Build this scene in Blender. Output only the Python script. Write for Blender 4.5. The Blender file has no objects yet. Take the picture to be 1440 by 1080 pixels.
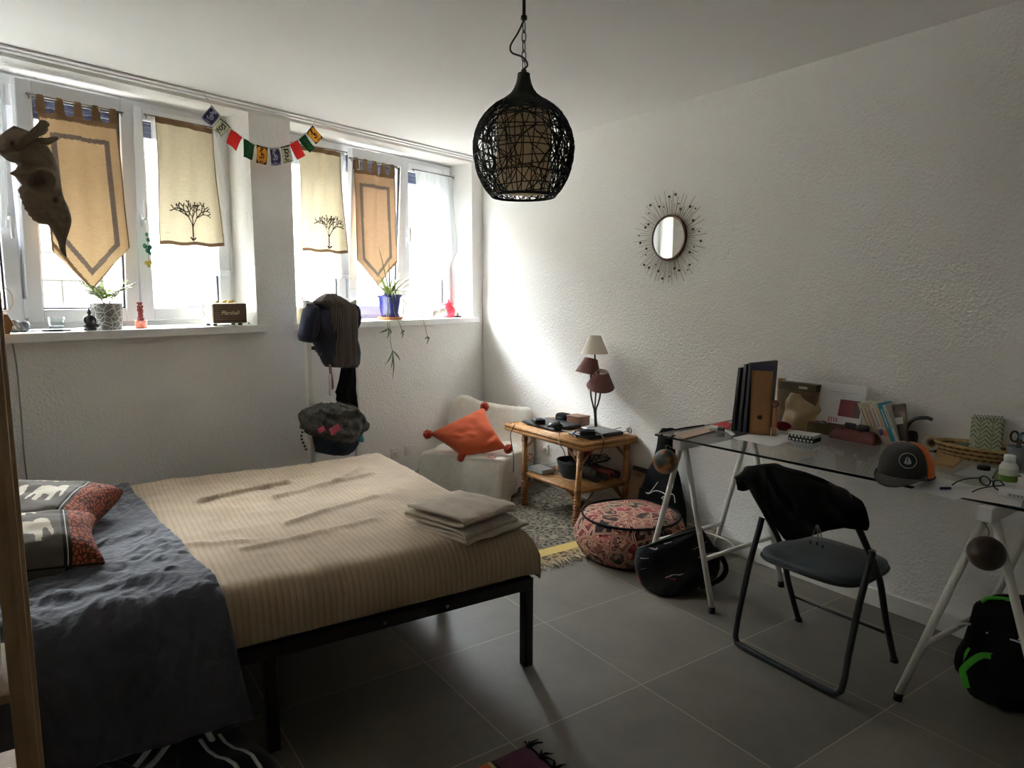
import bpy, bmesh, math, random
from mathutils import Vector, Matrix, Euler
random.seed(7)
SC = bpy.context.scene
COL = SC.collection
pi = math.pi
rad = math.radians

# ------------------------------------------------------------------ camera
CAM_H = 1.46
FPX = 967.13                                  # focal length in pixels of the 1440 wide frame
YAW, PITCH, ROLL, WALL_A = rad(34.4866), rad(7.3188), rad(0.0995), rad(17.1264)
FWD = Vector((math.sin(YAW) * math.cos(PITCH), math.cos(YAW) * math.cos(PITCH), -math.sin(PITCH)))
_r0 = Vector((math.cos(YAW), -math.sin(YAW), 0)); _u0 = _r0.cross(FWD)
RGT = _r0 * math.cos(ROLL) + _u0 * math.sin(ROLL)
UPV = -_r0 * math.sin(ROLL) + _u0 * math.cos(ROLL)
CPOS = Vector((0, 0, CAM_H))
cam_d = bpy.data.cameras.new('camera'); cam = bpy.data.objects.new('camera', cam_d); COL.objects.link(cam)
cam_d.sensor_width = 36.0; cam_d.lens = FPX / 1440 * 36.0; cam_d.clip_start = 0.02; cam_d.clip_end = 200
_m = Matrix((RGT, UPV, -FWD)).transposed().to_4x4(); _m.translation = CPOS
cam.matrix_world = _m
SC.camera = cam

# ------------------------------------------------------------------ view, sky, sun, window portals
SC.view_settings.view_transform = 'Standard'
SC.view_settings.look = 'None'
SC.view_settings.gamma = 1.0
SC.view_settings.use_curve_mapping = False
SC.view_settings.exposure = 1.05
SC.cycles.use_denoising = True
SC.cycles.max_bounces = 14; SC.cycles.diffuse_bounces = 8; SC.cycles.transparent_max_bounces = 24
SC.cycles.caustics_reflective = False; SC.cycles.caustics_refractive = False
SC.cycles.sample_clamp_indirect = 12.0

world = bpy.data.worlds.new('sky'); SC.world = world; world.use_nodes = True
_bg = world.node_tree.nodes['Background']
_bg.inputs['Color'].default_value = (0.93, 0.965, 1.0, 1)
_bg.inputs['Strength'].default_value = 50.0

ROOM_R, CORNER_Y, CEIL = 3.1898, 5.0922, 2.5865      # right wall x, corner y, ceiling height
CORNER = Vector((ROOM_R, CORNER_Y, 0))
WD = Vector((math.cos(WALL_A), math.sin(WALL_A), 0))    # along the window wall, to the right
WN = Vector((math.sin(WALL_A), -math.cos(WALL_A), 0))   # its normal, into the room
REC = 0.22                                              # depth of the window recess
HEAD_Z, SILL_Z = 2.555, 1.277
WIN_L, WIN_R = (2.155, 4.485), (0.135, 1.868)            # the openings, measured leftwards from the corner; left one widened for more daylight
for _i, (_a, _b) in enumerate((WIN_L, WIN_R)):
    _pd = bpy.data.lights.new('window_portal', 'AREA'); _p = bpy.data.objects.new('window_portal', _pd); COL.objects.link(_p)
    _pd.shape = 'RECTANGLE'; _pd.size = _b - _a; _pd.size_y = HEAD_Z - SILL_Z; _pd.cycles.is_portal = True
    _p.location = CORNER - WD * (_a + _b) / 2 + WN * -0.36 + Vector((0, 0, (HEAD_Z + SILL_Z) / 2))
    _p.rotation_euler = Euler((rad(-90), 0, WALL_A + pi), 'XYZ') if False else (rad(90), 0, WALL_A + pi)

# ------------------------------------------------------------------ placing helpers (all on real planes of the room)
def ray(px, py): return RGT * ((px - 720) / FPX) - UPV * ((py - 540) / FPX) + FWD
def on_z(px, py, z=0.0):
    d = ray(px, py); return CPOS + d * ((z - CAM_H) / d.z)
def on_right(px, py, off=0.0):
    d = ray(px, py); return CPOS + d * ((ROOM_R - off) / d.x)
def on_win(px, py, n=0.0):
    d = ray(px, py); return CPOS + d * ((n + (CORNER - CPOS).dot(WN)) / d.dot(WN))
def at_depth(px, py, dist): return CPOS + ray(px, py) * dist
def on_plane(px, py, p0, nrm):
    d = ray(px, py); return CPOS + d * ((Vector(p0) - CPOS).dot(nrm) / d.dot(nrm))
def W(u, n, z): return CORNER - WD * u + WN * n + Vector((0, 0, z))
def wl(px, py, n=0.0):                               # window wall local (x right, y outward, z)
    p = on_win(px, py, n) - CORNER; return Vector((p.dot(WD), -p.dot(WN), p.z))
V = Vector

# ------------------------------------------------------------------ mesh builder
class MB:
    def __init__(s): s.v = []; s.f = []; s.mi = []; s.sm = []; s.uv = None
    def add(s, vs, fs, m=0, smooth=False):
        o = len(s.v); s.v += [tuple(x) for x in vs]
        for f in fs: s.f.append([o + i for i in f]); s.mi.append(m); s.sm.append(smooth)
        return s
    def box(s, c, d, rot=None, m=0, taper=None):
        c = V(c); hx, hy, hz = d[0] / 2, d[1] / 2, d[2] / 2
        t = taper or (1, 1)
        pts = [V((x * hx * (t[0] if z > 0 else 1), y * hy * (t[1] if z > 0 else 1), z * hz)) for z in (-1, 1) for y in (-1, 1) for x in (-1, 1)]
        if rot is not None:
            R = rot if isinstance(rot, Matrix) else Euler(rot).to_matrix()
            pts = [R @ p for p in pts]
        return s.add([c + p for p in pts], [(0, 2, 3, 1), (4, 5, 7, 6), (0, 1, 5, 4), (2, 6, 7, 3), (0, 4, 6, 2), (1, 3, 7, 5)], m)
    def bx(s, a, b, m=0):
        return s.box([(a[i] + b[i]) / 2 for i in range(3)], [abs(b[i] - a[i]) for i in range(3)], m=m)
    def rbox(s, c, d, r=0.01, rot=None, m=0, seg=3):
        """box with rounded edges (built through bmesh bevel)"""
        bm = bmesh.new(); bmesh.ops.create_cube(bm, size=1.0)
        for v in bm.verts: v.co = V((v.co.x * d[0], v.co.y * d[1], v.co.z * d[2]))
        bmesh.ops.bevel(bm, geom=bm.edges[:] , offset=min(r, min(d) * .49), segments=seg, profile=.5, affect='EDGES')
        R = Matrix.Identity(3) if rot is None else (rot if isinstance(rot, Matrix) else Euler(rot).to_matrix())
        bm.verts.index_update()
        s.add([V(c) + R @ v.co for v in bm.verts], [[v.index for v in f.verts] for f in bm.faces], m, True)
        bm.free(); return s
    def tube(s, pts, r=0.01, seg=10, m=0, closed=False, caps=True, smooth=True, sq=False):
        pts = [V(p) for p in pts]; n = len(pts)
        rs = r if isinstance(r, (list, tuple)) else [r] * n
        tang = []
        for i in range(n):
            a = pts[(i - 1) % n] if (closed or i > 0) else pts[i]
            b = pts[(i + 1) % n] if (closed or i < n - 1) else pts[i]
            t = (b - a); t = t.normalized() if t.length > 1e-9 else V((0, 0, 1)); tang.append(t)
        up = V((0, 0, 1)) if abs(tang[0].z) < .9 else V((1, 0, 0))
        nrm = (up - tang[0] * up.dot(tang[0])).normalized()
        vs = []
        for i in range(n):
            nrm = (nrm - tang[i] * nrm.dot(tang[i]))
            nrm = nrm.normalized() if nrm.length > 1e-6 else tang[i].orthogonal().normalized()
            bi = tang[i].cross(nrm)
            for k in range(seg):
                a = 2 * pi * k / seg + (pi / 4 if sq else 0)
                vs.append(pts[i] + (nrm * math.cos(a) + bi * math.sin(a)) * rs[i])
        fs = []
        for i in range(n if closed else n - 1):
            j = (i + 1) % n
            for k in range(seg):
                l = (k + 1) % seg
                fs.append((i * seg + k, i * seg + l, j * seg + l, j * seg + k))
        if caps and not closed:
            fs.append(tuple(range(seg - 1, -1, -1))); fs.append(tuple((n - 1) * seg + k for k in range(seg)))
        return s.add(vs, fs, m, smooth and not sq)
    def cyl(s, a, b, r0, r1=None, seg=20, m=0):
        """flat-capped cylinder / cone"""
        a, b = V(a), V(b); r1 = r0 if r1 is None else r1
        t = (b - a).normalized(); n = t.orthogonal().normalized(); bi = t.cross(n)
        vs = []
        for c, r in ((a, r0), (b, r1)):
            vs += [c + (n * math.cos(2 * pi * k / seg) + bi * math.sin(2 * pi * k / seg)) * r for k in range(seg)]
        s.add(vs, [(k, (k + 1) % seg, seg + (k + 1) % seg, seg + k) for k in range(seg)], m, True)
        s.add(vs[:seg], [tuple(range(seg - 1, -1, -1))], m); s.add(vs[seg:], [tuple(range(seg))], m); return s
    def lathe(s, prof, c=(0, 0, 0), seg=28, m=0, rot=None, sx=1, sy=1, smooth=True, cap=True):
        c = V(c); R = None if rot is None else (rot if isinstance(rot, Matrix) else Euler(rot).to_matrix())
        vs = []
        for (r, z) in prof:
            for k in range(seg):
                p = V((max(r, 1e-5) * math.cos(2 * pi * k / seg) * sx, max(r, 1e-5) * math.sin(2 * pi * k / seg) * sy, z))
                if R is not None: p = R @ p
                vs.append(c + p)
        fs = [(i * seg + k, i * seg + (k + 1) % seg, (i + 1) * seg + (k + 1) % seg, (i + 1) * seg + k) for i in range(len(prof) - 1) for k in range(seg)]
        if cap:
            fs.append(tuple(range(seg - 1, -1, -1))); fs.append(tuple((len(prof) - 1) * seg + k for k in range(seg)))
        return s.add(vs, fs, m, smooth)
    def ball(s, c, r, seg=16, rings=10, m=0, sc=(1, 1, 1), rot=None):
        prof = [(math.sin(pi * i / rings), -math.cos(pi * i / rings)) for i in range(rings + 1)]
        R = Matrix.Identity(3) if rot is None else (rot if isinstance(rot, Matrix) else Euler(rot).to_matrix())
        S = Matrix.Diagonal(V((r * sc[0], r * sc[1], r * sc[2])))
        t = MB().lathe(prof, seg=seg, cap=False); M = R @ S
        return s.add([V(c) + M @ V(v) for v in t.v], t.f, m, True)
    def grid(s, fn, nu, nv, m=0, smooth=True, wrap_u=False):
        vs = [fn(i / nu, j / nv) for j in range(nv + 1) for i in range(nu + 1)]
        w = nu + 1
        return s.add(vs, [(j * w + i, j * w + i + 1, (j + 1) * w + i + 1, (j + 1) * w + i) for j in range(nv) for i in range(nu)], m, smooth)
    def prism(s, poly, h0, h1, M=None, m=0):
        """polygon in local xy extruded from z=h0 to h1, transformed by M"""
        n = len(poly); vs = [V((p[0], p[1], h0)) for p in poly] + [V((p[0], p[1], h1)) for p in poly]
        if M is not None: vs = [M @ v for v in vs]
        fs = [tuple(range(n - 1, -1, -1)), tuple(range(n, 2 * n))] + [(i, (i + 1) % n, n + (i + 1) % n, n + i) for i in range(n)]
        return s.add(vs, fs, m)
    def xf(s, M):
        s.v = [tuple(M @ V(p)) for p in s.v]; return s
    def build(s, name, mats, parent=None, loc=None, rot=None, sub=0, solid=0, bevel=0, wn=False, kind=None):
        me = bpy.data.meshes.new(name); me.from_pydata(s.v, [], s.f); me.validate()
        for mt in (mats if isinstance(mats, (list, tuple)) else [mats]): me.materials.append(mt)
        for p, mi, sm in zip(me.polygons, s.mi, s.sm): p.material_index = mi; p.use_smooth = sm
        o = bpy.data.objects.new(name, me); COL.objects.link(o)
        if parent is not None: o.parent = parent
        if loc is not None: o.location = loc
        if rot is not None: o.rotation_euler = rot
        if solid:
            md = o.modifiers.new('thickness', 'SOLIDIFY'); md.thickness = solid; md.offset = 0
        if bevel:
            md = o.modifiers.new('bevel', 'BEVEL'); md.width = bevel; md.segments = 2; md.limit_method = 'ANGLE'; md.angle_limit = rad(40)
        if sub:
            md = o.modifiers.new('subdivision', 'SUBSURF'); md.levels = sub; md.render_levels = sub
        if kind: o['kind'] = kind
        return o

def tag(o, label=None, cat=None, group=None, kind=None):
    if label: o['label'] = label
    if cat: o['category'] = cat
    if group: o['group'] = group
    if kind: o['kind'] = kind
    return o
def thing(name, label, cat, loc=(0, 0, 0), rot=0, group=None):
    o = bpy.data.objects.new(name, None); COL.objects.link(o); o.empty_display_size = .05
    o.location = loc; o.rotation_euler = rot if isinstance(rot, (tuple, list)) else (0, 0, rot)
    return tag(o, label, cat, group)
def copy_tree(o, parent=None):
    c = o.copy(); COL.objects.link(c)
    if parent is not None: c.parent = parent
    for ch in [x for x in bpy.data.objects if x.parent == o]: copy_tree(ch, c)
    return c
def smooth_path(pts, n=8, closed=False):
    """Catmull-Rom through the points"""
    P = [V(p) for p in pts]; out = []; m = len(P)
    for i in range(m if closed else m - 1):
        g = lambda k: P[k % m] if closed else P[min(max(k, 0), m - 1)]
        a, b, c, d = g(i - 1), g(i), g(i + 1), g(i + 2)
        for k in range(n):
            t = k / n
            out.append(.5 * ((2 * b) + (c - a) * t + (2 * a - 5 * b + 4 * c - d) * t * t + (3 * b - a - 3 * c + d) * t ** 3))
    if not closed: out.append(P[-1])
    return out
def hsh(*a):
    x = math.sin(sum(v * k for v, k in zip(a, (12.9898, 78.233, 37.719)))) * 43758.5453
    return x - math.floor(x)
def vnoise(x, y, z=0.0):
    xi, yi, zi = math.floor(x), math.floor(y), math.floor(z); fx, fy, fz = x - xi, y - yi, z - zi
    s = lambda t: t * t * (3 - 2 * t)
    fx, fy, fz = s(fx), s(fy), s(fz); r = 0
    for dz in (0, 1):
        for dy in (0, 1):
            for dx in (0, 1):
                r += hsh(xi + dx, yi + dy, zi + dz) * (fx if dx else 1 - fx) * (fy if dy else 1 - fy) * (fz if dz else 1 - fz)
    return r * 2 - 1
# ------------------------------------------------------------------ materials
def srgb(r, g, b):
    f = lambda c: (c / 12.92 if c <= .04045 else ((c + .055) / 1.055) ** 2.4)
    return (f(r / 255), f(g / 255), f(b / 255), 1)
class NT:
    def __init__(s, name):
        s.mat = bpy.data.materials.new(name); s.mat.use_nodes = True; s.t = s.mat.node_tree; s.n = s.t.nodes; s.l = s.t.links
        s.b = s.n['Principled BSDF']; s.out = s.n['Material Output']; s._tc = None
    def new(s, typ, **kw):
        n = s.n.new(typ)
        for k, v in kw.items(): setattr(n, k, v)
        return n
    def set(s, node, **kw):
        for k, v in kw.items(): s.put(node.inputs[k.replace('_', ' ')], v)
        return node
    def put(s, sock, v):
        if isinstance(v, bpy.types.NodeSocket): s.l.new(v, sock)
        elif isinstance(v, (tuple, list)) and len(v) == 3 and len(getattr(sock, 'default_value', (0, 0, 0))) == 4: sock.default_value = (*v, 1)
        else: sock.default_value = v
    def obj(s, scale=(1, 1, 1), rot=(0, 0, 0), loc=(0, 0, 0), coord='Object'):
        if s._tc is None: s._tc = s.n.new('ShaderNodeTexCoord')
        m = s.n.new('ShaderNodeMapping'); s.l.new(s._tc.outputs[coord], m.inputs['Vector'])
        m.inputs['Scale'].default_value = scale if isinstance(scale, (tuple, list)) else (scale,) * 3
        m.inputs['Rotation'].default_value = rot; m.inputs['Location'].default_value = loc
        return m.outputs['Vector']
    def noise(s, vec, scale=5, detail=3, rough=.5, dist=0):
        n = s.n.new('ShaderNodeTexNoise'); s.l.new(vec, n.inputs['Vector'])
        n.inputs['Scale'].default_value = scale; n.inputs['Detail'].default_value = detail; n.inputs['Roughness'].default_value = rough; n.inputs['Distortion'].default_value = dist
        return n.outputs['Fac']
    def voro(s, vec, scale=5, feature='F1', out='Distance', rnd=1.0):
        n = s.n.new('ShaderNodeTexVoronoi'); n.feature = feature; s.l.new(vec, n.inputs['Vector']); n.inputs['Scale'].default_value = scale
        n.inputs['Randomness'].default_value = rnd
        return n.outputs[out]
    def wave(s, vec, scale=5, dist=0, axis='X', prof='SIN', detail=2, dscale=1):
        n = s.n.new('ShaderNodeTexWave'); n.bands_direction = axis; n.wave_profile = prof; s.l.new(vec, n.inputs['Vector'])
        n.inputs['Scale'].default_value = scale; n.inputs['Distortion'].default_value = dist; n.inputs['Detail'].default_value = detail; n.inputs['Detail Scale'].default_value = dscale
        return n.outputs['Fac']
    def ramp(s, fac, stops, interp='LINEAR'):
        n = s.n.new('ShaderNodeValToRGB'); s.l.new(fac, n.inputs['Fac']); cr = n.color_ramp; cr.interpolation = interp
        while len(cr.elements) < len(stops): cr.elements.new(.5)
        for e, (p, c) in zip(cr.elements, stops):
            e.position = p; e.color = c if len(c) == 4 else (*c, 1)
        return n.outputs['Color']
    def math(s, op, a, b=None, c=None):
        n = s.n.new('ShaderNodeMath'); n.operation = op
        for i, v in enumerate((a, b, c)):
            if v is not None: s.put(n.inputs[i], v)
        return n.outputs[0]
    def mix(s, fac, a, b, blend='MIX'):
        n = s.n.new('ShaderNodeMix'); n.data_type = 'RGBA'; n.blend_type = blend
        s.put(n.inputs[0], fac); s.put(n.inputs[6], a); s.put(n.inputs[7], b); return n.outputs[2]
    def sep(s, vec):
        n = s.n.new('ShaderNodeSeparateXYZ'); s.l.new(vec, n.inputs[0]); return n.outputs
    def comb(s, x=0, y=0, z=0):
        n = s.n.new('ShaderNodeCombineXYZ')
        for i, v in enumerate((x, y, z)): s.put(n.inputs[i], v)
        return n.outputs[0]
    def bump(s, h, strength=.3, dist=.01):
        n = s.n.new('ShaderNodeBump'); s.l.new(h, n.inputs['Height']); n.inputs['Strength'].default_value = strength; n.inputs['Distance'].default_value = dist
        s.l.new(n.outputs['Normal'], s.b.inputs['Normal']); return n.outputs['Normal']
    def col(s, v): s.put(s.b.inputs['Base Color'], v); return s
    def rough(s, v): s.put(s.b.inputs['Roughness'], v); return s
def simple(name, c, rough=.6, metal=0.0, spec=.5, nz=0.0, nscale=30, bump=0.0, bscale=200, bdist=.002, coat=0.0):
    """plain coloured surface with a little variation"""
    m = NT(name); m.b.inputs['Roughness'].default_value = rough; m.b.inputs['Metallic'].default_value = metal
    m.b.inputs['Specular IOR Level'].default_value = spec; m.b.inputs['Coat Weight'].default_value = coat
    if nz:
        f = m.noise(m.obj(), nscale, 4); d = tuple(x * (1 - nz) for x in c[:3]); e = tuple(min(1, x * (1 + nz)) for x in c[:3])
        m.col(m.ramp(f, [(.3, d), (.7, e)]))
    else: m.b.inputs['Base Color'].default_value = c
    if bump: m.bump(m.noise(m.obj(), bscale, 2), bump, bdist)
    return m.mat
def fabric(name, c, rough=.9, nz=.18, nscale=60, weave=900, bump=.25, sheen=.2):
    m = NT(name); m.b.inputs['Roughness'].default_value = rough; m.b.inputs['Specular IOR Level'].default_value = .15
    m.b.inputs['Sheen Weight'].default_value = sheen
    v = m.obj(); f = m.noise(v, nscale, 5, .65)
    m.col(m.ramp(f, [(.25, tuple(x * (1 - nz) for x in c[:3])), (.75, tuple(min(1, x * (1 + nz)) for x in c[:3]))]))
    m.bump(m.noise(v, weave, 2), bump, .001); return m.mat
def wood(name, c1, c2, rough=.5, scale=8, axis='X'):
    m = NT(name); sc = {'X': (.12, 1, 1), 'Y': (1, .12, 1), 'Z': (1, 1, .12)}[axis]
    v = m.obj(tuple(scale * k for k in sc)); f = m.noise(v, 4, 6, .65, 1.2)
    m.col(m.ramp(f, [(.3, c1), (.7, c2)])).rough(rough); m.bump(f, .08, .002); return m.mat

M = {}
M['white_paint'] = simple('white_paint', srgb(238, 238, 236), .45, nz=.02)
M['black_metal'] = simple('black_metal', srgb(26, 26, 27), .45, spec=.4)
M['black_plastic'] = simple('black_plastic', srgb(22, 22, 24), .4)
M['dark_plastic'] = simple('dark_plastic', srgb(48, 48, 50), .5)
M['chrome'] = simple('chrome', srgb(200, 200, 200), .2, 1.0)
M['white_metal'] = simple('white_metal', srgb(226, 224, 216), .4)
M['paper'] = simple('paper', srgb(228, 228, 228), .8, nz=.02)
M['card'] = simple('cardboard', srgb(158, 112, 70), .8, nz=.08, nscale=60)
M['black_fabric'] = fabric('black_fabric', srgb(18, 18, 20), nz=.25, sheen=0)
M['rubber'] = simple('rubber', srgb(16, 16, 16), .8)

def glass_mat(name, tint=(1, 1, 1), ior=1.45, rough=0.0, refl=1.0):
    m = NT(name); m.n.remove(m.b)
    tr = m.new('ShaderNodeBsdfTransparent'); tr.inputs[0].default_value = (*tint, 1)
    gl = m.new('ShaderNodeBsdfGlossy'); gl.inputs['Roughness'].default_value = rough
    fr = m.new('ShaderNodeFresnel'); fr.inputs['IOR'].default_value = ior
    # keep the same reflectance on both faces of the sheet
    ge = m.new('ShaderNodeNewGeometry'); ml = m.math('MULTIPLY', fr.outputs[0], refl)
    k = m.math('MULTIPLY', ml, m.math('SUBTRACT', 1.0, ge.outputs['Backfacing']))
    mx = m.new('ShaderNodeMixShader'); m.l.new(k, mx.inputs[0]); m.l.new(tr.outputs[0], mx.inputs[1]); m.l.new(gl.outputs[0], mx.inputs[2])
    m.l.new(mx.outputs[0], m.out.inputs['Surface']); return m.mat
M['pane'] = glass_mat('window_glass', (.97, .985, .98))
M['clear'] = glass_mat('clear_glass', (.94, .96, .96), 1.45)

def cloth_mat(name, color_fn, trans=.45, transp=0.0):
    """thin cloth: diffuse + light through it + open weave"""
    m = NT(name); m.n.remove(m.b)
    c = color_fn(m)
    di = m.new('ShaderNodeBsdfDiffuse'); tl = m.new('ShaderNodeBsdfTranslucent'); tp = m.new('ShaderNodeBsdfTransparent')
    m.put(di.inputs[0], c); m.put(tl.inputs[0], c)
    a = m.new('ShaderNodeMixShader'); a.inputs[0].default_value = trans
    m.l.new(di.outputs[0], a.inputs[1]); m.l.new(tl.outputs[0], a.inputs[2])
    b = m.new('ShaderNodeMixShader'); m.put(b.inputs[0], transp)
    m.l.new(a.outputs[0], b.inputs[1]); m.l.new(tp.outputs[0], b.inputs[2])
    m.l.new(b.outputs[0], m.out.inputs['Surface']); return m.mat

# rough plaster of the walls
def plaster(name, c, bump=.5):
    m = NT(name); m.rough(.93); m.b.inputs['Specular IOR Level'].default_value = .2
    v = m.obj(); n1 = m.noise(v, 52, 4, .62, .8); n2 = m.noise(v, 1.2, 3)
    m.col(m.ramp(n2, [(.3, tuple(x * .96 for x in c[:3])), (.7, c[:3])]))
    vo = m.voro(v, 75); h = m.math('ADD', n1, m.math('MULTIPLY', vo, .5)); m.bump(h, bump, .011); return m.mat
M['plaster'] = plaster('white_plaster', srgb(242, 240, 236))
M['ceil'] = simple('ceiling_paint', srgb(244, 244, 242), .9, nz=.015, nscale=2)
# grey stone-effect floor tiles, 60 cm, with thin joints
def tiles():
    m = NT('grey_floor_tiles'); v = m.obj()
    x, y, z = m.sep(v)[:3]
    TX, TY, X0, Y0 = .6020, .6055, 1.1845, 1.7316
    cell = lambda s, o, t: m.math('DIVIDE', m.math('SUBTRACT', s, o), t)
    cx, cy = cell(x, X0, TX), cell(y, Y0, TY)
    fx, fy = m.math('FRACT', cx), m.math('FRACT', cy)
    ex = m.math('MULTIPLY', m.math('MINIMUM', fx, m.math('SUBTRACT', 1.0, fx)), TX)
    ey = m.math('MULTIPLY', m.math('MINIMUM', fy, m.math('SUBTRACT', 1.0, fy)), TY)
    e = m.math('MINIMUM', ex, ey)
    joint = m.math('LESS_THAN', e, .0024)
    idv = m.comb(m.math('FLOOR', cx), m.math('FLOOR', cy), 0)
    wn = m.new('ShaderNodeTexWhiteNoise'); wn.noise_dimensions = '3D'; m.l.new(idv, wn.inputs['Vector'])
    n1 = m.noise(v, 3.0, 6, .62, .4); n2 = m.noise(v, 26, 4, .6)
    base = m.ramp(n1, [(.25, srgb(96, 91, 82)), (.75, srgb(127, 120, 108))])
    base = m.mix(m.math('MULTIPLY', n2, .35), base, srgb(78, 76, 70))
    tint = m.ramp(wn.outputs['Value'], [(0, (.84, .84, .84)), (1, (1.1, 1.1, 1.1))])
    base = m.mix(1.0, base, tint, 'MULTIPLY')
    m.col(m.mix(joint, base, srgb(146, 138, 120)))
    m.rough(m.math('ADD', .40, m.math('MULTIPLY', n1, .22)))
    m.b.inputs['Specular IOR Level'].default_value = .45
    m.bump(m.math('SUBTRACT', m.math('MULTIPLY', n2, .15), joint), .15, .002); return m.mat
M['tiles'] = tiles()
# ------------------------------------------------------------------ the room
BACK_Y, LEFT_X = -2.4, -1.75
def struct(name, mb, mats, **kw): return mb.build(name, mats, kind='structure', **kw)
# window wall local frame: origin at the corner, x to the right along the wall, y outward
WROT = (0, 0, WALL_A)
u_left = (ROOM_R - LEFT_X) / math.cos(WALL_A)
struct('floor', MB().add([(LEFT_X - .3, BACK_Y - .3, -.1), (ROOM_R + .3, BACK_Y - .3, -.1), (ROOM_R + .3, CORNER_Y + .4, -.1), (LEFT_X - .3, CORNER_Y + .4, -.1),
       (LEFT_X - .3, BACK_Y - .3, 0), (ROOM_R + .3, BACK_Y - .3, 0), (ROOM_R + .3, CORNER_Y + .4, 0), (LEFT_X - .3, CORNER_Y + .4, 0)],
       [(3, 2, 1, 0), (4, 5, 6, 7), (0, 1, 5, 4), (1, 2, 6, 5), (2, 3, 7, 6), (3, 0, 4, 7)]), M['tiles'])
cm = MB(); cm.bx((LEFT_X - .35, BACK_Y - .35, CEIL), (ROOM_R + .35, CORNER_Y + .45, CEIL + .25)); struct('ceiling', cm, M['ceil'])
struct('wall_right', MB().bx((ROOM_R, BACK_Y - .3, 0), (ROOM_R + .3, CORNER_Y + .4, CEIL)), M['plaster'])
struct('wall_back', MB().bx((LEFT_X - .3, BACK_Y - .3, 0), (ROOM_R, BACK_Y, CEIL)), M['plaster'])
struct('wall_left', MB().bx((LEFT_X - .3, BACK_Y, 0), (LEFT_X, CORNER_Y + .3, CEIL)), M['plaster'])
TH = .38
ww = MB()
def wbox(u0, u1, z0, z1): ww.bx((-u1, 0, z0), (-u0, TH, z1))
wbox(-.0, u_left + .2, 0, SILL_Z - .045); wbox(-.0, u_left + .2, HEAD_Z, CEIL)
wbox(-.0, WIN_R[0], SILL_Z - .045, HEAD_Z); wbox(WIN_R[1], WIN_L[0], SILL_Z - .045, HEAD_Z); wbox(WIN_L[1], u_left + .2, SILL_Z - .045, HEAD_Z)
struct('wall_window', ww, M['plaster'], loc=CORNER, rot=WROT)
# baseboards
M['skirting'] = simple('skirting_paint', srgb(214, 212, 204), .5)
struct('baseboard_right', MB().bx((ROOM_R - .014, BACK_Y, 0), (ROOM_R, CORNER_Y, .085)), M['skirting'], bevel=.003)
struct('baseboard_window', MB().bx((-u_left, -.014, 0), (-.02, 0, .085)), M['skirting'], loc=CORNER, rot=WROT, bevel=.003)
struct('baseboard_back', MB().bx((LEFT_X, BACK_Y, 0), (ROOM_R - .014, BACK_Y + .014, .085)), M['skirting'])
struct('baseboard_left', MB().bx((LEFT_X, BACK_Y + .014, 0), (LEFT_X + .014, 3.5, .085)), M['skirting'])
# curtain rail screwed flat to the ceiling along the window wall
tr = MB(); tr.bx((-u_left + .05, -.088, CEIL - .012), (-.03, -.062, CEIL)); tr.bx((-u_left + .05, -.056, CEIL - .02), (-.03, -.030, CEIL)); tr.bx((-u_left + .05, -.088, CEIL - .006), (-.03, -.002, CEIL)); tr.bx((-u_left + .05, -.024, CEIL - .014), (-.03, -.002, CEIL))
struct('trim_1', tr, M['white_paint'], loc=CORNER, rot=WROT)
# sills: thick white boards
for i, (a, b) in enumerate((WIN_L, WIN_R)):
    s = MB(); s.bx((-b, -.0, SILL_Z - .045), (-a, TH - .01, SILL_Z)); s.bx((-b - .03, -.045, SILL_Z - .047), (-a + .04, .0, SILL_Z))
    struct('trim_%d' % (i + 2), s, M['white_paint'], loc=CORNER, rot=WROT, bevel=.004)

# ------------------------------------------------------------------ windows
M['pvc'] = simple('white_window_plastic', srgb(228, 230, 234), .35)
M['gasket'] = simple('black_gasket', srgb(30, 32, 40), .6)
M['shutter'] = simple('dark_blue_shutter', srgb(52, 56, 84), .5)
def ring(mb, x0, x1, z0, z1, y0, y1, w, m=0):
    mb.bx((x0, y0, z0), (x0 + w, y1, z1), m); mb.bx((x1 - w, y0, z0), (x1, y1, z1), m)
    mb.bx((x0 + w, y0, z0), (x1 - w, y1, z0 + w), m); mb.bx((x0 + w, y0, z1 - w), (x1 - w, y1, z1), m)
def handle(mb_parent, x, z, y, up=True):
    h = MB(); h.rbox((x, y - .005, z), (.028, .010, .07), .004); h.cyl((x, y - .008, z + .01), (x, y - .045, z + .01), .009, seg=12)
    d = .105 if up else -.105
    h.tube(smooth_path([(x, y - .043, z + .012), (x, y - .05, z + .012 + d * .2), (x, y - .048, z + .012 + d)], 4), [.009] * 4 + [.0085] * 4 + [.007], seg=10)
    return h.build('window_handle', M['pvc'], mb_parent)
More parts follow.
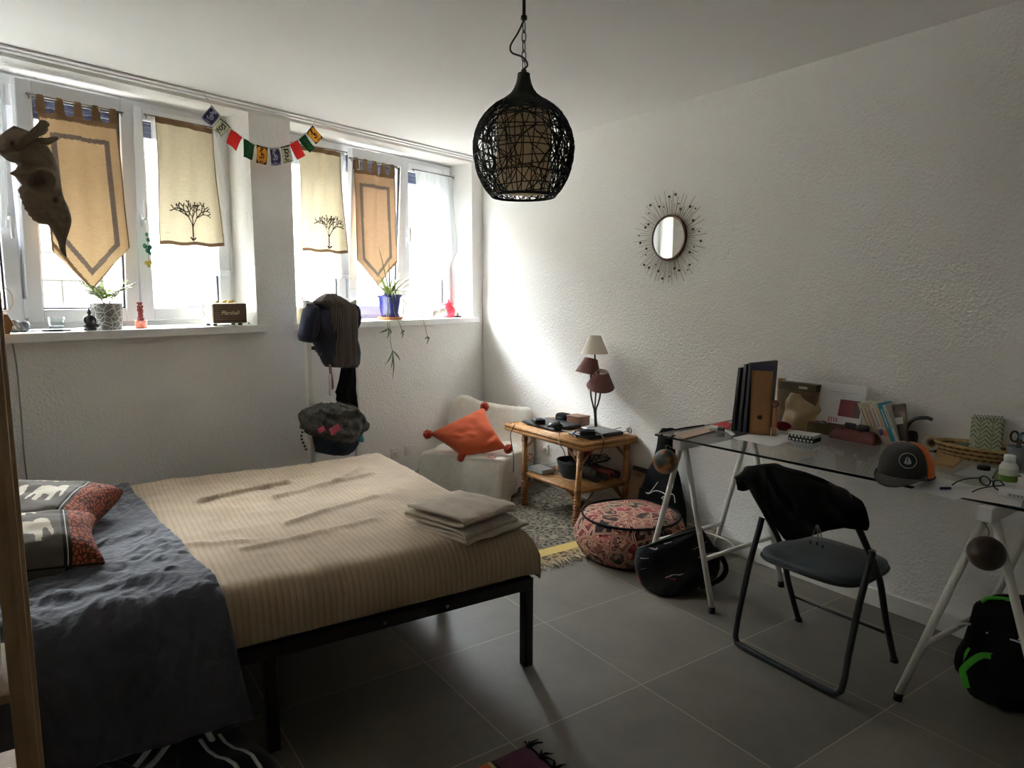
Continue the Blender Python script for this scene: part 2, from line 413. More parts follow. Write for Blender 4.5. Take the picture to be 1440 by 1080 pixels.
def make_window(idx, a, b, hl, n=3, tip=1):
    root = bpy.data.objects.new('window_%d' % idx, None); COL.objects.link(root); root['kind'] = 'structure'
    root.location = CORNER; root.rotation_euler = WROT
    z0, z1 = SILL_Z + .004, HEAD_Z - .01
    f = MB(); ring(f, -b, -a, z0, z1, REC + .025, REC + .085, .055)
    sw = (b - a - .07) / n; x0 = -b + .035
    for k in range(1, n): f.bx((x0 + sw * k - .035, REC + .03, z0 + .055), (x0 + sw * k + .035, REC + .085, z1 - .055))
    f.build('window_frame', M['pvc'], root, bevel=.004)
    for k in range(n):
        e = bpy.data.objects.new('window_sash', None); COL.objects.link(e); e.parent = root
        sx0, sx1, sz0, sz1 = x0 + sw * k + .006, x0 + sw * (k + 1) - .006, z0 + .032, z1 - .034
        e.location = (0, REC, sz0)
        if k == tip: e.rotation_euler = (rad(4.6), 0, 0)            # tipped into the room at the top
        H = sz1 - sz0
        m = MB(); ring(m, sx0, sx1, 0, H, 0, .055, .072)
        m.build('sash_frame', M['pvc'], e, bevel=.006)
        g = MB(); ring(g, sx0 + .070, sx1 - .070, .070, H - .070, .018, .034, .009); g.build('gasket', M['gasket'], e)
        MB().bx((sx0 + .076, .022, .076), (sx1 - .076, .030, H - .076)).build('glass_pane', M['pane'], e)
        if k in hl:
            hx, hz, upw = hl[k]; handle(e, (sx0 + .036) if hx == 'l' else (sx1 - .036), hz - sz0, 0, upw)
    # hinge cover strips
    for xx in (x0 + sw * tip, ):
        h = MB(); h.bx((xx - .011, REC - .008, z0 + .06), (xx + .011, REC + .028, z0 + .16)); h.bx((xx - .011, REC - .008, z1 - .16), (xx + .011, REC + .028, z1 - .06)); h.build('hinge', M['pvc'], root, bevel=.003)
    # rolled-down part of the outer shutter
    sh = MB()
    for k in range(5): sh.rbox(((-a - b) / 2, REC + .135, z1 - .02 - k * .034), (b - a, .014, .033), .005, seg=2)
    sh.build('roller_shutter', M['shutter'], root)
    return root
make_window(1, WIN_L[0], WIN_L[1], {1: ('r', 1.83, False), 3: ('l', 1.88, True)}, 4, 2)  # leftmost sash is added out of view to let in more daylight
make_window(2, WIN_R[0], WIN_R[1], {2: ('l', 1.88, True)})

# ------------------------------------------------------------------ the street outside
M['asphalt'] = simple('pale_street', srgb(104, 102, 98), .9, nz=.1)
def stone():
    m = NT('pale_stone_blocks'); v = m.obj()
    br = m.new('ShaderNodeTexBrick'); m.l.new(m.obj(rot=(rad(90), 0, 0)), br.inputs['Vector'])
    br.inputs['Scale'].default_value = 1.0; br.inputs['Brick Width'].default_value = .9; br.inputs['Row Height'].default_value = .42; br.inputs['Mortar Size'].default_value = .012
    br.inputs['Color1'].default_value = srgb(104, 100, 93); br.inputs['Color2'].default_value = srgb(92, 88, 82); br.inputs['Mortar'].default_value = srgb(38, 36, 33)
    m.col(m.mix(m.math('MULTIPLY', m.noise(v, 25, 5, .7), .5), br.outputs['Color'], srgb(64, 61, 56))).rough(.9)
    return m.mat
M['stone'] = stone()
STREET_Z = .5
struct('street', MB().bx((-45, TH + .02, STREET_Z - .2), (35, 16, STREET_Z)), M['asphalt'], loc=CORNER, rot=WROT)
fa = MB(); FY = 8.2
fa.bx((-45, FY, STREET_Z), (35, FY + .5, 5.6))
struct('added_sky_block', MB().bx((-45, 0, CEIL + .26), (35, TH, 22.0)), M['asphalt'], loc=CORNER, rot=WROT)  # unseen wall added above the room to keep sky light off facade and street
fac = thing('house_facade', 'pale stone house across the street, seen through the windows', 'house', CORNER, WALL_A)
fa.build('facade_wall', M['stone'], fac)
M['white_render'] = simple('white_door_paint', srgb(226, 226, 222), .6)
for x in (-1.9, 1.0, 3.6):
    d = MB(); d.bx((x - .85, FY - .10, STREET_Z), (x + .85, FY + .02, 3.2)); 
    ring(d, x - .85, x + .85, STREET_Z, 3.2, FY - .16, FY - .08, .14); d.bx((x - .75, FY - .14, 1.7), (x + .75, FY - .09, 1.85))
    d.build('garage_door', M['white_render'], fac)
# parked white car in the street, seen through the left window
M['car_paint'] = simple('white_car_paint', srgb(222, 224, 226), .25, coat=.6); M['car_glass'] = simple('car_window_glass', srgb(70, 82, 76), .1); M['tyre'] = simple('tyre_rubber', srgb(24, 24, 24), .8)
_cc = wl(262, 440, -4.2)
car = thing('car', 'white car parked in the street behind the right sash of the left window', 'car', CORNER + WD * (_cc.x + .75) + (-WN) * 4.2 + V((0, 0, STREET_Z)), WALL_A)
def car_sec(x):
    """half width, sill z, belt z, roof z at length position x (-2..2)"""
    roof = lerp_p([(-2.05, .80), (-1.7, .92), (-1.25, 1.0), (-.55, 1.42), (.3, 1.50), (1.1, 1.42), (1.75, 1.02), (2.0, .95), (2.08, .75)], x); belt = lerp_p([(-2.05, .78), (-1.25, .96), (0, 1.0), (1.75, 1.0), (2.08, .74)], x)
    return lerp_p([(-2.05, .60), (-1.6, .80), (0, .86), (1.6, .82), (2.08, .66)], x), .22, min(belt, roof), roof
def lerp_p(pts, t):
    if t <= pts[0][0]: return pts[0][1]
    for a, b in zip(pts, pts[1:]):
        if t <= b[0]: return a[1] + (b[1] - a[1]) * (t - a[0]) / (b[0] - a[0])
    return pts[-1][1]
b_ = MB(); NX = 48; ring_ = []
for i in range(NX + 1):
    x = -2.05 + 4.13 * i / NX; w, s, be, ro = car_sec(x); rw = w * (.80 if ro - be > .1 else .95)
    ring_ += [(x, -w * .9, s), (x, -w, s + .2), (x, -w, be - .1), (x, -w * .97, be), (x, -rw * .93, ro - .04), (x, -rw * .75, ro), (x, rw * .75, ro), (x, rw * .93, ro - .04), (x, w * .97, be), (x, w, be - .1), (x, w, s + .2), (x, w * .9, s)]
K = 12; b_.v = ring_
for i in range(NX):
    for k in range(K):
        l = (k + 1) % K; b_.f.append([i * K + k, i * K + l, (i + 1) * K + l, (i + 1) * K + k]); x = -2.05 + 4.13 * (i + .5) / NX; w, s, be, ro = car_sec(x)
        b_.mi.append(1 if (k in (3, 7) and ro - be > .16 and not (.18 < x < .28) and -1.1 < x < 1.6) else 0); b_.sm.append(True)
b_.f += [list(range(K - 1, -1, -1)), [NX * K + k for k in range(K)]]; b_.mi += [0, 0]; b_.sm += [False, False]
b_.build('car_body', [M['car_paint'], M['car_glass']], car)
for x in (-1.3, 1.3):
    for y in (-.78, .78): MB().lathe([(.12, -.09), (.30, -.09), (.32, -.06), (.32, .06), (.30, .09), (.12, .09)], (x, y, .32), rot=(rad(90), 0, 0), seg=28).build('wheel', M['tyre'], car)
MB().rbox((-.15, -.875, .86), (.16, .02, .03), .006).build('door_handle', M['black_plastic'], car)
# ------------------------------------------------------------------ soft-form helpers
def form(mb, rows, nseg=28, p=.8, m=0, fold=None, caps=True):
    """closed soft body lofted through rows (L, R, normal, front depth, back depth)"""
    vs = []
    for i, (L, R, nrm, df, db) in enumerate(rows):
        L, R, nrm = V(L), V(R), V(nrm); c = (L + R) / 2; h = (R - L) / 2
        for k in range(nseg):
            a = 2 * pi * k / nseg; ca, sa = math.cos(a), math.sin(a)
            d = (df if sa >= 0 else -db) * abs(sa) ** p
            q = c + h * (math.copysign(abs(ca) ** .85, ca)) + nrm * d
            if fold: q = q + fold(i / (len(rows) - 1), ca, sa, q)
            vs.append(q)
    fs = [(i * nseg + k, i * nseg + (k + 1) % nseg, (i + 1) * nseg + (k + 1) % nseg, (i + 1) * nseg + k) for i in range(len(rows) - 1) for k in range(nseg)]
    if caps: fs += [tuple(range(nseg - 1, -1, -1)), tuple((len(rows) - 1) * nseg + k for k in range(nseg))]
    mb.add(vs, fs, m, True); return mb
def lerp_poly(pts, t):
    """point at parameter t (first entry of each tuple is the key)"""
    if t <= pts[0][0]: return pts[0][1:]
    for a, b in zip(pts, pts[1:]):
        if t <= b[0]:
            k = (t - a[0]) / (b[0] - a[0] + 1e-12); return tuple(x + (y - x) * k for x, y in zip(a[1:], b[1:]))
    return pts[-1][1:]
def in_poly(x, y, P):
    r = False; j = len(P) - 1
    for i in range(len(P)):
        if (P[i][1] > y) != (P[j][1] > y) and x < (P[j][0] - P[i][0]) * (y - P[i][1]) / (P[j][1] - P[i][1]) + P[i][0]: r = not r
        j = i
    return r
def gridm(mb, fn, nu, nv, mfn, smooth=True):
    """grid surface with a material chosen per face"""
    o = len(mb.v); w = nu + 1
    mb.v += [tuple(fn(i / nu, j / nv)) for j in range(nv + 1) for i in range(nu + 1)]
    for j in range(nv):
        for i in range(nu):
            mm = mfn((i + .5) / nu, (j + .5) / nv)
            if mm is None: continue
            mb.f.append([o + j * w + i, o + j * w + i + 1, o + (j + 1) * w + i + 1, o + (j + 1) * w + i]); mb.mi.append(mm); mb.sm.append(smooth)
    return mb
def seg_d(px, py, a, b):
    vx, vy = b[0] - a[0], b[1] - a[1]; L = vx * vx + vy * vy
    t = max(0, min(1, ((px - a[0]) * vx + (py - a[1]) * vy) / (L + 1e-12)))
    return math.hypot(px - a[0] - vx * t, py - a[1] - vy * t)
def strokes(px, py, segs, w): return any(seg_d(px, py, a, b) < w for a, b in segs)

# ------------------------------------------------------------------ bed
BED_A = math.atan2(-.0418, .9991)
BED_O = V((-.468, 2.159, 0)); BL, BW, BZ = 2.0, 1.6, .555
def bedl(p): d = V(p) - BED_O; c, s = math.cos(BED_A), math.sin(BED_A); return V((d.x * c + d.y * s, -d.x * s + d.y * c, d.z))
bed = thing('bed', 'double bed on a thin black metal frame, in the middle of the room', 'bed', BED_O, BED_A)
fr = MB()
fr.bx((0, -.0, .318), (BL, .035, .365)); fr.bx((0, BW - .035, .318), (BL, BW, .365))
fr.bx((0, .035, .318), (.035, BW - .035, .365)); fr.bx((BL - .035, .035, .318), (BL, BW - .035, .365)); fr.bx((.98, .035, .318), (1.02, BW - .035, .365))
for k in range(14): fr.bx((.08 + k * .14, .035, .335), (.11 + k * .14, BW - .035, .352))
fr.build('bed_frame', M['black_metal'], bed, bevel=.003)
for x in (.02, 1.0, BL - .02):
    for y in (.02, BW / 2, BW - .02):
        MB().box((x, y, .159), (.04, .04, .318)).build('leg', M['black_metal'], bed, bevel=.003)
for x in (1.62, 1.38): MB().cyl((x, -.0, .342), (x, -.006, .342), .007, seg=10).build('bolt', M['chrome'], bed)
M['mattress'] = fabric('mattress_ticking', srgb(196, 194, 190))
mt = thing('mattress', 'thick mattress lying on the black bed frame under the covers', 'mattress', BED_O, BED_A)
MB().rbox((BL / 2, BW / 2, .455), (BL - .012, BW - .012, .172), .06, seg=5).build('mattress_body', M['mattress'], mt)

def drape1(e, r):
    """arc length e past the start of a rounded edge of radius r -> (run, drop)"""
    if e <= 0: return 0, 0
    a = e / r
    if a < pi / 2: return r * math.sin(a), r * (1 - math.cos(a))
    return r, r + (e - r * pi / 2)
RQ = .085
wr_ridges = [((.96, 1.05), (1.35, 1.18), .022, .018), ((1.25, .95), (1.75, 1.1), .014, .02), ((1.2, .55), (1.62, .72), .012, .02), ((1.0, .35), (1.5, .42), .009, .02), ((.75, .55), (1.1, .40), .008, .022), ((1.55, 1.05), (1.75, 1.25), .012, .018), ((1.3, 1.3), (1.5, 1.28), .01, .02)]
def top_wrinkle(x, y):
    z = .006 * vnoise(x * 3, y * 3) + .005 * vnoise(x * 9, y * 7, 3) + .0025 * vnoise(x * 25, y * 22, 5)
    for a, b, h, w in wr_ridges:
        d = seg_d(x, y, a, b); z += h * math.exp(-(d / w) ** 2)
    return z
def cover_surface(s, t, off, rq, x_edge, near_edge, far_edge, flare=0.0, wr=1.0):
    """s: distance along x, t: arc coordinate across (0 at the far top edge, grows towards the near side)"""
    ex = s - (x_edge - rq)
    rx, dx = drape1(ex, rq)
    X = min(s, x_edge - rq) + rx
    tn = t - (BW - rq); tf = -t + rq
    if tn > 0: ry, dy = drape1(tn, rq); Y = rq - ry
    elif tf > 0: ry, dy = drape1(tf, rq); Y = BW - rq + ry
    else: Y, dy = BW - t, 0
    drop = max(dx, dy) if min(dx, dy) > rq else math.hypot(dx, dy) if min(dx, dy) > 0 else dx + dy
    k = wr * top_wrinkle(X, Y if dy < rq else Y - dy)
    side = min(1, max(0, dy - rq * .6) / .08); sx = min(1, max(0, dx - rq * .6) / .08)
    Z = BZ + off - drop + k * (1 - max(side, sx))
    if tn > 0: Y -= side * (abs(k) * .8 + flare * dy + .004) + off * min(1, dy / rq)
    elif tf > 0: Y += side * .01
    X += sx * (k * .6 + .004) + off * min(1, dx / rq)
    return V((X, Y, Z))
# beige quilted bedspread
def quilt_mat():
    m = NT('beige_quilted_cotton'); v = m.obj(); x, y, z = m.sep(v)[:3]
    n = m.noise(v, 40, 5, .65); n2 = m.noise(v, 6, 4)
    w = m.math('ABSOLUTE', m.math('SINE', m.math('MULTIPLY', m.math('ADD', x, m.math('MULTIPLY', m.noise(v, 9, 2), .006)), pi / .021)))
    seam = m.math('POWER', m.math('SUBTRACT', 1.0, w), 3.0)
    c = m.ramp(n2, [(.3, srgb(168, 148, 122)), (.7, srgb(186, 164, 137))])
    c = m.mix(m.math('MULTIPLY', n, .3), c, srgb(140, 120, 100)); c = m.mix(m.math('MULTIPLY', seam, .30), c, srgb(104, 86, 70))
    m.col(c).rough(.85); m.b.inputs['Specular IOR Level'].default_value = .2; m.b.inputs['Sheen Weight'].default_value = .15
    m.bump(m.math('ADD', m.math('MULTIPLY', w, 1.0), m.math('MULTIPLY', n, .45)), .55, .004); return m.mat
M['quilt'] = quilt_mat()
qb = MB(); T0, T1 = -.06, BW + .135
def q_fn(a, b):
    t = T0 + (T1 - T0) * b
    xb = .56 + .20 * max(0, min(1.1, t / BW)) + .012 * vnoise(t * 6, 3)
    s = xb + (BL + .02 + .20 - xb) * a
    p = cover_surface(s, t, .006, RQ, BL + .012, 0, 0)
    if a < .10 and t < BW - .1: p.z -= .016 * (1 - a / .10)
    p.z = max(p.z, .362 + .003 * vnoise(s * 8, 2)) if p.y < .01 or p.x > BL - .01 else p.z
    return p
qb.grid(q_fn, 190, 170)
quilt = qb.build('bedspread', M['quilt'], loc=BED_O, rot=(0, 0, BED_A), solid=.008)
tag(quilt, 'beige quilted bedspread spread over the foot half of the bed', 'bedspread')
# charcoal sheet at the head end
def sheet_mat():
    m = NT('charcoal_cotton_sheet'); v = m.obj(); n = m.noise(v, 30, 5, .6); n2 = m.noise(v, 4, 4)
    m.col(m.ramp(n2, [(.3, srgb(64, 66, 75)), (.7, srgb(78, 80, 90))])).rough(.8); m.b.inputs['Specular IOR Level'].default_value = .2; m.b.inputs['Sheen Weight'].default_value = .25
    wv = m.wave(m.obj((1, 1, 1), (0, 0, rad(35))), 6, 9, 'X', 'SIN', 4, 1.6)
    m.bump(m.math('ADD', n, m.math('MULTIPLY', wv, .8)), .45, .012); return m.mat
M['sheet'] = sheet_mat()
sb = MB(); 
def s_fn(a, b):
    t = -.08 + (BW + .34 + .08) * b
    xe = .69 + .19 * max(0, min(1.25, t / BW)) + .01 * vnoise(t * 5, 9)
    s = -.01 + (xe + .01) * a
    p = cover_surface(s, t, .017, RQ, BL + 3, 0, 0, flare=.16)
    e = .012 * math.sin(8.5 * s + 3.5 * t) * vnoise(s * 5, t * 4, 2) + .014 * vnoise(s * 8 + t * 5, t * 9 - s * 5, 7) + .010 * abs(vnoise(s * 20 + t * 16, t * 18 - s * 9, 4))
    e += .016 * max(0, 1 - seg_d(s, t, (.15, 1.18), (.72, .86)) / .05) + .014 * max(0, 1 - seg_d(s, t, (.02, 1.32), (.6, 1.22)) / .04) + .012 * max(0, 1 - seg_d(s, t, (.0, 1.45), (.75, 1.38)) / .04)
    if t > BW - .05: p.y -= abs(e) * 1.2
    else: p.z += max(e, -.003)
    return p
sb.grid(s_fn, 110, 190)
sheet = sb.build('bed_sheet', M['sheet'], loc=BED_O, rot=(0, 0, BED_A), solid=.005)
tag(sheet, 'crumpled charcoal grey sheet over the head end of the bed', 'bed sheet')

# ------------------------------------------------------------------ elephant pillows
M['pil_grey'] = fabric('grey_brown_cotton', srgb(96, 88, 80), nz=.12); M['pil_cream'] = fabric('cream_print', srgb(206, 196, 178), nz=.08)
M['pil_black'] = fabric('black_band', srgb(34, 30, 30)); 
def rust_net():
    m = NT('rust_net_pattern'); v = m.obj(); d = m.voro(v, 62, 'DISTANCE_TO_EDGE')
    m.col(m.ramp(d, [(.0, srgb(64, 30, 22)), (.07, srgb(70, 32, 24)), (.16, srgb(168, 84, 52)), (1, srgb(186, 98, 62))])).rough(.9); m.bump(d, .3, .002); return m.mat
M['pil_rust'] = rust_net()
ELE = [(0, .30), (.05, .55), (.14, .72), (.30, .80), (.46, .78), (.58, .74), (.64, .86), (.76, .92), (.88, .84), (.93, .66), (.97, .44), (1.0, .24), (.95, .16), (.90, .30), (.87, .46), (.80, .48), (.76, .40), (.75, 0), (.62, 0), (.60, .28), (.40, .30), (.36, 0), (.23, 0), (.20, .28), (.12, .30), (.10, 0), (.03, 0), (.04, .28)]
def pillow(name, label, loc, rot, L, Wd, H, eles):
    t = thing(name, label, 'pillow', loc, rot, 'elephant pillows on the bed')
    def fn(sgn):
        def f(a, b):
            x, y = a * 2 - 1, b * 2 - 1
            e = max(0, 1 - abs(x) ** 3.2) ** .5 * max(0, 1 - abs(y) ** 3.0) ** .5
            pinch = 1 - .10 * (1 - abs(y) ** 2) * abs(x) ** 3 ; pinchy = 1 - .10 * (1 - x * x) * abs(y) ** 3
            z = sgn * H * .5 * e ** .72 + .006 * vnoise(x * 4, y * 4, sgn) * e
            return V((x * L / 2 * pinch, y * Wd / 2 * pinchy, z))
        return f
    def mf(a, b):
        if a > .82: return 3
        if a > .775: return 2 if not .793 < a < .803 else 1
        if a < .04 or .07 < a < .09: return 1
        for (ex, ey, w, h, flip) in eles:
            q, r = (a - ex) / w, (b - ey) / h
            if in_poly(1 - q if flip else q, r, ELE): return 1
        return 0
    m1 = MB(); gridm(m1, fn(1), 150, 100, mf); gridm(m1, lambda a, b: fn(-1)(1 - a, b), 50, 36, lambda a, b: mf(1 - a, .02))
    m1.build('cushion_cover', [M['pil_grey'], M['pil_cream'], M['pil_black'], M['pil_rust']], t)
    pp = MB(); pp.tube([(math.copysign(1, x) * L / 2 * .985 if abs(x) > .99 else x * L / 2, y * Wd / 2, 0) for x, y in [(-1 + .1 * k, -1 + .10 * (1 - (-1 + .1 * k) ** 2)) for k in range(21)]], .004, 6)
    pp.build('piping', M['pil_black'], t); return t
pillow('pillow', 'elephant print pillow lying nearest the wall, behind the other one', (-.075, 3.10, .645), (rad(8), rad(4), rad(-24)), .52, .40, .17, [(.26, .30, .22, .40, False), (.52, .34, .22, .40, False), (.02, .34, .2, .4, False), (.44, .80, .2, .16, False)])
pillow('pillow', 'elephant print pillow lying in front, nearer the edge of the bed', (-.125, 2.66, .648), (rad(10), rad(4), rad(1)), .50, .34, .17, [(.46, .16, .27, .50, False), (.40, .74, .24, .2, False), (.14, .22, .24, .5, False)])

# ------------------------------------------------------------------ folded blanket on the bed
def waffle():
    m = NT('beige_waffle_knit'); v = m.obj(); n = m.noise(v, 14, 4)
    x, y, z = m.sep(v)[:3]
    w = m.math('ADD', m.math('SINE', m.math('MULTIPLY', x, 2 * pi / .012)), m.math('SINE', m.math('MULTIPLY', y, 2 * pi / .006)))
    m.col(m.ramp(n, [(.3, srgb(176, 162, 144)), (.7, srgb(194, 180, 160))])).rough(.92); m.b.inputs['Sheen Weight'].default_value = .2
    m.bump(m.math('ADD', m.math('MULTIPLY', w, .5), n), .35, .004); return m.mat
M['waffle'] = waffle()
bl = thing('folded_blanket', 'beige knitted blanket folded up on the corner of the bed', 'blanket', (1.345, 2.285, BZ + .016), rad(15))
def fold_sheet(mb, path, x0, x1, ny, wob):
    pts = smooth_path(path, 8)
    n = len(pts)
    mb.grid(lambda a, b: V((x0(a) if callable(x0) else x0, 0, 0)).lerp(V((0, 0, 0)), 0) + V(((x1 - x0) * b, pts[min(n - 1, round(a * (n - 1)))].x, pts[min(n - 1, round(a * (n - 1)))].y)) + V((0, 0, wob(a, b))), n - 1, ny)
b1 = MB()
wob = lambda a, b: .004 * vnoise(a * 9, b * 5) + .003 * vnoise(a * 20, b * 14, 3) - .010 * max(0, b - .85) / .15 * (1 if a > .5 else .3)
fold_sheet(b1, [(.17, .004), (.05, .004), (-.11, .005), (-.160, .010), (-.160, .024), (-.11, .028), (.05, .027), (.155, .028), (.170, .036), (.155, .045), (.05, .046), (-.10, .048), (-.150, .054), (-.150, .070), (-.11, .077), (0, .077), (.10, .074), (.155, .070)], -.165, .125, 26, wob)
b1.build('blanket_fold', M['waffle'], bl, solid=.010)
b2 = MB()
b2.grid(lambda a, b: V((-.175 + .32 * a, -.18 + .3 * b - .03 * a, .001 + .004 * vnoise(a * 5, b * 5) - .012 * max(0, .15 - b))), 20, 20)
b2.build('blanket_flap', M['waffle'], bl, solid=.010)

# ------------------------------------------------------------------ rucksack-like bag with white stripes under the bed
M['navy'] = fabric('navy_cloth', srgb(24, 26, 36)); M['stripe_w'] = fabric('white_stripe', srgb(186, 186, 184))
sb_ = thing('sports_bag', 'dark navy sports bag with white stripes lying under the bed', 'bag', V((on_z(160, 1060, .14).x, on_z(160, 1060, .14).y + .16, 0)), rad(-8))
m1 = MB(); m1.lathe([(.02, -.36), (.10, -.36), (.125, -.33), (.135, -.2), (.138, 0), (.135, .2), (.125, .33), (.10, .36), (.02, .36)], (0, 0, .14), rot=(0, rad(90), 0), seg=28, sy=1.15); m1.build('bag_body', M['navy'], sb_)
for k, (x0, dx) in enumerate(((-.27, .0), (-.23, .0), (.12, .10), (.17, .10), (.27, -.05))):
    m2 = MB(); ar = [V((x0 + dx * math.sin(a), -math.cos(a) * .163, .14 + math.sin(a) * .142)) for a in [rad(d) for d in range(-60, 100, 8)]]
    m2.tube(ar, .009, 6); m2.build('stripe', M['stripe_w'], sb_)
m3 = MB(); m3.tube(smooth_path([(-.12, -.14, .2), (-.1, -.2, .24), (-.02, -.24, .2), (.1, -.24, .1), (.16, -.22, .04)], 6), .012, 8); m3.build('strap', M['navy'], sb_)
tk = thing('track_trousers', 'dark trousers with two long white side stripes on the floor under the bed', 'trousers', V((on_z(300, 1035, .1).x, on_z(300, 1035, .1).y, 0)), math.atan2((on_z(335, 1080, .1) - on_z(258, 1000, .1)).y, (on_z(335, 1080, .1) - on_z(258, 1000, .1)).x))
m4 = MB(); form(m4, [((-.34 + .68 * i / 14, -.10 - .02 * math.sin(i), .05), (-.34 + .68 * i / 14, .10, .05), (0, 0, 1), .055 + .012 * math.sin(i * 1.3), .046) for i in range(15)], 20); m4.build('trouser_leg', M['navy'], tk)
for y in (-.03, .022):
    m5 = MB(); m5.tube([V((-.34 + .68 * i / 14, y + .01 * math.sin(i * .7), .100 + .012 * math.sin(i * 1.3))) for i in range(15)], .007, 6); m5.build('side_stripe', M['stripe_w'], tk)
# ------------------------------------------------------------------ curtains at the windows (wall local frame)
def linen(base):
    def f(m):
        v = m.obj(); n = m.noise(v, 25, 4)
        w1 = m.noise(m.obj((30, 30, 700)), 1, 3, .6); w2 = m.noise(m.obj((700, 700, 30)), 1, 3, .6)
        k = m.math('ADD', m.math('MULTIPLY', w1, .6), m.math('MULTIPLY', w2, .4))
        c = m.ramp(k, [(.3, tuple(x * .72 for x in base[:3])), (.7, tuple(min(1, x * 1.12) for x in base[:3]))])
        return m.mix(m.math('MULTIPLY', n, .2), c, tuple(x * .8 for x in base[:3]))
    return f
M['linen'] = cloth_mat('ochre_linen', linen(srgb(194, 162, 122)), .14, .0)
M['linen_pink'] = cloth_mat('ochre_linen_redder', linen(srgb(192, 156, 122)), .09, .0)
M['linen_band'] = cloth_mat('grey_brown_band', linen(srgb(122, 106, 94)), .10, .0)
M['linen_hem'] = cloth_mat('brown_hem', linen(srgb(124, 98, 72)), .08, .0)
M['cream'] = cloth_mat('cream_cotton', linen(srgb(228, 214, 182)), .155, .0)
M['tree_thread'] = cloth_mat('brown_thread', lambda m: srgb(70, 52, 38), .03, .0)
M['sheer'] = cloth_mat('white_sheer', lambda m: srgb(240, 242, 242), .45, .60)
M['sheer_dense'] = cloth_mat('dense_white_sheer', lambda m: srgb(236, 240, 240), .26, .14)
M['sheer_hem'] = cloth_mat('white_sheer_hem', lambda m: srgb(228, 230, 230), .5, .2)
M['rod'] = simple('grey_curtain_rod', srgb(120, 112, 104), .4, .6)

def rod(t, xa, za, xb, zb, y, kind='rod'):
    m = MB(); m.tube([(xa - .012, y, za), (xb + .012, y, zb)], .0045, 8)
    m.build('curtain_rod', M['rod'], t)
    for x, z in ((xa, za), (xb, zb)):
        h = MB(); h.tube(smooth_path([(x, y + .02, z), (x, y, z - .006), (x - .004, y - .014, z - .022)], 4), .0035, 6); h.build('rod_hook', M['rod'], t)

def pennant(label, px, n, mat_l, name='linen_curtain'):
    """tab-topped linen pennant; px: rod ends, side-bottom points, tip - pixel positions on the plane n"""
    ra, rb, sl, sr, tip = [wl(*p, n) for p in px]
    t = thing(name, label, 'curtain', CORNER, WALL_A, 'linen pennant curtains')
    y = -n
    w_top = (rb.x - ra.x); xa, xb = ra.x + .035, rb.x - .03
    rod(t, ra.x, ra.z, rb.x, rb.z, y)
    ztop = min(ra.z, rb.z) - .060; zrod = (ra.z + rb.z) / 2
    zs = (sl.z + sr.z) / 2
    def edge(b):   # left / right x at relative height b (0 top, 1 at the side corners)
        return xa + (sl.x - xa) * b, xb + (sr.x - xb) * b
    def point(a, b):
        bot = (1 - abs((a - (tip.x - sl.x) / (sr.x - sl.x)) / (max((tip.x - sl.x), (sr.x - tip.x)) / (sr.x - sl.x)))) if True else 0
        zb = zs + (tip.z - zs) * max(0, bot)
        z = ztop + (zb - ztop) * b
        k = min(1, (ztop - z) / (ztop - zs)); l, r = edge(k)
        sag = .012 * math.sin(a * 4 * pi) ** 2 * max(0, 1 - b * 6)
        return V((l + (r - l) * a, y + .010 * math.sin(a * 11 + .6) * (.4 + .6 * (1 - b)) + .006 * vnoise(a * 5, b * 3, n * 50) + .004 * math.sin(a * 23 + b * 2), z - sag))
    W_ = xb - xa; H_ = ztop - zs
    def mf(a, b):
        p = point(a, b); x0, x1 = edge(min(1, (ztop - p.z) / H_))
        # distance to the outline
        d = min(p.x - x0, x1 - p.x)
        if p.z < zs + .12:
            d = min(d, seg_d(p.x, p.z, (sl.x, sl.z), (tip.x, tip.z)), seg_d(p.x, p.z, (sr.x, sr.z), (tip.x, tip.z)))
        if d < .008: return 2
        dt = ztop - p.z
        if dt < .036: return 2
        dd = min(d, dt - .055)
        if .046 < dd < .070: return 1
        return 0
    g = MB(); gridm(g, point, 88, 150, mf)
    g.build('curtain_cloth', [mat_l, M['linen_band'], M['linen_hem']], t)
    for k in range(5):
        x = xa + .012 + (W_ - .024) * k / 4
        m = MB(); pth = [(x, y - .012, ztop - .01), (x, y - .011, zrod - .005), (x, y, zrod + .009), (x, y + .011, zrod - .005), (x, y + .012, ztop - .01)]
        pth = smooth_path(pth, 5)
        m.grid(lambda a, b: V((pth[round(b * (len(pth) - 1))].x + (a - .5) * .032 * (1.25 - .5 * math.sin(b * pi)), pth[round(b * (len(pth) - 1))].y, pth[round(b * (len(pth) - 1))].z)), 2, len(pth) - 1)
        m.build('tab', M['linen_hem'], t)
    return t
pennant('ochre linen pennant curtain at the left window, partly behind the animal skull', [(40, 132), (170, 158), (73, 340), (182, 350), (130, 408)], -.115, M['linen'])
pennant('ochre linen pennant curtain above the spider plant in the blue pot', [(493, 222), (557, 234), (503, 368), (558, 366), (532, 402)], -.115, M['linen_pink'])

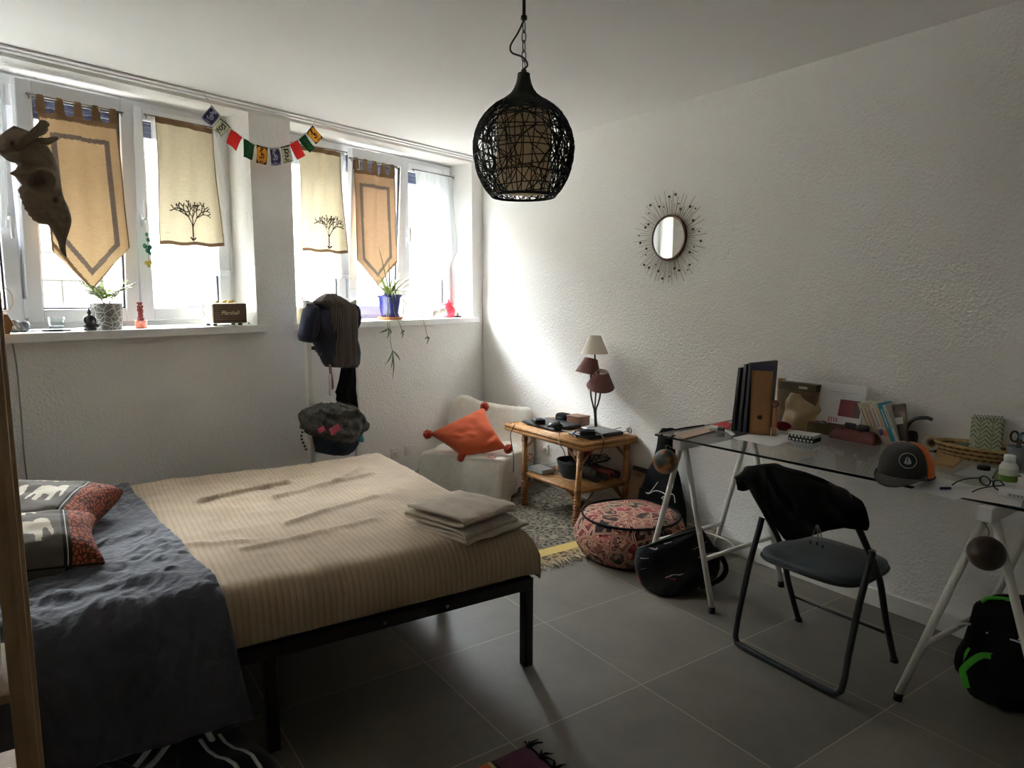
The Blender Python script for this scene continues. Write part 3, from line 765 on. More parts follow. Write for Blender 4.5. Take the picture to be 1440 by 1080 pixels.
def tree_segs():
    S = []; rnd = random.Random(5)
    def br(x, y, a, L, d):
        x2, y2 = x + math.sin(a) * L, y + math.cos(a) * L
        S.append(((x, y), (x2, y2)))
        if d > 0:
            for da in ((-.55, .1, .6) if d > 2 else (-.5, .45)):
                br(x2, y2, a + da + rnd.uniform(-.2, .2), L * rnd.uniform(.62, .8), d - 1)
    br(0, 0, .03, .080, 4); br(0, 0, -.9, .02, 0); br(0, 0, 1.0, .025, 0)
    return S
TREE = tree_segs()
def cream(label, tl, tr, bl_, br_, n, tree_px):
    a, b, c, d = [wl(*p, n) for p in (tl, tr, bl_, br_)]; y = -n
    t = thing('embroidered_curtain', label, 'curtain', CORNER, WALL_A, 'cream curtains with a tree embroidered on them')
    tp = wl(*tree_px, n)
    def pt(i, j):
        top = a.lerp(b, i); bot = c.lerp(d, i); p = top.lerp(bot, j)
        p.y = y + .012 * math.sin(i * 9 + .4 + j * .8) * (.5 + .5 * j) + .006 * math.sin(i * 21 + 2 * j)
        p.x += .006 * math.sin(j * 5) * (1 - 2 * i); p.z += .004 * math.sin(i * 14) * (j > .9)
        return p
    wd = (b - a).length
    def mf(i, j):
        if i < .018 or i > .982 or j > .972 or j < .045: return 1
        p = pt(i, j); x, z = p.x - tp.x, p.z - tp.z
        if -.01 < z < .23 and abs(x) < .16:
            w = .0055 if z < .09 else .0032
            if strokes(x, z, TREE, w): return 2
        return 0
    g = MB(); gridm(g, pt, 130, 200, mf); g.build('curtain_cloth', [M['cream'], M['linen_hem'], M['tree_thread']], t)
    return t
cream('cream tree-embroidered curtain right of the linen pennant in the left window', (218, 163), (300, 181), (228, 344), (313, 347), -.160, (271, 338))
cream('cream tree-embroidered curtain left of the linen pennant in the right window', (420, 203), (479, 214), (428, 353), (487, 357), -.160, (464, 349))

def sheer(label, rp, rows, n, mt='sheer'):
    """rows: (left px point, right px point) from top to bottom"""
    t = thing('sheer_curtain', label, 'curtain', CORNER, WALL_A, 'white sheer curtains'); y = -n
    if rp:
        ra, rb = wl(*rp[0], n), wl(*rp[1], n); rod(t, ra.x, ra.z, rb.x, rb.z, y)
    R = [(wl(*l, n), wl(*r, n)) for l, r in rows]
    def pt(i, j):
        q = j * (len(R) - 1); k = min(int(q), len(R) - 2); f = q - k
        l = R[k][0].lerp(R[k + 1][0], f); r = R[k][1].lerp(R[k + 1][1], f); p = l.lerp(r, i)
        w = (r - l).length
        p.y = y + min(.010, w * .08) * math.sin(i * 30 + j * 1.5) + .004 * math.sin(i * 13 + j * 3)
        return p
    g = MB(); gridm(g, pt, 90, 60, lambda i, j: 1 if (j > .965 or i < .012 or i > .988) else 0)
    g.build('curtain_cloth', [M[mt], M['sheer_hem']], t); return t
sheer('white sheer curtain hanging behind the cream curtain at the left window', [(205, 161), (306, 181)], [((212, 163), (304, 183)), ((216, 250), (318, 258)), ((222, 383), (326, 389))], -.206)
sheer('white sheer curtain hanging behind the cream curtain at the right window', [(407, 200), (487, 214)], [((408, 202), (484, 215)), ((412, 290), (492, 300)), ((417, 388), (496, 393))], -.206)
sheer('white pointed sheer curtain on the rightmost window sash', [(581, 238), (637, 249)], [((584, 241), (634, 250)), ((588, 300), (639, 305)), ((594, 352), (643, 352)), ((605, 378), (630, 378)), ((613, 402), (616, 402))], -.180, 'sheer_dense')
sheer('white sheer curtain at the far left sash behind the skull', None, [((-60, 92), (-2, 108)), ((-60, 180), (6, 190)), ((-56, 290), (11, 290)), ((-50, 318), (9, 322)), ((-35, 345), (-20, 345))], -.180)

# ------------------------------------------------------------------ string of prayer flags
FL = [((197, 57), (288, 165), (100, 180), (200, 275), 0), ((285, 180), (395, 285), (205, 290), (300, 385), 1), ((400, 300), (512, 385), (340, 440), (440, 522), 2), ((523, 393), (637, 458), (513, 580), (602, 617), 3),
      ((650, 458), (765, 485), (648, 640), (752, 662), 4), ((775, 488), (878, 487), (808, 668), (912, 660), 0), ((893, 480), (985, 457), (935, 650), (1037, 625), 1), ((988, 452), (1075, 405), (1070, 610), (1150, 565), 2),
      ((1080, 400), (1150, 345), (1185, 540), (1240, 490), 3), ((1160, 335), (1222, 255), (1245, 455), (1318, 390), 4)]
fcol = [(srgb(52, 50, 76), srgb(160, 158, 178)), (srgb(196, 200, 172), srgb(44, 52, 40)), (srgb(208, 48, 46), srgb(190, 40, 40)), (srgb(34, 72, 44), srgb(62, 104, 72)), (srgb(220, 152, 56), srgb(46, 32, 22))]
fm = [(cloth_mat('flag_%s' % nm, (lambda c: (lambda m: c))(c[0]), .2), cloth_mat('flag_print_%s' % nm, (lambda c: (lambda m: c))(c[1]), .1)) for nm, c in zip(('navy', 'cream', 'red', 'green', 'orange'), fcol)]
OM = [((.30, .34), (.42, .26)), ((.42, .26), (.52, .34)), ((.52, .34), (.42, .46)), ((.42, .46), (.55, .56)), ((.55, .56), (.44, .70)), ((.44, .70), (.28, .62)), ((.52, .46), (.66, .44)), ((.66, .44), (.72, .56)), ((.72, .56), (.62, .68)), ((.38, .16), (.50, .20)), ((.50, .20), (.64, .14)), ((.52, .10), (.56, .06))]
OM2 = [((.32, .20), (.62, .24)), ((.46, .24), (.40, .40)), ((.40, .40), (.58, .42)), ((.58, .42), (.64, .60)), ((.64, .60), (.46, .66)), ((.36, .52), (.44, .60)), ((.68, .22), (.74, .44)), ((.30, .74), (.44, .78))]
fpx = lambda p: wl(270 + p[0] / 7.2, 140 + p[1] / 7.2, .085)
pf = thing('prayer_flags', 'string of ten small coloured prayer flags hanging from the curtain rail', 'flags', CORNER, WALL_A)
sp = [wl(284, 124, .085)] + [fpx(p) for f in FL for p in (f[0], f[1])] + [wl(444.5, 168, .085)]
sp[0].z = sp[-1].z = CEIL - .004
MB().tube(sp, .0022, 6).build('cord', simple('flag_cord', srgb(196, 192, 180), .8), pf)
for k, (a, b, c, d, ci) in enumerate(FL):
    A, B, C_, D_ = [fpx(p) for p in (a, b, c, d)]
    pat = OM if ci in (4, 0) else OM2
    def pt(i, j, A=A, B=B, C_=C_, D_=D_, k=k):
        p = A.lerp(B, i).lerp(C_.lerp(D_, i), j); p.y += .012 * math.sin(j * 2.5 + k) * j + .004 * math.sin(i * 6 + k); return p
    def mf(i, j, ci=ci, pat=pat):
        if ci == 2: return 1 if j < .03 else 0
        if .0 < j < .035: return 1
        e = min(i, 1 - i, j, 1 - j)
        if ci in (0, 4, 1) and .05 < e < .085: return 1
        if ci in (0, 4) and (min(i, 1 - i) + min(j, 1 - j)) < .24: return 1
        if strokes(i, j, pat, .045 if ci != 3 else .03): return 1
        if .82 < j < .87 and .3 < i < .7: return 1
        return 0
    g = MB(); gridm(g, pt, 40, 46, mf); g.build('flag', list(fm[ci]), pf)

# ------------------------------------------------------------------ things on the window sills
def sill_at(px, py): return on_z(px, py, SILL_Z + .001)
def sill_n(px, n):
    p = on_win(px, 450, n); return V((p.x, p.y, SILL_Z + .001))
# radio-style loudspeaker
M['cream_vinyl'] = simple('cream_vinyl', srgb(224, 218, 200), .55, bump=.2, bscale=500)
def grille():
    m = NT('brown_speaker_grille'); v = m.obj(); x, y, z = m.sep(v)[:3]
    s = m.math('SINE', m.math('MULTIPLY', z, 2 * pi / .0135)); n = m.noise(v, 300, 2)
    m.col(m.mix(m.math('GREATER_THAN', s, .55), m.mix(n, srgb(134, 112, 92), srgb(104, 86, 70)), srgb(66, 46, 36))).rough(.85); m.bump(s, .2, .002); return m.mat
M['grille'] = grille(); M['brass'] = simple('brass', srgb(196, 164, 96), .3, 1.0); M['dk_brown'] = simple('dark_brown_trim', srgb(70, 46, 36), .6)
p0 = sill_n(299, -.005)
spk = thing('loudspeaker', 'cream loudspeaker with brown grille on the left window sill', 'loudspeaker', p0, WALL_A)
w_, h_, d_ = .222, .122, .14
m = MB(); m.rbox((w_ / 2, d_ / 2, .012 + h_ / 2), (w_, d_, h_), .010); m.build('cabinet', M['cream_vinyl'], spk)
m = MB(); m.bx((.010, -.003, .020), (w_ - .010, .004, h_ + .004)); m.build('speaker_grille', M['grille'], spk)
m = MB(); ring(m, .006, w_ - .006, .016, h_ + .008, -.005, .003, .006); m.build('front_trim', M['dk_brown'], spk)
m = MB(); m.tube(smooth_path([(-.002, .03, .035), (-.022, .04, .06), (-.024, .07, .09), (-.006, .09, .125), (.0, .1, .13)], 6), .005, 8); m.build('carrying_strap', M['cream_vinyl'], spk)
for x in (.03, w_ - .03):
    for y in (.03, d_ - .03): MB().cyl((x, y, 0), (x, y, .014), .012, seg=14).build('foot', M['rubber'], spk)
for k in range(3): MB().cyl((.06 + k * .04, .07, h_ + .012), (.08 + k * .05, .07, h_ + .024), .011, .010, 16).build('knob', M['brass'], spk)
def text_part(s, size, mat, parent, loc, rot, extr=.0006, shear=0.0, name='lettering'):
    cu = bpy.data.curves.new(name, 'FONT'); cu.body = s; cu.size = size; cu.extrude = extr; cu.shear = shear; cu.align_x = 'CENTER'; cu.align_y = 'CENTER'
    o = bpy.data.objects.new(name, cu); COL.objects.link(o); dg = bpy.context.evaluated_depsgraph_get(); dg.update()
    me = bpy.data.meshes.new_from_object(o.evaluated_get(dg)); bpy.data.objects.remove(o); bpy.data.curves.remove(cu)
    me.materials.clear(); me.materials.append(mat)
    q = bpy.data.objects.new(name, me); COL.objects.link(q); q.parent = parent; q.location = loc; q.rotation_euler = rot; return q
M['gold_ink'] = simple('pale_gold_lettering', srgb(214, 200, 168), .4, .3)
text_part('Marshall', .034, M['gold_ink'], spk, (w_ / 2, -.0045, .076), (rad(90), 0, 0), .0012, .25)
pc = sill_n(347, -.06); cab = MB(); cab.tube(smooth_path([pc + V((.02, .05, .006)), pc + V((.05, .02, .006)), pc + V((.07, .06, .006)), pc + V((.03, .12, .006))], 6), .004, 6)
tag(cab.build('speaker_cable', M['black_plastic']), 'short black cable end beside the cream loudspeaker on the sill', 'cable')

# leaf-patterned planter with small plant
def leaf_pot():
    m = NT('leaf_line_pot'); v = m.obj(coord='Object'); x, y, z = m.sep(v)[:3]
    a = m.math('ARCTAN2', y, x); uv = m.comb(m.math('MULTIPLY', a, .11), z, 0)
    d = m.voro(uv, 17, 'DISTANCE_TO_EDGE'); fd = m.voro(uv, 17, 'F1')
    w = m.math('SINE', m.math('MULTIPLY', fd, 40))
    ln = m.math('MAXIMUM', m.math('LESS_THAN', d, .05), m.math('GREATER_THAN', m.noise(m.comb(m.math('MULTIPLY', a, 3.2), m.math('MULTIPLY', z, 34), 0), 3.2, 1, .5, 3.0), .57))
    m.col(m.mix(ln, srgb(92, 92, 88), srgb(214, 212, 204))).rough(.6); return m.mat
M['leaf_pot'] = leaf_pot(); M['soil'] = simple('potting_soil', srgb(52, 40, 30), .95, nz=.4)
M['leaf'] = simple('young_leaf', srgb(122, 150, 50), .55, nz=.25, nscale=20); M['leaf_dark'] = simple('dark_leaf', srgb(84, 106, 60), .55, nz=.25); M['stem'] = simple('woody_stem', srgb(110, 92, 62), .7)
pp0 = sill_n(151, -.06)
pot = thing('potted_fern', 'small green plant in a grey and white leaf-patterned pot on the left sill', 'potted plant', pp0, WALL_A)
pot.scale = (.66,) * 3
MB().lathe([(.096, 0), (.104, .004), (.116, .205), (.118, .21), (.112, .21), (.108, .19)], seg=36).build('plant_pot', M['leaf_pot'], pot)
MB().lathe([(.0, .185), (.108, .186)], seg=24, cap=False).build('soil', M['soil'], pot)
rnd = random.Random(3)
for k in range(13):
    a = rnd.uniform(0, 2 * pi); L = rnd.uniform(.16, .29); tip = V((math.cos(a) * L * .75, math.sin(a) * L * .75, .185 + L * rnd.uniform(.55, .95)))
    pth = smooth_path([(math.cos(a) * .01, math.sin(a) * .01, .185), tip * .45 + V((0, 0, .13)), tip], 6)
    m = MB(); m.tube(pth, [.0028] * (len(pth) - 1) + [.001], 5, m=1)
    for j in range(4, len(pth)):
        for s in (-1, 1):
            d = (pth[j] - pth[j - 1]).normalized(); sd = d.cross(V((0, 0, 1))).normalized() * s
            q = pth[j]; e = q + sd * .046 + d * .018 + V((0, 0, rnd.uniform(-.012, .012))); mid = q.lerp(e, .5)
            m.add([q, mid + d * .010 + V((0, 0, .004)), e, mid - d * .007 + V((0, 0, .004))], [(0, 1, 2, 3)], 0, True)
    m.build('frond', [M['leaf'] if k % 3 else M['leaf_dark'], M['stem']], pot)
# seated Buddha figure
M['dark_stone'] = simple('dark_carved_stone', srgb(56, 56, 62), .45, nz=.2)
bu = thing('buddha_figurine', 'small dark seated Buddha figure beside the leaf-patterned pot', 'figurine', sill_n(126, .0), WALL_A + rad(10))
bu.scale = (.62, .62, .68)
m = MB(); m.lathe([(.050, 0), (.054, .006), (.050, .018), (.046, .024)], seg=24, sx=.9, sy=.75); m.build('plinth', M['dark_stone'], bu)
m = MB(); m.lathe([(.018, .022), (.030, .03), (.033, .05), (.030, .075), (.036, .098), (.030, .110), (.013, .116), (.011, .124)], seg=22, sy=.72)
for s in (-1, 1):
    m.tube(smooth_path([(s * .008, -.01, .032), (s * .046, -.012, .034), (s * .040, -.030, .036), (s * -.004, -.034, .038)], 6), [.015] * 12 + [.013] * 6 + [.010], 10)
    m.tube(smooth_path([(s * .031, 0, .102), (s * .042, -.004, .075), (s * .034, -.020, .052), (s * .004, -.030, .050)], 6), [.010] * 6 + [.0085] * 12 + [.007], 9)
m.ball((0, -.002, .136), .0175, sc=(.9, .95, 1.1)); m.ball((0, 0, .153), .010); m.lathe([(.006, .158), (.004, .166), (.0, .175)], seg=10); m.ball((0, -.019, .134), .0035)
for s in (-1, 1): m.ball((s * .0165, 0, .132), .004, sc=(.5, .8, 1.8))
m.build('body', M['dark_stone'], bu)
# tumbler on a dark coaster
co = thing('coaster', 'flat dark coaster under the drinking glass on the left sill', 'coaster', sill_n(79, -.07), WALL_A)
co.scale = (.74, .74, 1)
MB().lathe([(.080, 0), (.088, .003), (.086, .007), (.06, .006), (.0, .006)], seg=28).build('coaster_disc', M['dark_stone'], co)
tu = thing('drinking_glass', 'clear straight drinking glass on a dark coaster', 'glass', sill_n(79, -.07) + V((0, 0, .007)), WALL_A)
tu.scale = (.68,) * 3
MB().lathe([(.0, 0), (.048, 0), (.056, .09), (.053, .09), (.046, .010), (.0, .010)], seg=28, cap=False).build('tumbler', M['clear'], tu)
MB().lathe([(.0, .011), (.044, .011), (.046, .028), (.0, .028)], seg=24, cap=False).build('candle_wax', simple('pale_wax', srgb(214, 218, 220), .5), tu)
# stones
for i, (px, py, s, c, lb) in enumerate(((21, 467, (.034, .028, .034), srgb(96, 94, 92), 'upright striped grey stone next to the wooden diamond on the sill'), (33, 466.5, (.032, .03, .029), srgb(70, 72, 74), 'rounded dark stone, right one of two beside the wooden diamond'))):
    m = NT('stone_%d' % i); m.col(m.ramp(m.wave(m.obj(rot=(0, .5, .6)), 22, 3), [(.3, c), (.8, tuple(min(1, x * 2.6) for x in c[:3]))])).rough(.6)
    b = MB(); b.ball((0, 0, s[2] * .92), 1, 18, 12, sc=s); b.v = [tuple(V(p) * (1 + .12 * vnoise(p[0] * 40, p[1] * 40, p[2] * 40 + i))) for p in b.v]
    tag(b.build('stone', m.mat, loc=sill_at(px, py), rot=(0, 0, WALL_A)), lb, 'stone', 'stones on the window sill')
# wooden diamond with wire ring
M['oak'] = wood('light_brown_wood', srgb(150, 100, 62), srgb(186, 134, 88), .5, 10, 'Z')
wd_ = thing('wooden_ornament', 'brown wooden diamond-shaped ornament with a wire ring at the left end of the sill', 'ornament', sill_at(4, 470), WALL_A)
wd_.scale = (.68,) * 3
m = MB(); m.prism([(-.06, .03), (-.045, 0), (.035, 0), (.066, .068), (.03, .135), (-.02, .135), (-.066, .075)], -.025, .025, Matrix.Rotation(rad(90), 4, 'X')); m.build('wooden_block', M['oak'], wd_, bevel=.004)
m = MB(); m.tube([(-.01 + .085 * math.cos(2 * pi * k / 40), 0, .235 + .095 * math.sin(2 * pi * k / 40)) for k in range(40)], .0028, 8, closed=True); m.build('wire_ring', simple('copper_wire', srgb(150, 108, 84), .35, 1), wd_)
m = MB(); m.lathe([(.012, .134), (.014, .15), (.008, .165), (.012, .175), (.0, .182)], seg=14); m.build('finial', M['dark_stone'], wd_)
# red candle holder with column of red beads
M['red_bead'] = simple('red_beads', srgb(150, 54, 40), .35); M['orange_glass'] = simple('orange_glass', srgb(196, 92, 58), .15, coat=.5)
cd = thing('candle_holder', 'orange red glass pot with a column of red beads on the left sill', 'candle holder', sill_n(198, -.05), WALL_A)
cd.scale = (.66,) * 3
MB().lathe([(.040, 0), (.046, .004), (.047, .055), (.051, .06), (.051, .066), (.041, .066), (.039, .012)], seg=26).build('glass_pot', M['orange_glass'], cd)
for k in range(44):
    z = .062 + .155 * (k // 4) / 10.5; a = k * 1.7; r = .017 - .004 * (k // 4) / 10
    MB().ball((math.cos(a) * r + .004 * math.sin(k), math.sin(a) * r, z), .0098, 10, 7).build('bead', M['red_bead'], cd) if k % 1 == 0 else None
# hanging glass ornament on the window handle
hp = wl(206, 322, -.155)
ho = thing('hanging_ornament', 'string of small green and yellow glass drops hanging on the window handle', 'ornament', CORNER + WD * hp.x - WN * hp.y + V((0, 0, hp.z)), WALL_A)
gm = [simple('green_glass_drop', srgb(72, 146, 116), .2), simple('yellow_glass_drop', srgb(190, 176, 84), .2)]
MB().tube([(0, 0, .03), (0, 0, -.21)], .0012, 5).build('thread', M['rod'], ho)
for k, (x, z, r, c) in enumerate(((0, -.03, .010, 0), (.006, -.06, .012, 0), (-.014, -.095, .013, 0), (.014, -.10, .013, 0), (0, -.12, .014, 0), (.012, -.135, .010, 0), (-.012, -.19, .011, 1), (.008, -.185, .012, 1), (0, -.205, .010, 1))):
    MB().ball((x, 0, z), r, 10, 8, sc=(1, .5, 1.1)).build('glass_drop', gm[c], ho)

# ------------------------------------------------------------------ right window sill
def pot_blue():
    m = NT('glazed_blue_pot'); v = m.obj(); z = m.sep(v)[2]
    m.col(m.mix(m.noise(v, 18, 3), srgb(34, 36, 104), srgb(54, 58, 150))).rough(.18); m.b.inputs['Coat Weight'].default_value = .6; return m.mat
sp0 = sill_n(549, -.06)
spd = thing('spider_plant', 'spider plant in a glossy blue pot with hanging runners on the right sill', 'potted plant', sp0, WALL_A)
spd.scale = (1.0,) * 3
MB().lathe([(.0, 0), (.085, 0), (.094, .006), (.097, .022), (.090, .022), (.086, .010), (.0, .009)], seg=32, cap=False).build('saucer', simple('terracotta', srgb(172, 104, 62), .7), spd)
MB().lathe([(.0, .010), (.066, .010), (.070, .016), (.090, .165), (.099, .170), (.100, .188), (.092, .188), (.088, .17), (.0, .168)], seg=36, cap=False).build('plant_pot', pot_blue(), spd)
def strap_leaf(m, p0, dirv, L, rise, droop, w, mi=0, n=9):
    d = V((dirv[0], dirv[1], 0)).normalized(); sd = V((-d.y, d.x, 0)); vs = []
    for k in range(n + 1):
        t = k / n; q = V(p0) + d * L * t + V((0, 0, rise * t * 1.6 - droop * t * t)); ww = w * (1 - t) ** .6 * min(1, .5 + t * 3)
        vs += [q - sd * ww, q + V((0, 0, -ww * .5)), q + sd * ww]
    m.add(vs, [(k * 3 + i, k * 3 + i + 1, k * 3 + i + 4, k * 3 + i + 3) for k in range(n) for i in (0, 1)], mi, True)
M['spider'] = NT('striped_spider_leaf').col(srgb(134, 146, 66)).rough(.5).mat; M['spider_dark'] = NT('dark_spider_leaf').col(srgb(78, 98, 46)).rough(.5).mat
rnd = random.Random(11)
for k in range(44):
    a = 2 * pi * k / 44 + rnd.uniform(-.15, .15); L = rnd.uniform(.16, .46)
    m = MB(); strap_leaf(m, (math.cos(a) * .02, math.sin(a) * .02, .17), (math.cos(a), math.sin(a)), L * (.35 if math.sin(a) > .2 else .8 if abs(math.cos(a)) > .6 else .6), rnd.uniform(.10, .24), rnd.uniform(.12, .30), .0085)
    m.build('leaf', M['spider'] if k % 4 else M['spider_dark'], spd)
for (dx, rise) in ((-.115, .34), (-.02, .24), (.03, .25)):
    m = MB(); strap_leaf(m, (0, 0, .17), (dx, -.02), abs(dx) + .01, rise * .85, rise * .25, .006, n=12); m.build('leaf', M['spider_dark'], spd)
def loc_of(px, py, n):                # local to the spider plant
    p = on_win(px, py, n) - sp0; return V((p.dot(WD), -p.dot(WN), p.z))
for pts, lv in (([(545, 414, .0), (546, 440, .05), (548, 452, .06), (549, 480, .07), (552, 493, .07)], 'a'), ([(552, 414, .0), (555, 440, .05), (562, 455, .06), (565, 464, .06)], 'b'), ([(560, 414, .0), (575, 430, .04), (590, 440, .06), (596, 452, .06), (601, 473, .07)], 'c'), ([(548, 414, 0), (544, 440, .05), (545, 452, .06), (546, 462, .06)], 'd')):
    ctr = smooth_path([loc_of(*p) for p in pts], 6); m = MB(); m.tube(ctr, .0022, 5); e = ctr[-1]
    ends = {'a': [(542, 513), (552, 534), (563, 508), (549, 520)], 'b': [(565, 476), (563, 470), (568, 468)], 'c': [(600, 484), (597, 476), (603, 478)], 'd': [(534, 468), (544, 477), (550, 470)]}[lv]
    r_ = m.build('runner', M['spider'], spd)
    for (ex, ey) in ends:
        q = loc_of(ex, ey, pts[-1][2] + .004); d = q - e; sd = d.cross(V((0, 1, 0))).normalized()
        mm = MB(); vs = []
        for k in range(7):
            t = k / 6; c = e.lerp(q, t) + V((0, -.012 * math.sin(t * pi), 0)); w = .006 * math.sin(pi * min(1, .12 + t * .88)) + .0006; vs += [c - sd * w, c + sd * w]
        mm.add(vs, [(2 * k, 2 * k + 1, 2 * k + 3, 2 * k + 2) for k in range(6)], 0, True); mm.build('plantlet_leaf', M['spider_dark'], r_)
# red lantern jar, shells, dish
M['red_glass'] = simple('red_pink_glass', srgb(224, 64, 84), .2, coat=.4)
rj = thing('lantern_jar', 'bright pink red glass jar in the right corner of the right sill', 'jar', sill_n(630, -.095), WALL_A)
rj.scale = (1.3,) * 3
MB().lathe([(.0, 0), (.036, 0), (.046, .02), (.047, .05), (.038, .068), (.032, .074), (.036, .082), (.030, .082), (.026, .074)], seg=24, cap=False).build('jar_body', M['red_glass'], rj)
MB().lathe([(.037, .082), (.037, .090), (.012, .098), (.006, .115), (.0, .118)], seg=20).build('lid', M['red_glass'], rj)
M['shell'] = simple('pale_shell', srgb(222, 212, 198), .5, nz=.12)
for px, s, lb in ((612, .055, 'small white sea shell leaning on the right sill, left of the jar'), (620, .072, 'larger pale shell touching the pink red jar on the sill')):
    m = MB()
    prof = lambda a, b: V((s * math.cos(rad(200) * (a - .5)) * b * (1 + .05 * math.sin(a * 60)), -s * .35 * math.sin(b * pi * .5) + .0, s * (.1 + .9 * b) * math.cos((a - .5) * 2.2) * (1 + .05 * math.sin(a * 60)) if False else s * b * (math.cos((a - .5) * 2.4)) * (1 + .04 * math.sin(a * 60))))
    m.grid(lambda a, b: V((s * b * math.sin((a - .5) * 2.4) * (1 + .04 * math.sin(a * 60)), -s * .45 * math.sin(b * pi * .8), s * b * math.cos((a - .5) * 2.4))), 40, 12)
    tag(m.build('sea_shell', M['shell'], loc=sill_n(px, -.06 if px > 615 else -.02) + V((0, 0, .012)), rot=(0, rad(-28), WALL_A), solid=.004), lb, 'shell', 'shells on the sill')
ds = thing('small_dish', 'small flat grey dish right of the pink red jar', 'dish', sill_n(643.5, -.07), WALL_A)
MB().lathe([(.0, .002), (.03, .0), (.042, .008), (.044, .010), (.03, .006), (.0, .006)], seg=22, cap=False).build('dish_plate', M['dark_stone'], ds)
ic = thing('incense_cone_holder', 'tiny white and green figure standing in the small grey dish', 'ornament', sill_n(643.5, -.07) + V((0, 0, .007)), WALL_A)
MB().lathe([(.012, 0), (.010, .012), (.006, .020), (.009, .028), (.0, .034)], seg=12).build('figure', simple('pale_green_glaze', srgb(160, 190, 170), .4), ic)
cn = thing('pillar_candle', 'short cream candle at the left end of the right sill, behind the clothes', 'candle', sill_n(422, -.06), WALL_A)
MB().lathe([(.0, 0), (.034, 0), (.035, .10), (.030, .104), (.0, .098)], seg=20, cap=False).build('wax', simple('cream_wax', srgb(222, 212, 178), .5), cn)
MB().tube([(0, 0, .098), (.002, 0, .112)], .0015, 5).build('wick', M['black_plastic'], cn)
sp_ = wl(424, 418, -.205)
su = thing('window_drop', 'clear and pink glass drop hanging in the lower left of the right window', 'ornament', CORNER + WD * sp_.x - WN * sp_.y + V((0, 0, sp_.z)), WALL_A)
MB().lathe([(.0, -.048), (.022, -.044), (.034, -.02), (.028, .008), (.010, .040), (.0, .052)], seg=22, sy=.45, cap=False).build('drop', M['clear'], su)
for k in range(9):
    MB().ball((.018 * math.cos(k * 2.4) * (k / 9) ** .5, -.010, -.016 + .018 * math.sin(k * 2.4) * (k / 9) ** .5), .0055, 8, 6).build('pink_bead', M['red_glass'], su)
MB().tube([(0, 0, .05), (-.05, .0, .12)], .001, 5).build('thread', M['rod'], su)
# ------------------------------------------------------------------ wooden shelf in the left foreground
M['post_wood'] = wood('pale_pine', srgb(128, 100, 70), srgb(158, 126, 90), .6, 9, 'Z')
shf = thing('shelf_unit', 'slim wooden shelf unit cut by the left edge of the picture', 'shelf', (-.45, 1.735, 0), 0)
px0, px1 = .388 - .0365, .388
for x0 in (-.388, .388 - .0365):
    for y0 in (-.135, .1):
        m = MB(); poly = [(x0, y0), (x0 + .024, y0), (x0 + .0365, y0 + .0125), (x0 + .0365, y0 + .036), (x0, y0 + .036)]
        m.prism(poly, 0, 2.05); m.build('post', M['post_wood'], shf, bevel=.0015)
for z in (.12, .40, .66, .98, 1.3, 1.62, 1.94):
    m = MB(); m.bx((-.352, -.13, z), (.352, .13, z + .018)); m.build('shelf_board', M['post_wood'], shf, bevel=.002)
# things on the shelf, seen as slivers beside the post
def shelf_pt(x, y, z): return V((-.45 + x, 1.735 + y, z))
m = MB(); m.lathe([(.055, 0), (.075, .02), (.078, .12), (.06, .17), (.045, .19), (.047, .2), (.0, .2)], seg=24); tag(m.build('white_vase', simple('white_glaze', srgb(216, 214, 208), .3), loc=shelf_pt(.262, -.02, .678)), 'white round vase standing on the shelf behind the wooden post', 'vase')
m = MB(); m.rbox((0, 0, .03), (.10, .09, .06), .008); tag(m.build('tin_box', simple('worn_tin', srgb(150, 146, 138), .35, .8), loc=shelf_pt(.29, -.085, .4185)), 'small tin box on the lower shelf behind the post', 'box')
rnd = random.Random(2)
for k in range(3):
    m = MB(); m.grid(lambda a, b, k=k: V(((a - .5) * .15, (b - .5) * .12, .006 + .016 * k + .012 * vnoise(a * 4 + k * 3, b * 4, k) + .006 * vnoise(a * 11, b * 11, k))), 16, 14)
    tag(m.build('crumpled_paper', M['paper'], loc=shelf_pt(.27 - .02 * k, -.06 + .02 * k, .150), rot=(0, 0, .5 * k), solid=.001), ['white crumpled paper lying lowest in the pile on the bottom shelf', 'white crumpled paper in the middle of the pile on the bottom shelf', 'white crumpled paper on top of the pile on the bottom shelf'][k], 'paper', 'crumpled papers on the shelf')
m = MB(); m.rbox((0, 0, .05), (.2, .16, .1), .03, rot=(0, 0, .2)); tag(m.build('dark_pouch', M['black_fabric'], loc=shelf_pt(.2, .0, .678) + V((-.1, 0, 0))), 'dark cloth pouch on the shelf left of the white vase', 'pouch')

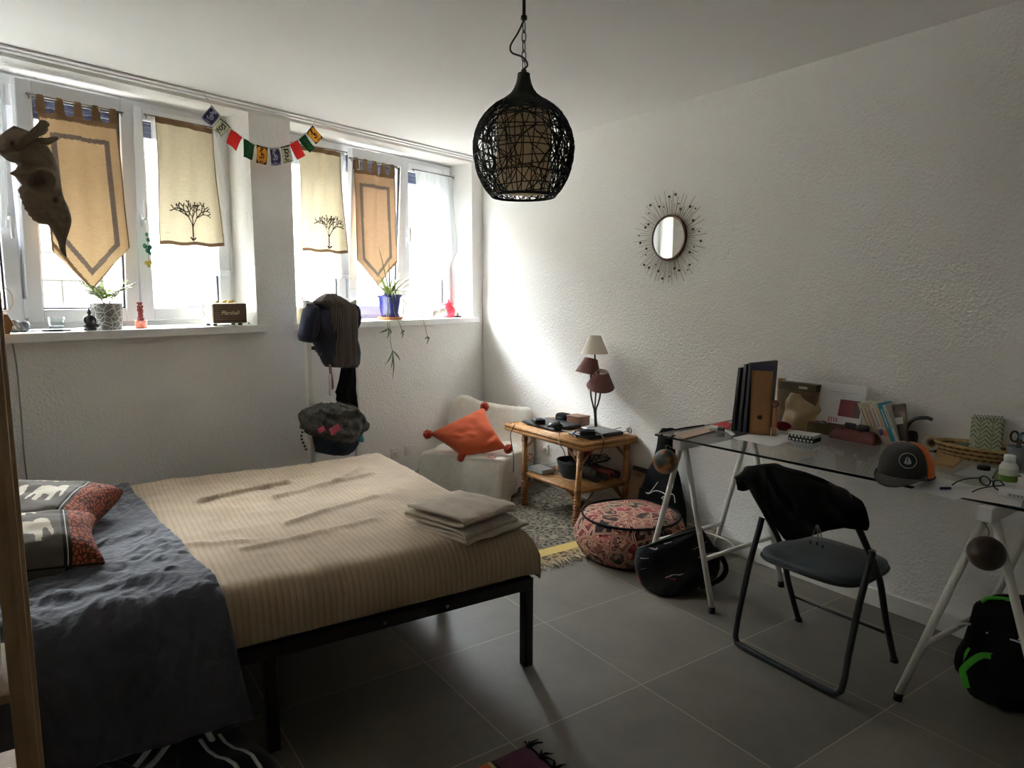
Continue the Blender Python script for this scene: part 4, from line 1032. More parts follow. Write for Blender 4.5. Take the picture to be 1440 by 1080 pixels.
# ------------------------------------------------------------------ animal skull hanging from the shelf post
def bone():
    m = NT('weathered_bone'); v = m.obj(); n = m.noise(v, 38, 6, .7, .8); n2 = m.noise(v, 8, 4)
    c = m.ramp(n2, [(.3, srgb(164, 146, 126)), (.7, srgb(200, 184, 162))]); m.col(m.mix(m.math('MULTIPLY', n, .45), c, srgb(120, 100, 84))).rough(.85)
    m.bump(n, .5, .006); return m.mat
M['bone'] = bone()
SD = 1.5
sk = thing('animal_skull', 'weathered brown animal skull hanging in front of the left window', 'skull', at_depth(45, 260, SD))
so = sk.location.copy()
skp = lambda cx, cy, dz=0.0: at_depth(cx / 5.146, 160 + cy / 5.146, SD - dz) - so
SLx = [(88, 96), (110, 60), (155, 0), (200, -18), (260, -16), (300, 5), (345, 60), (358, 112), (375, 128), (405, 112), (430, 68), (436, 72), (455, 108), (490, 135), (520, 163), (535, 138), (552, 126), (575, 136), (585, 146), (598, 138), (618, 152), (628, 160), (640, 154), (660, 168), (676, 180), (686, 172), (704, 192), (722, 206), (730, 200), (745, 222), (760, 236), (768, 232), (780, 262), (795, 285), (796, 306), (800, 345), (830, 365), (870, 390), (930, 420), (990, 436), (1020, 458), (1045, 484)]
SRx = [(88, 108), (110, 170), (130, 220), (190, 300), (240, 350), (310, 392), (400, 422), (480, 436), (540, 446), (600, 458), (640, 478), (680, 497), (730, 512), (770, 519), (810, 512), (850, 501), (900, 486), (940, 477), (1000, 478), (1045, 487)]
ndir = -(at_depth(45, 260, 1) - CPOS).normalized()
rows = []
NR = 110
for i in range(NR + 1):
    y = 88 + (1045 - 88) * i / NR
    l, r = lerp_poly(SLx, y)[0], lerp_poly(SRx, y)[0]
    if r - l < 4: l, r = (l + r) / 2 - 2, (l + r) / 2 + 2
    w = (r - l) / 5.146 * SD / FPX
    taper = min(1, (i + 1) / 8)
    rows.append((skp(l, y), skp(r, y), ndir, min(.055, w * .36) * taper + .002, min(.075, w * .5) * taper + .002))
def sk_fold(t, ca, sa, q):
    w = q + so; d = w - CPOS; z = d.dot(FWD); X = (720 + FPX * d.dot(RGT) / z) * 5.146; Y = (540 - FPX * d.dot(UPV) / z - 160) * 5.146
    e = V((0, 0, 0))
    if sa > 0:
        r1 = math.hypot((X - 300) / 92, (Y - 492) / 80)
        if r1 < 1: e -= ndir * .036 * (1 - r1 ** 3)
        elif r1 < 1.28: e += ndir * .007 * math.sin((r1 - 1) / .28 * pi)
        r2 = math.hypot((X - 402) / 22, (Y - 622) / 26)
        if r2 < 1: e -= ndir * .035 * (1 - r2 ** 2)
        r3 = math.hypot((X - 92) / 20, (Y - 212) / 18)
        if r3 < 1: e -= ndir * .02 * (1 - r3 ** 2)
        # ridge of the cheek and of the nose
        e += ndir * .010 * math.exp(-(seg_d(X, Y, (200, 560), (440, 600)) / 26) ** 2)
        e += ndir * .008 * math.exp(-(seg_d(X, Y, (140, 250), (160, 380)) / 22) ** 2)
        e -= ndir * .010 * math.exp(-(seg_d(X, Y, (10, 290), (130, 270)) / 16) ** 2)
        e += ndir * .006 * math.exp(-(seg_d(X, Y, (300, 700), (480, 930)) / 20) ** 2)
    e += ndir * (.003 * vnoise(X / 30, Y / 30) + .0015 * vnoise(X / 11, Y / 11, 4)) * (1 if sa > 0 else .5)
    return e
sm = MB(); form(sm, rows, 96, .75, fold=sk_fold); sm.build('cranium', M['bone'], sk)
for pts, rr in (([(135, 245, .03), (200, 180, .045), (268, 118, .05), (262, 108, .05)], [.010, .008, .006, .003]), ([(215, 170, .03), (290, 110, .04), (320, 75, .045), (352, 82, .045)], [.008, .010, .009, .003]), ([(250, 160, .03), (310, 120, .03), (345, 110, .03)], [.006, .008, .003]), ([(270, 190, .02), (340, 195, .025), (390, 182, .025), (422, 178, .025)], [.006, .006, .0055, .002]), ([(280, 200, .02), (340, 212, .02), (375, 208, .02)], [.005, .004, .0015])):
    P = smooth_path([skp(*p) for p in pts], 5); R = [rr[min(len(rr) - 1, i // 5)] + (rr[min(len(rr) - 1, i // 5 + 1)] - rr[min(len(rr) - 1, i // 5)]) * (i % 5) / 5 for i in range(len(P))]
    MB().tube(P, R, 9).build('bone_spur', M['bone'], sk)
hk = MB(); hk.tube(smooth_path([skp(0, 230, -.02), V((-.075, 1.872, 1.80)) - so, V((-.088, 1.872, 1.81)) - so], 5), .002, 6); hk.build('hanging_wire', M['rod'], sk)

# ------------------------------------------------------------------ white clothes rack in front of the window wall
RN = .25
def rk(u, z, n=RN): return V((-u, -n, z))
pA = wl(437, 600, RN); pB = wl(503, 625, RN)
rack = thing('clothes_rack', 'slim white metal clothes rack standing behind the bed under the pier', 'clothes rack', CORNER, WALL_A)
RTOP = 1.43
for p in (pA, pB):
    MB().box((p.x, -RN, RTOP / 2 + .01), (.034, .030, RTOP - .02)).build('upright', M['white_metal'], rack, bevel=.004)
    MB().box((p.x, -RN, .012), (.036, .42, .024)).build('foot_bar', M['white_metal'], rack, bevel=.004)
for z, mt in ((RTOP - .02, 'white_metal'), (1.13, 'dark_plastic'), (.74, 'white_metal'), (.10, 'white_metal')):
    MB().tube([(pA.x, -RN, z), (pB.x, -RN, z)], .012, 12).build('rail', M[mt], rack)
hkm = MB(); hkm.tube(smooth_path([(pA.x + .05, -RN + .0, 1.12), (pA.x + .05, -RN - .03, 1.10), (pA.x + .045, -RN - .05, 1.085), (pA.x + .06, -RN - .055, 1.10)], 5), .004, 8); hkm.build('hook', M['dark_plastic'], rack)
def win_rows(pts, n, df, db, k=1):
    """pts: (py, x left, x right) in the plane n before the window wall"""
    R = []
    N = 40
    for i in range(N + 1):
        y = pts[0][0] + (pts[-1][0] - pts[0][0]) * i / N; l, r = lerp_poly(pts, y)
        tp = min(1, .25 + i / 5)
        R.append((on_win(l, y, n), on_win(r, y, n), WN, df * tp, db * tp))
    return R
def soft(amp, fr, seed=0):
    return lambda t, ca, sa, q: WN * amp * (math.sin(ca * fr + seed + 2.0 * t) * .6 + vnoise(ca * fr * .5 + seed, t * 4, sa)) + V((0, 0, 0))
M['navy_shirt'] = fabric('dark_navy_shirt', srgb(40, 42, 56), nz=.15)
def cord():
    m = NT('charcoal_brown_stripe'); v = m.obj(); w = m.wave(m.obj((1, 1, .15)), 26, 2.5, 'X', 'SIN', 3, 2); n = m.noise(v, 120, 3)
    m.col(m.ramp(m.math('ADD', m.math('MULTIPLY', w, .7), m.math('MULTIPLY', n, .3)), [(.2, srgb(58, 50, 46)), (.75, srgb(98, 86, 78))])).rough(.9); m.bump(w, .4, .004); return m.mat
M['cord'] = cord()
sh = thing('shirt', 'dark navy short-sleeved shirt hung over the top of the white rack', 'shirt', CORNER * 0)
m = MB(); form(m, win_rows([(427, 434, 496), (440, 432, 501), (478, 441, 500), (484, 444, 502), (496, 450, 504), (511, 456, 504), (516, 460, 500)], RN + .01, .075, .07), 40, fold=soft(.010, 9)); m.build('shirt_body', M['navy_shirt'], sh)
m = MB(); form(m, win_rows([(427, 432, 444), (440, 428, 446), (458, 424, 446), (472, 422, 442), (479, 424, 436), (482, 434, 437)], RN + .02, .055, .05), 28, fold=soft(.008, 6, 2)); m.build('sleeve', M['navy_shirt'], sh)
m = MB(); form(m, win_rows([(427, 492, 497), (436, 492, 503), (447, 492, 505), (454, 492, 503), (462, 492, 500)], RN + .0, .05, .05), 28, fold=soft(.007, 6, 4)); m.build('sleeve', M['navy_shirt'], sh)
ws = MB(); form(ws, win_rows([(412.5, 459, 469), (416, 452, 475), (421, 446, 482), (426, 441, 489), (430, 455, 496), (440, 457, 497), (470, 461, 497), (495, 463, 497), (511, 464, 498), (516, 466, 484)], RN + .03, .085, .08), 48, fold=soft(.009, 14, 1))
tag(ws.build('scarf', M['cord']), 'charcoal brown striped scarf laid over the navy shirt on the rack', 'scarf')
bk = MB(); form(bk, win_rows([(510, 484, 494), (516, 482, 496), (535, 479, 498), (548, 475, 499), (552, 473.5, 499.5), (556, 475.5, 500), (562, 474, 500), (570, 479, 501), (578, 492, 501), (583, 500, 501)], RN + .03, .045, .03), 32, fold=soft(.008, 6, 3))
tag(bk.build('black_garment', M['black_fabric']), 'plain black garment hanging by the right upright of the rack', 'garment')
st = thing('lanyard', 'short brown and white lanyard hanging below the scarf', 'lanyard', CORNER * 0)
q = [on_win(*p, RN + .05) for p in ((464, 512), (465, 524), (467, 536), (467.5, 545), (466, 548))]
m = MB(); m.grid(lambda a, b: smooth_path(q, 4)[round(b * 16)] + WD * (a - .5) * .020, 2, 16); m.build('leather_strap', simple('tan_leather', srgb(140, 96, 78), .5), st, solid=.003)
q2 = [on_win(*p, RN + .055) for p in ((463.5, 526), (464, 536), (464.5, 546), (464.5, 556))]
m = MB(); m.grid(lambda a, b: smooth_path(q2, 4)[round(b * 12)] + WD * (a - .5) * .018, 2, 12); m.build('cloth_tab', simple('white_tab', srgb(222, 214, 206), .7), st, solid=.003)
# pile of jeans over the lower rail
def denim(nm, c1, c2):
    m = NT(nm); v = m.obj(); n = m.noise(v, 16, 5, .6, .6); n2 = m.noise(v, 400, 2)
    m.col(m.ramp(n, [(.35, c1), (.72, c2)])).rough(.9); m.bump(m.math('ADD', n, m.math('MULTIPLY', n2, .3)), .35, .006); return m.mat
M['denim_black'] = denim('washed_black_denim', srgb(44, 44, 42), srgb(120, 118, 112)); M['denim_blue'] = denim('dark_blue_denim', srgb(40, 48, 62), srgb(74, 86, 104))
jb = MB(); form(jb, win_rows([(606, 443, 500), (614, 441, 499), (624, 443, 496), (632, 445, 488), (637, 450, 478)], RN + .03, .13, .10), 44, fold=soft(.014, 10, 5))
tag(jb.build('blue_jeans', M['denim_blue']), 'dark blue jeans folded over the low rail, underneath the washed black ones', 'jeans', 'jeans on the rack')
jk = thing('black_jeans', 'washed black jeans bundled on top of the blue pair on the rack', 'jeans', CORNER * 0, 0, 'jeans on the rack')
m = MB(); form(m, win_rows([(567.5, 452, 478), (571, 446, 490), (578, 428, 498), (586, 424.5, 503), (594, 425, 508), (602, 428, 508), (610, 434, 500), (617, 450, 482)], RN + .06, .16, .12), 56, fold=lambda t, ca, sa, q: WN * (.030 * vnoise(ca * 4 + 1, t * 5, sa) + .022 * (abs(math.sin(5 * ca + 8 * t + 2 * vnoise(ca * 3, t * 3))) - .5)) + V((0, 0, .014 * vnoise(ca * 6, t * 3, 2)))); m.build('denim_body', M['denim_black'], jk)
wc = on_win(503, 596, RN + .17)
m = MB(); m.tube([wc + WD * (.040 * math.cos(a) + .01 * math.sin(a)) + V((0, 0, .072 * math.sin(a))) + WN * .02 * math.cos(a) for a in [2 * pi * k / 28 for k in range(28)]], [.010 + .004 * math.sin(k * .9) for k in range(28)], 8, closed=True); m.build('waistband', M['denim_black'], jk)
for (a, b) in (((428, 592), (446, 600)), ((450, 575), (494, 590)), ((448, 596), (486, 618)), ((460, 606), (500, 600))):
    P = smooth_path([on_win(a[0] + (b[0] - a[0]) * t, a[1] + (b[1] - a[1]) * t + 3 * math.sin(t * 3), RN + .165 + .03 * math.sin(t * pi)) for t in (0, .25, .5, .75, 1)], 5)
    MB().tube(P, .016, 8).build('fold', M['denim_black'], jk)
M['pink_print'] = simple('pink_label_print', srgb(196, 84, 104), .8, nz=.3, nscale=120)
for (x, y, w, h) in ((471, 604, 15, 9), (452, 604, 9, 6)):
    c = on_win(x, y, RN + .235); MB().box(c, (w * .0049, .008, h * .0049), rot=(0, rad(-20), WALL_A)).build('cloth_patch', M['pink_print'], jk)
bs = MB(); 
for k in range(13):
    c = on_win(427 - 3.2 * math.sin(k * .35) + k * .05, 603 + k * 2.4, RN + .12); bs.ball(c, .0085, 10, 6, m=k % 2)
tag(bs.build('beaded_strap', [M['black_plastic'], simple('white_beads', srgb(216, 212, 204), .4)]), 'black and white beaded strap dangling at the left of the jeans', 'strap')
tl = MB(); form(tl, win_rows([(606, 497, 506), (611, 499, 509), (617, 499, 511), (621, 503, 509)], RN + .14, .03, .03), 20, fold=soft(.006, 5)); tag(tl.build('turquoise_scarf', fabric('turquoise_cloth', srgb(74, 150, 170))), 'bit of turquoise cloth showing at the right end of the jeans', 'scarf')

# ------------------------------------------------------------------ sockets on the walls
M['socket'] = simple('white_socket_plastic', srgb(226, 224, 218), .35)
def socket(p, rz, label, kind):
    t = thing('wall_socket' if kind != 'blank' else 'wall_switch', label, 'socket' if kind != 'blank' else 'switch', p, rz)
    MB().rbox((0, -.006, 0), (.078, .012, .078), .004).build('cover_plate', M['socket'], t)
    if kind != 'blank':
        m = MB(); m.lathe([(.024, 0), (.024, .003), (.0, .003)], (0, -.012, 0), rot=(rad(90), 0, 0), seg=6); m.build('socket_face', M['socket'], t)
        for x, z in ((-.008, .003), (.008, .003), (0, -.006)): MB().cyl((x, -.0148, z), (x, -.0156, z), .0028, seg=8).build('contact_hole', M['black_plastic'], t)
    else: MB().rbox((0, -.013, 0), (.05, .004, .05), .002).build('rocker', M['socket'], t)
socket(on_win(554.5, 637, .001), WALL_A, 'white wall socket left of the blank plate, above the bed corner', 'hole')
socket(on_win(574, 633, .001), WALL_A, 'white blank switch plate right of the socket on the window wall', 'blank')
socket(on_right(768, 631, .001), rad(-90), 'white wall socket under the rattan table on the right wall', 'hole')
# cable down the wall near the headboard
cb = MB(); cb.tube(smooth_path([on_win(16, 474, .03), on_win(24, 520, .006), on_win(31, 600, .006), on_win(34, 640, .006), on_win(40, 690, .006)], 6), .0035, 6)
tag(cb.build('lamp_cable', simple('grey_cable', srgb(150, 150, 150), .6)), 'thin grey cable running down the wall under the left window', 'cable')

# ------------------------------------------------------------------ low armchair under a white throw
AO = V((2.47, 4.22, 0)); AR = rad(-51.5)
ac = thing('armchair', 'low armchair in the corner hidden under a white throw', 'armchair', AO, AR)
m = MB(); m.rbox((0, .30, .215), (.56, .54, .15), .03); m.build('seat', M['black_fabric'], ac)
m = MB(); m.rbox((0, .60, .35), (.52, .06, .36), .03, rot=(rad(-12), 0, 0)); m.build('backrest', M['black_fabric'], ac)
for x in (-.24, .24):
    for y in (.06, .52): MB().cyl((x, y, 0), (x, y, .15), .016, .02, 12).build('leg', M['black_metal'], ac)
def throw_mat():
    m = NT('white_cotton_throw'); v = m.obj(); n = m.noise(v, 25, 5, .6)
    m.col(m.ramp(n, [(.3, srgb(222, 218, 206)), (.7, srgb(236, 233, 224))])).rough(.9); m.b.inputs['Sheen Weight'].default_value = .1
    m.bump(m.noise(m.obj((1, 1, .6)), 16, 5, .65), .35, .012); return m.mat
M['throw'] = throw_mat(); M['red_thread'] = simple('red_embroidery', srgb(196, 92, 76), .9)
prof = smooth_path([(-.075, .02), (-.055, .14), (-.015, .275), (.02, .312), (.25, .308), (.46, .312), (.535, .37), (.60, .52), (.635, .582), (.675, .57), (.69, .40), (.695, .20)], 8)
TW = .30
embro = [(-.02, .0, 0), (.20, .02, 1), (-.22, .04, 2), (.10, .62, 3), (-.1, .63, 4), (.24, .45, 5), (.27, .2, 6)]
def th_pt(a, b):
    q = a * (len(prof) - 1); k = min(int(q), len(prof) - 2); f = q - k
    y = prof[k].x + (prof[k + 1].x - prof[k].x) * f; z = prof[k].y + (prof[k + 1].y - prof[k].y) * f
    s = (b - .5) * 2 * (TW + .25); over = max(0, abs(s) - TW); sg = 1 if s > 0 else -1
    x = min(TW, abs(s)) * sg
    fr = max(0, 1 - (y + .08) / .12)
    rn, dr = drape1(over + .03, .03) if over > 0 else (0, 0)
    zz = z - dr if over > 0 else z
    x += sg * (rn + over * .16)
    # peak at the left of the back, hanging front corner
    if y > .5: zz += .05 * math.exp(-((x + .24) / .09) ** 2) - .01 * math.sin(x * 9)
    zz = max(zz, .02 + .01 * math.sin(s * 20)) if over > 0 or fr > 0 else zz
    yy = y - (fr * .020 * math.sin(x * 22 + 1) + fr * .03 * math.sin(x * 9))
    nz = .006 * vnoise(x * 9, y * 9) + .004 * vnoise(x * 22, y * 20, 3)
    if over > 0: x += sg * (.015 * math.sin(y * 22) + nz)
    elif fr <= 0: zz += nz
    if fr > .2 and .02 < x < .30: yy -= .035 * fr * math.exp(-((x - .13) / .09) ** 2)
    p = AO + Matrix.Rotation(AR, 3, 'Z') @ V((x, yy, zz)); p.x = min(p.x, ROOM_R - .02)
    k = (p - CORNER).dot(WN)
    if k < .02: p += WN * (.02 - k)
    return Matrix.Rotation(-AR, 3, 'Z') @ (p - AO)
tm = MB(); gridm(tm, th_pt, 130, 150, lambda a, b: 0)
thr = tm.build('throw', M['throw'], solid=.004); 
thr.location = AO; thr.rotation_euler = (0, 0, AR); tag(thr, 'white throw with small red embroidered flowers spread over the armchair', 'throw')
def flower(lx, p, nrm, r):
    e = nrm.orthogonal().normalized(); f = nrm.cross(e); mb = MB()
    for k in range(6):
        a = k * pi / 3; d = e * math.cos(a) + f * math.sin(a); s = e * -math.sin(a) + f * math.cos(a)
        mb.add([p + d * r * .25, p + d * r * .65 + s * r * .22, p + d * r, p + d * r * .65 - s * r * .22], [(0, 1, 2, 3)])
    return mb
for (a, b) in ((.265, .70), (.30, .93), (.78, .66), (.80, .84), (.55, .92), (.27, .17), (.62, .88)):
    p = th_pt(a, b); n = (th_pt(a + .01, b) - p).cross(th_pt(a, b + .01) - p).normalized(); 
    if n.z < -.2 or n.y > .5: n = -n
    if n.dot(V((.2, -.8, .5))) < 0: n = -n
    flower(0, p + n * .005, n, .040).build('embroidered_flower', M['red_thread'], thr)
# orange cushion
M['orange'] = fabric('burnt_orange_cotton', srgb(206, 96, 62), nz=.07, nscale=30, bump=.3)
cu0 = AO + V((math.cos(AR) * .0 - math.sin(AR) * .24, math.cos(AR) * .24, .545)); cn = V((-.50, -.52, .70)).normalized()
CA, CB_, CC, CD = [on_plane(*p, cu0, cn) for p in ((603, 611), (681, 573), (713, 631), (650, 643))]
cc = (CA + CB_ + CC + CD) / 4
cush = thing('cushion', 'burnt orange square cushion with pompom corners on the armchair', 'cushion', cc)
def cu_pt(sg):
    def f(a, b):
        x, y = a * 2 - 1, b * 2 - 1
        p = CA.lerp(CB_, a).lerp(CD.lerp(CC, a), b) - cc
        pin = (1 - .16 * abs(x) ** 2 * (1 - y * y) - .0) ; p = p * (1 - .10 * ((1 - x * x) * y ** 4 + (1 - y * y) * x ** 4))
        e = max(0, 1 - abs(x) ** 2.6) ** .5 * max(0, 1 - abs(y) ** 2.6) ** .5
        return p + cn * (sg * (.085 if sg > 0 else .07) * e ** .8 + .006 * vnoise(x * 4, y * 4, sg) * e - .02 * math.exp(-((x * .6 + y - .9) / .12) ** 2) * (sg > 0) * e)
    return f
m = MB(); m.grid(cu_pt(1), 50, 50); m.grid(lambda a, b: cu_pt(-1)(1 - a, b), 30, 30); m.build('cushion_cover', M['orange'], cush)
M['pompom'] = fabric('rust_pompom_wool', srgb(178, 70, 54), nz=.3, nscale=200)
for P in (CA, CB_, CC, CD):
    c = (P - cc) * 1.03; m = MB(); m.ball(c, .032, 18, 12); rnd = random.Random(int(P.x * 999))
    m.v = [tuple(c + (V(p) - c) * (1 + rnd.uniform(-.18, .18))) for p in m.v]
    for k in range(60):
        d = V((rnd.uniform(-1, 1), rnd.uniform(-1, 1), rnd.uniform(-1, 1))).normalized(); m.tube([c + d * .015, c + d * rnd.uniform(.030, .043)], [.004, .002], 5)
    m.build('pompom', M['pompom'], cush)
# ------------------------------------------------------------------ rug under the table
def rug_mat():
    m = NT('dark_floral_rug'); v = m.obj(); n = m.noise(v, 120, 3)
    d = m.voro(v, 6.5, 'F1', rnd=.4); d2 = m.voro(v, 24, 'DISTANCE_TO_EDGE'); d3 = m.voro(v, 13, 'F1')
    ringp = m.math('SINE', m.math('MULTIPLY', d, 34))
    c = m.mix(m.math('GREATER_THAN', d2, .10), srgb(112, 104, 88), srgb(48, 45, 40))
    c = m.mix(m.math('MULTIPLY', m.math('GREATER_THAN', ringp, .35), .75), c, srgb(122, 116, 100))
    c = m.mix(m.math('LESS_THAN', d3, .28), c, srgb(132, 124, 106)); c = m.mix(m.math('LESS_THAN', d, .12), c, srgb(92, 74, 62))
    y = m.sep(v)[1]
    yel = m.math('MULTIPLY', m.math('GREATER_THAN', y, .09), m.math('LESS_THAN', y, .18)); drk = m.math('LESS_THAN', y, .09)
    c = m.mix(yel, c, m.mix(n, srgb(178, 152, 84), srgb(204, 178, 108)))
    c = m.mix(drk, c, m.mix(m.math('GREATER_THAN', m.voro(v, 40, 'F1'), .45), srgb(70, 58, 46), srgb(150, 128, 92)))
    m.col(c).rough(.95); m.bump(n, .4, .004); return m.mat
RX0, RX1, RY0, RY1 = 1.80, 3.14, 2.86, 4.0
rug = thing('rug', 'dark floral rug with a yellow border lying under the rattan table', 'rug', (RX0, RY0, 0))
m = MB(); m.grid(lambda a, b: V((a * (RX1 - RX0), b * (RY1 - RY0), .007 + .002 * vnoise(a * 6, b * 6))), 40, 40); m.build('rug_pile', rug_mat(), rug, solid=.008)
M['fringe'] = fabric('beige_fringe', srgb(170, 152, 122), nz=.3)
fr = MB(); rnd = random.Random(4)
for k in range(88):
    x = (RX1 - RX0 - .0) * k / 88; L = rnd.uniform(.05, .09)
    fr.tube([(x, .01, .010), (x + rnd.uniform(-.012, .012), -L * .5, .008), (x + rnd.uniform(-.03, .03), -L, .005)], [.004, .0035, .002], 5)
fr.build('fringe', M['fringe'], rug, kind='stuff')

# ------------------------------------------------------------------ rattan table
def rattan(nm, c1, c2, axis):
    m = NT(nm); v = m.obj(); n = m.noise(v, 22, 5, .6)
    w = m.wave(v, 26 if axis != 'Z' else 34, 2.0, axis, 'SIN', 2, 2)
    m.col(m.mix(m.math('MULTIPLY', w, .5), m.ramp(n, [(.3, c1), (.7, c2)]), tuple(x * .55 for x in c1[:3]))).rough(.45); m.bump(m.math('ADD', w, n), .3, .004); return m.mat
M['cane'] = rattan('golden_cane', srgb(158, 106, 56), srgb(196, 146, 86), 'Z'); M['cane_top'] = rattan('golden_cane_strips', srgb(166, 114, 62), srgb(200, 152, 92), 'X'); M['cane_wrap'] = rattan('brown_cane_wrapping', srgb(120, 74, 42), srgb(172, 116, 66), 'Z')
TX0, TX1, TY0, TY1, TZ = 2.72, 3.172, 3.185, 4.03, .552
tb = thing('rattan_table', 'two-tier rattan side table against the right wall', 'table', (TX0, TY0, 0))
tw, tl_ = TX1 - TX0, TY1 - TY0
m = MB()
for k in range(14):
    x = .018 + (tw - .036) * k / 13; m.tube([(x, .0, TZ - .018), (x, tl_, TZ - .018)], .0175, 8)
m.build('table_top', M['cane_top'], tb)
m = MB()
for z in (TZ - .012, TZ - .036):
    m.tube([(.0, 0, z), (tw, 0, z), (tw, tl_, z), (0, tl_, z)], .014, 10, closed=True)
m.build('edge_rail', M['cane'], tb)
legs = ((.02, .045), (tw - .035, .045), (.02, tl_ - .20), (tw - .035, tl_ - .20))
feet = ((.0, .058), (tw - .03, .058), (-.01, tl_ - .24), (tw - .03, tl_ - .24))
SZ = .235
for (a, b), (c, d) in zip(legs, feet):
    lg = MB(); lg.tube([(a, b, TZ - .04), (c, d, .0)], .020, 14); o = lg.build('leg', M['cane'], tb)
    wv = MB()
    P = [V((c, d, 0)).lerp(V((a, b, TZ - .04)), t / 60 * .34) + V((math.cos(t * 1.05) * .0225, math.sin(t * 1.05) * .0225, .012)) for t in range(0, 61)]
    wv.tube(P, .005, 6); wv.build('cane_binding', M['cane_wrap'], o)
    for zt in (.47, SZ):
        t = zt / (TZ - .04); q = V((c, d, 0)).lerp(V((a, b, TZ - .04)), t); g = MB(); g.tube([q + V((math.cos(k * .6) * .022, math.sin(k * .6) * .022, (k - 16) * .0011)) for k in range(33)], .003, 6); g.build('cane_binding', M['cane_wrap'], o)
m = MB()
for k in range(12):
    x = .03 + (tw - .07) * k / 11; m.tube([(x, .06, SZ), (x, tl_ - .22, SZ)], .015, 8)
m.build('lower_shelf', M['cane_top'], tb)
m = MB(); m.tube([(.01, .05, SZ - .005), (tw - .03, .05, SZ - .005), (tw - .03, tl_ - .22, SZ - .005), (.01, tl_ - .22, SZ - .005)], .014, 10, closed=True); m.build('shelf_rail', M['cane'], tb)
for (a, b), dx, dy in ((legs[0], 1, 1), (legs[1], -1, 1), (legs[2], 1, -1), (legs[3], -1, -1)):
    for zt, zz in ((TZ - .16, TZ - .05), (SZ - .14, SZ - .02)):
        for ddx, ddy in ((dx * .11, 0), (0, dy * .13)):
            MB().tube([(a, b, zt), (a + ddx, b + ddy, zz)], .006, 8).build('brace', M['cane_wrap'], tb)

def T(px, py, dz=.0): return on_z(px, py, TZ + dz)
TT = TZ + .003
def slab(mb, quad, z0, h, m=0):
    """flat box on four floor-plan corners"""
    lo = [V((p.x, p.y, z0)) for p in quad]; hi = [V((p.x, p.y, z0 + h)) for p in quad]
    return mb.add(lo + hi, [(3, 2, 1, 0), (4, 5, 6, 7), (0, 1, 5, 4), (1, 2, 6, 5), (2, 3, 7, 6), (3, 0, 4, 7)], m)
M['dk_blue_black'] = simple('matt_black_lid', srgb(34, 35, 42), .35)
def rectq(c, ang, lx, ly):
    e, f = V((math.cos(ang), math.sin(ang), 0)), V((-math.sin(ang), math.cos(ang), 0)); return [c + e * a * lx / 2 + f * b * ly / 2 for a, b in ((-1, -1), (1, -1), (1, 1), (-1, 1))]
lc = V((2.93, 3.775, 0))
lap = thing('laptop', 'closed black laptop on the far half of the rattan table', 'laptop', (lc.x, lc.y, TT), rad(2))
MB().rbox((0, 0, .008), (.245, .355, .012), .005).build('laptop_base', M['dk_blue_black'], lap); MB().rbox((0, 0, .0175), (.245, .355, .006), .003).build('laptop_lid', M['dk_blue_black'], lap)
LZ = TT + .021
c = on_z(757, 595, LZ); t = thing('hard_drive', 'small black boxy hard drive on the closed laptop, left of the mouse', 'hard drive', (c.x, c.y, LZ), rad(-20))
MB().rbox((0, 0, .016), (.075, .10, .032), .006).build('drive_case', M['black_plastic'], t); MB().rbox((0, -.0, .034), (.05, .06, .004), .002).build('drive_label', M['dark_plastic'], t)
c = on_z(781, 600, LZ); t = thing('computer_mouse', 'black computer mouse lying on the closed laptop', 'mouse', (c.x, c.y, LZ), rad(-50))
m = MB(); m.ball((0, 0, 0), 1, 22, 14, sc=(.056, .033, .034)); m.v = [(p[0], p[1], max(0, p[2])) for p in m.v]; m.build('mouse_body', M['black_plastic'], t)
MB().cyl((.025, -.004, .028), (.025, .004, .028), .010, seg=14).build('scroll_wheel', M['dark_plastic'], t)
c = V((3.085, 3.83, TT)); t = thing('zip_case', 'rounded black zip case beside the small wooden box', 'case', c, rad(5))
MB().rbox((0, 0, .033), (.085, .12, .064), .028, seg=5).build('case_body', M['black_fabric'], t); m = MB(); m.tube([(.044 * math.cos(a), .061 * math.sin(a), .036) for a in [2 * pi * k / 36 for k in range(36)]], .0025, 6, closed=True); m.build('zip', M['dark_plastic'], t)
M['walnut'] = wood('brown_box_wood', srgb(88, 56, 38), srgb(124, 82, 56), .5, 14, 'X')
c = V((3.10, 3.685, TT)); t = thing('wooden_box', 'small brown wooden box on the table next to the lamp', 'box', c, rad(8))
MB().rbox((0, 0, .028), (.10, .13, .056), .003).build('box_body', M['walnut'], t); MB().rbox((0, 0, .062), (.106, .136, .012), .003).build('box_lid', M['walnut'], t)
fl = [on_z(*p, TT) for p in ((778, 613), (822, 624), (878, 611), (838, 603))]
t = thing('tablet', 'black-edged grey tablet lying askew at the near corner of the rattan table', 'tablet', (sum(p.x for p in fl) / 4 - .0, sum(p.y for p in fl) / 4, TT), rad(2))
MB().rbox((.055, 0, .010), (.30, .21, .020), .006).build('tablet_case', M['dk_blue_black'], t); MB().rbox((.055, 0, .022), (.285, .19, .004), .001).build('tablet_screen', simple('dusty_grey', srgb(112, 112, 112), .5, nz=.3, nscale=90), t)
ad = t.location.copy()
c = on_z(826, 612, TT + .026); t2 = thing('power_adapter', 'black power adapter lying on the grey tablet with its tangled cable', 'adapter', (c.x, c.y, TT + .025), rad(-30))
MB().rbox((0, 0, .016), (.10, .05, .03), .008).build('adapter_body', M['black_plastic'], t2)
P = smooth_path([(.05, 0, .015), (.09, .03, .006), (.03, .06, .01), (-.06, .05, .02), (-.08, 0, .03), (0, -.03, .038), (.05, .0, .036), (.02, .035, .03), (-.05, .02, .034), (-.10, -.02, .01)], 6)
MB().tube(P, .0035, 6).build('cable', M['black_plastic'], t2)
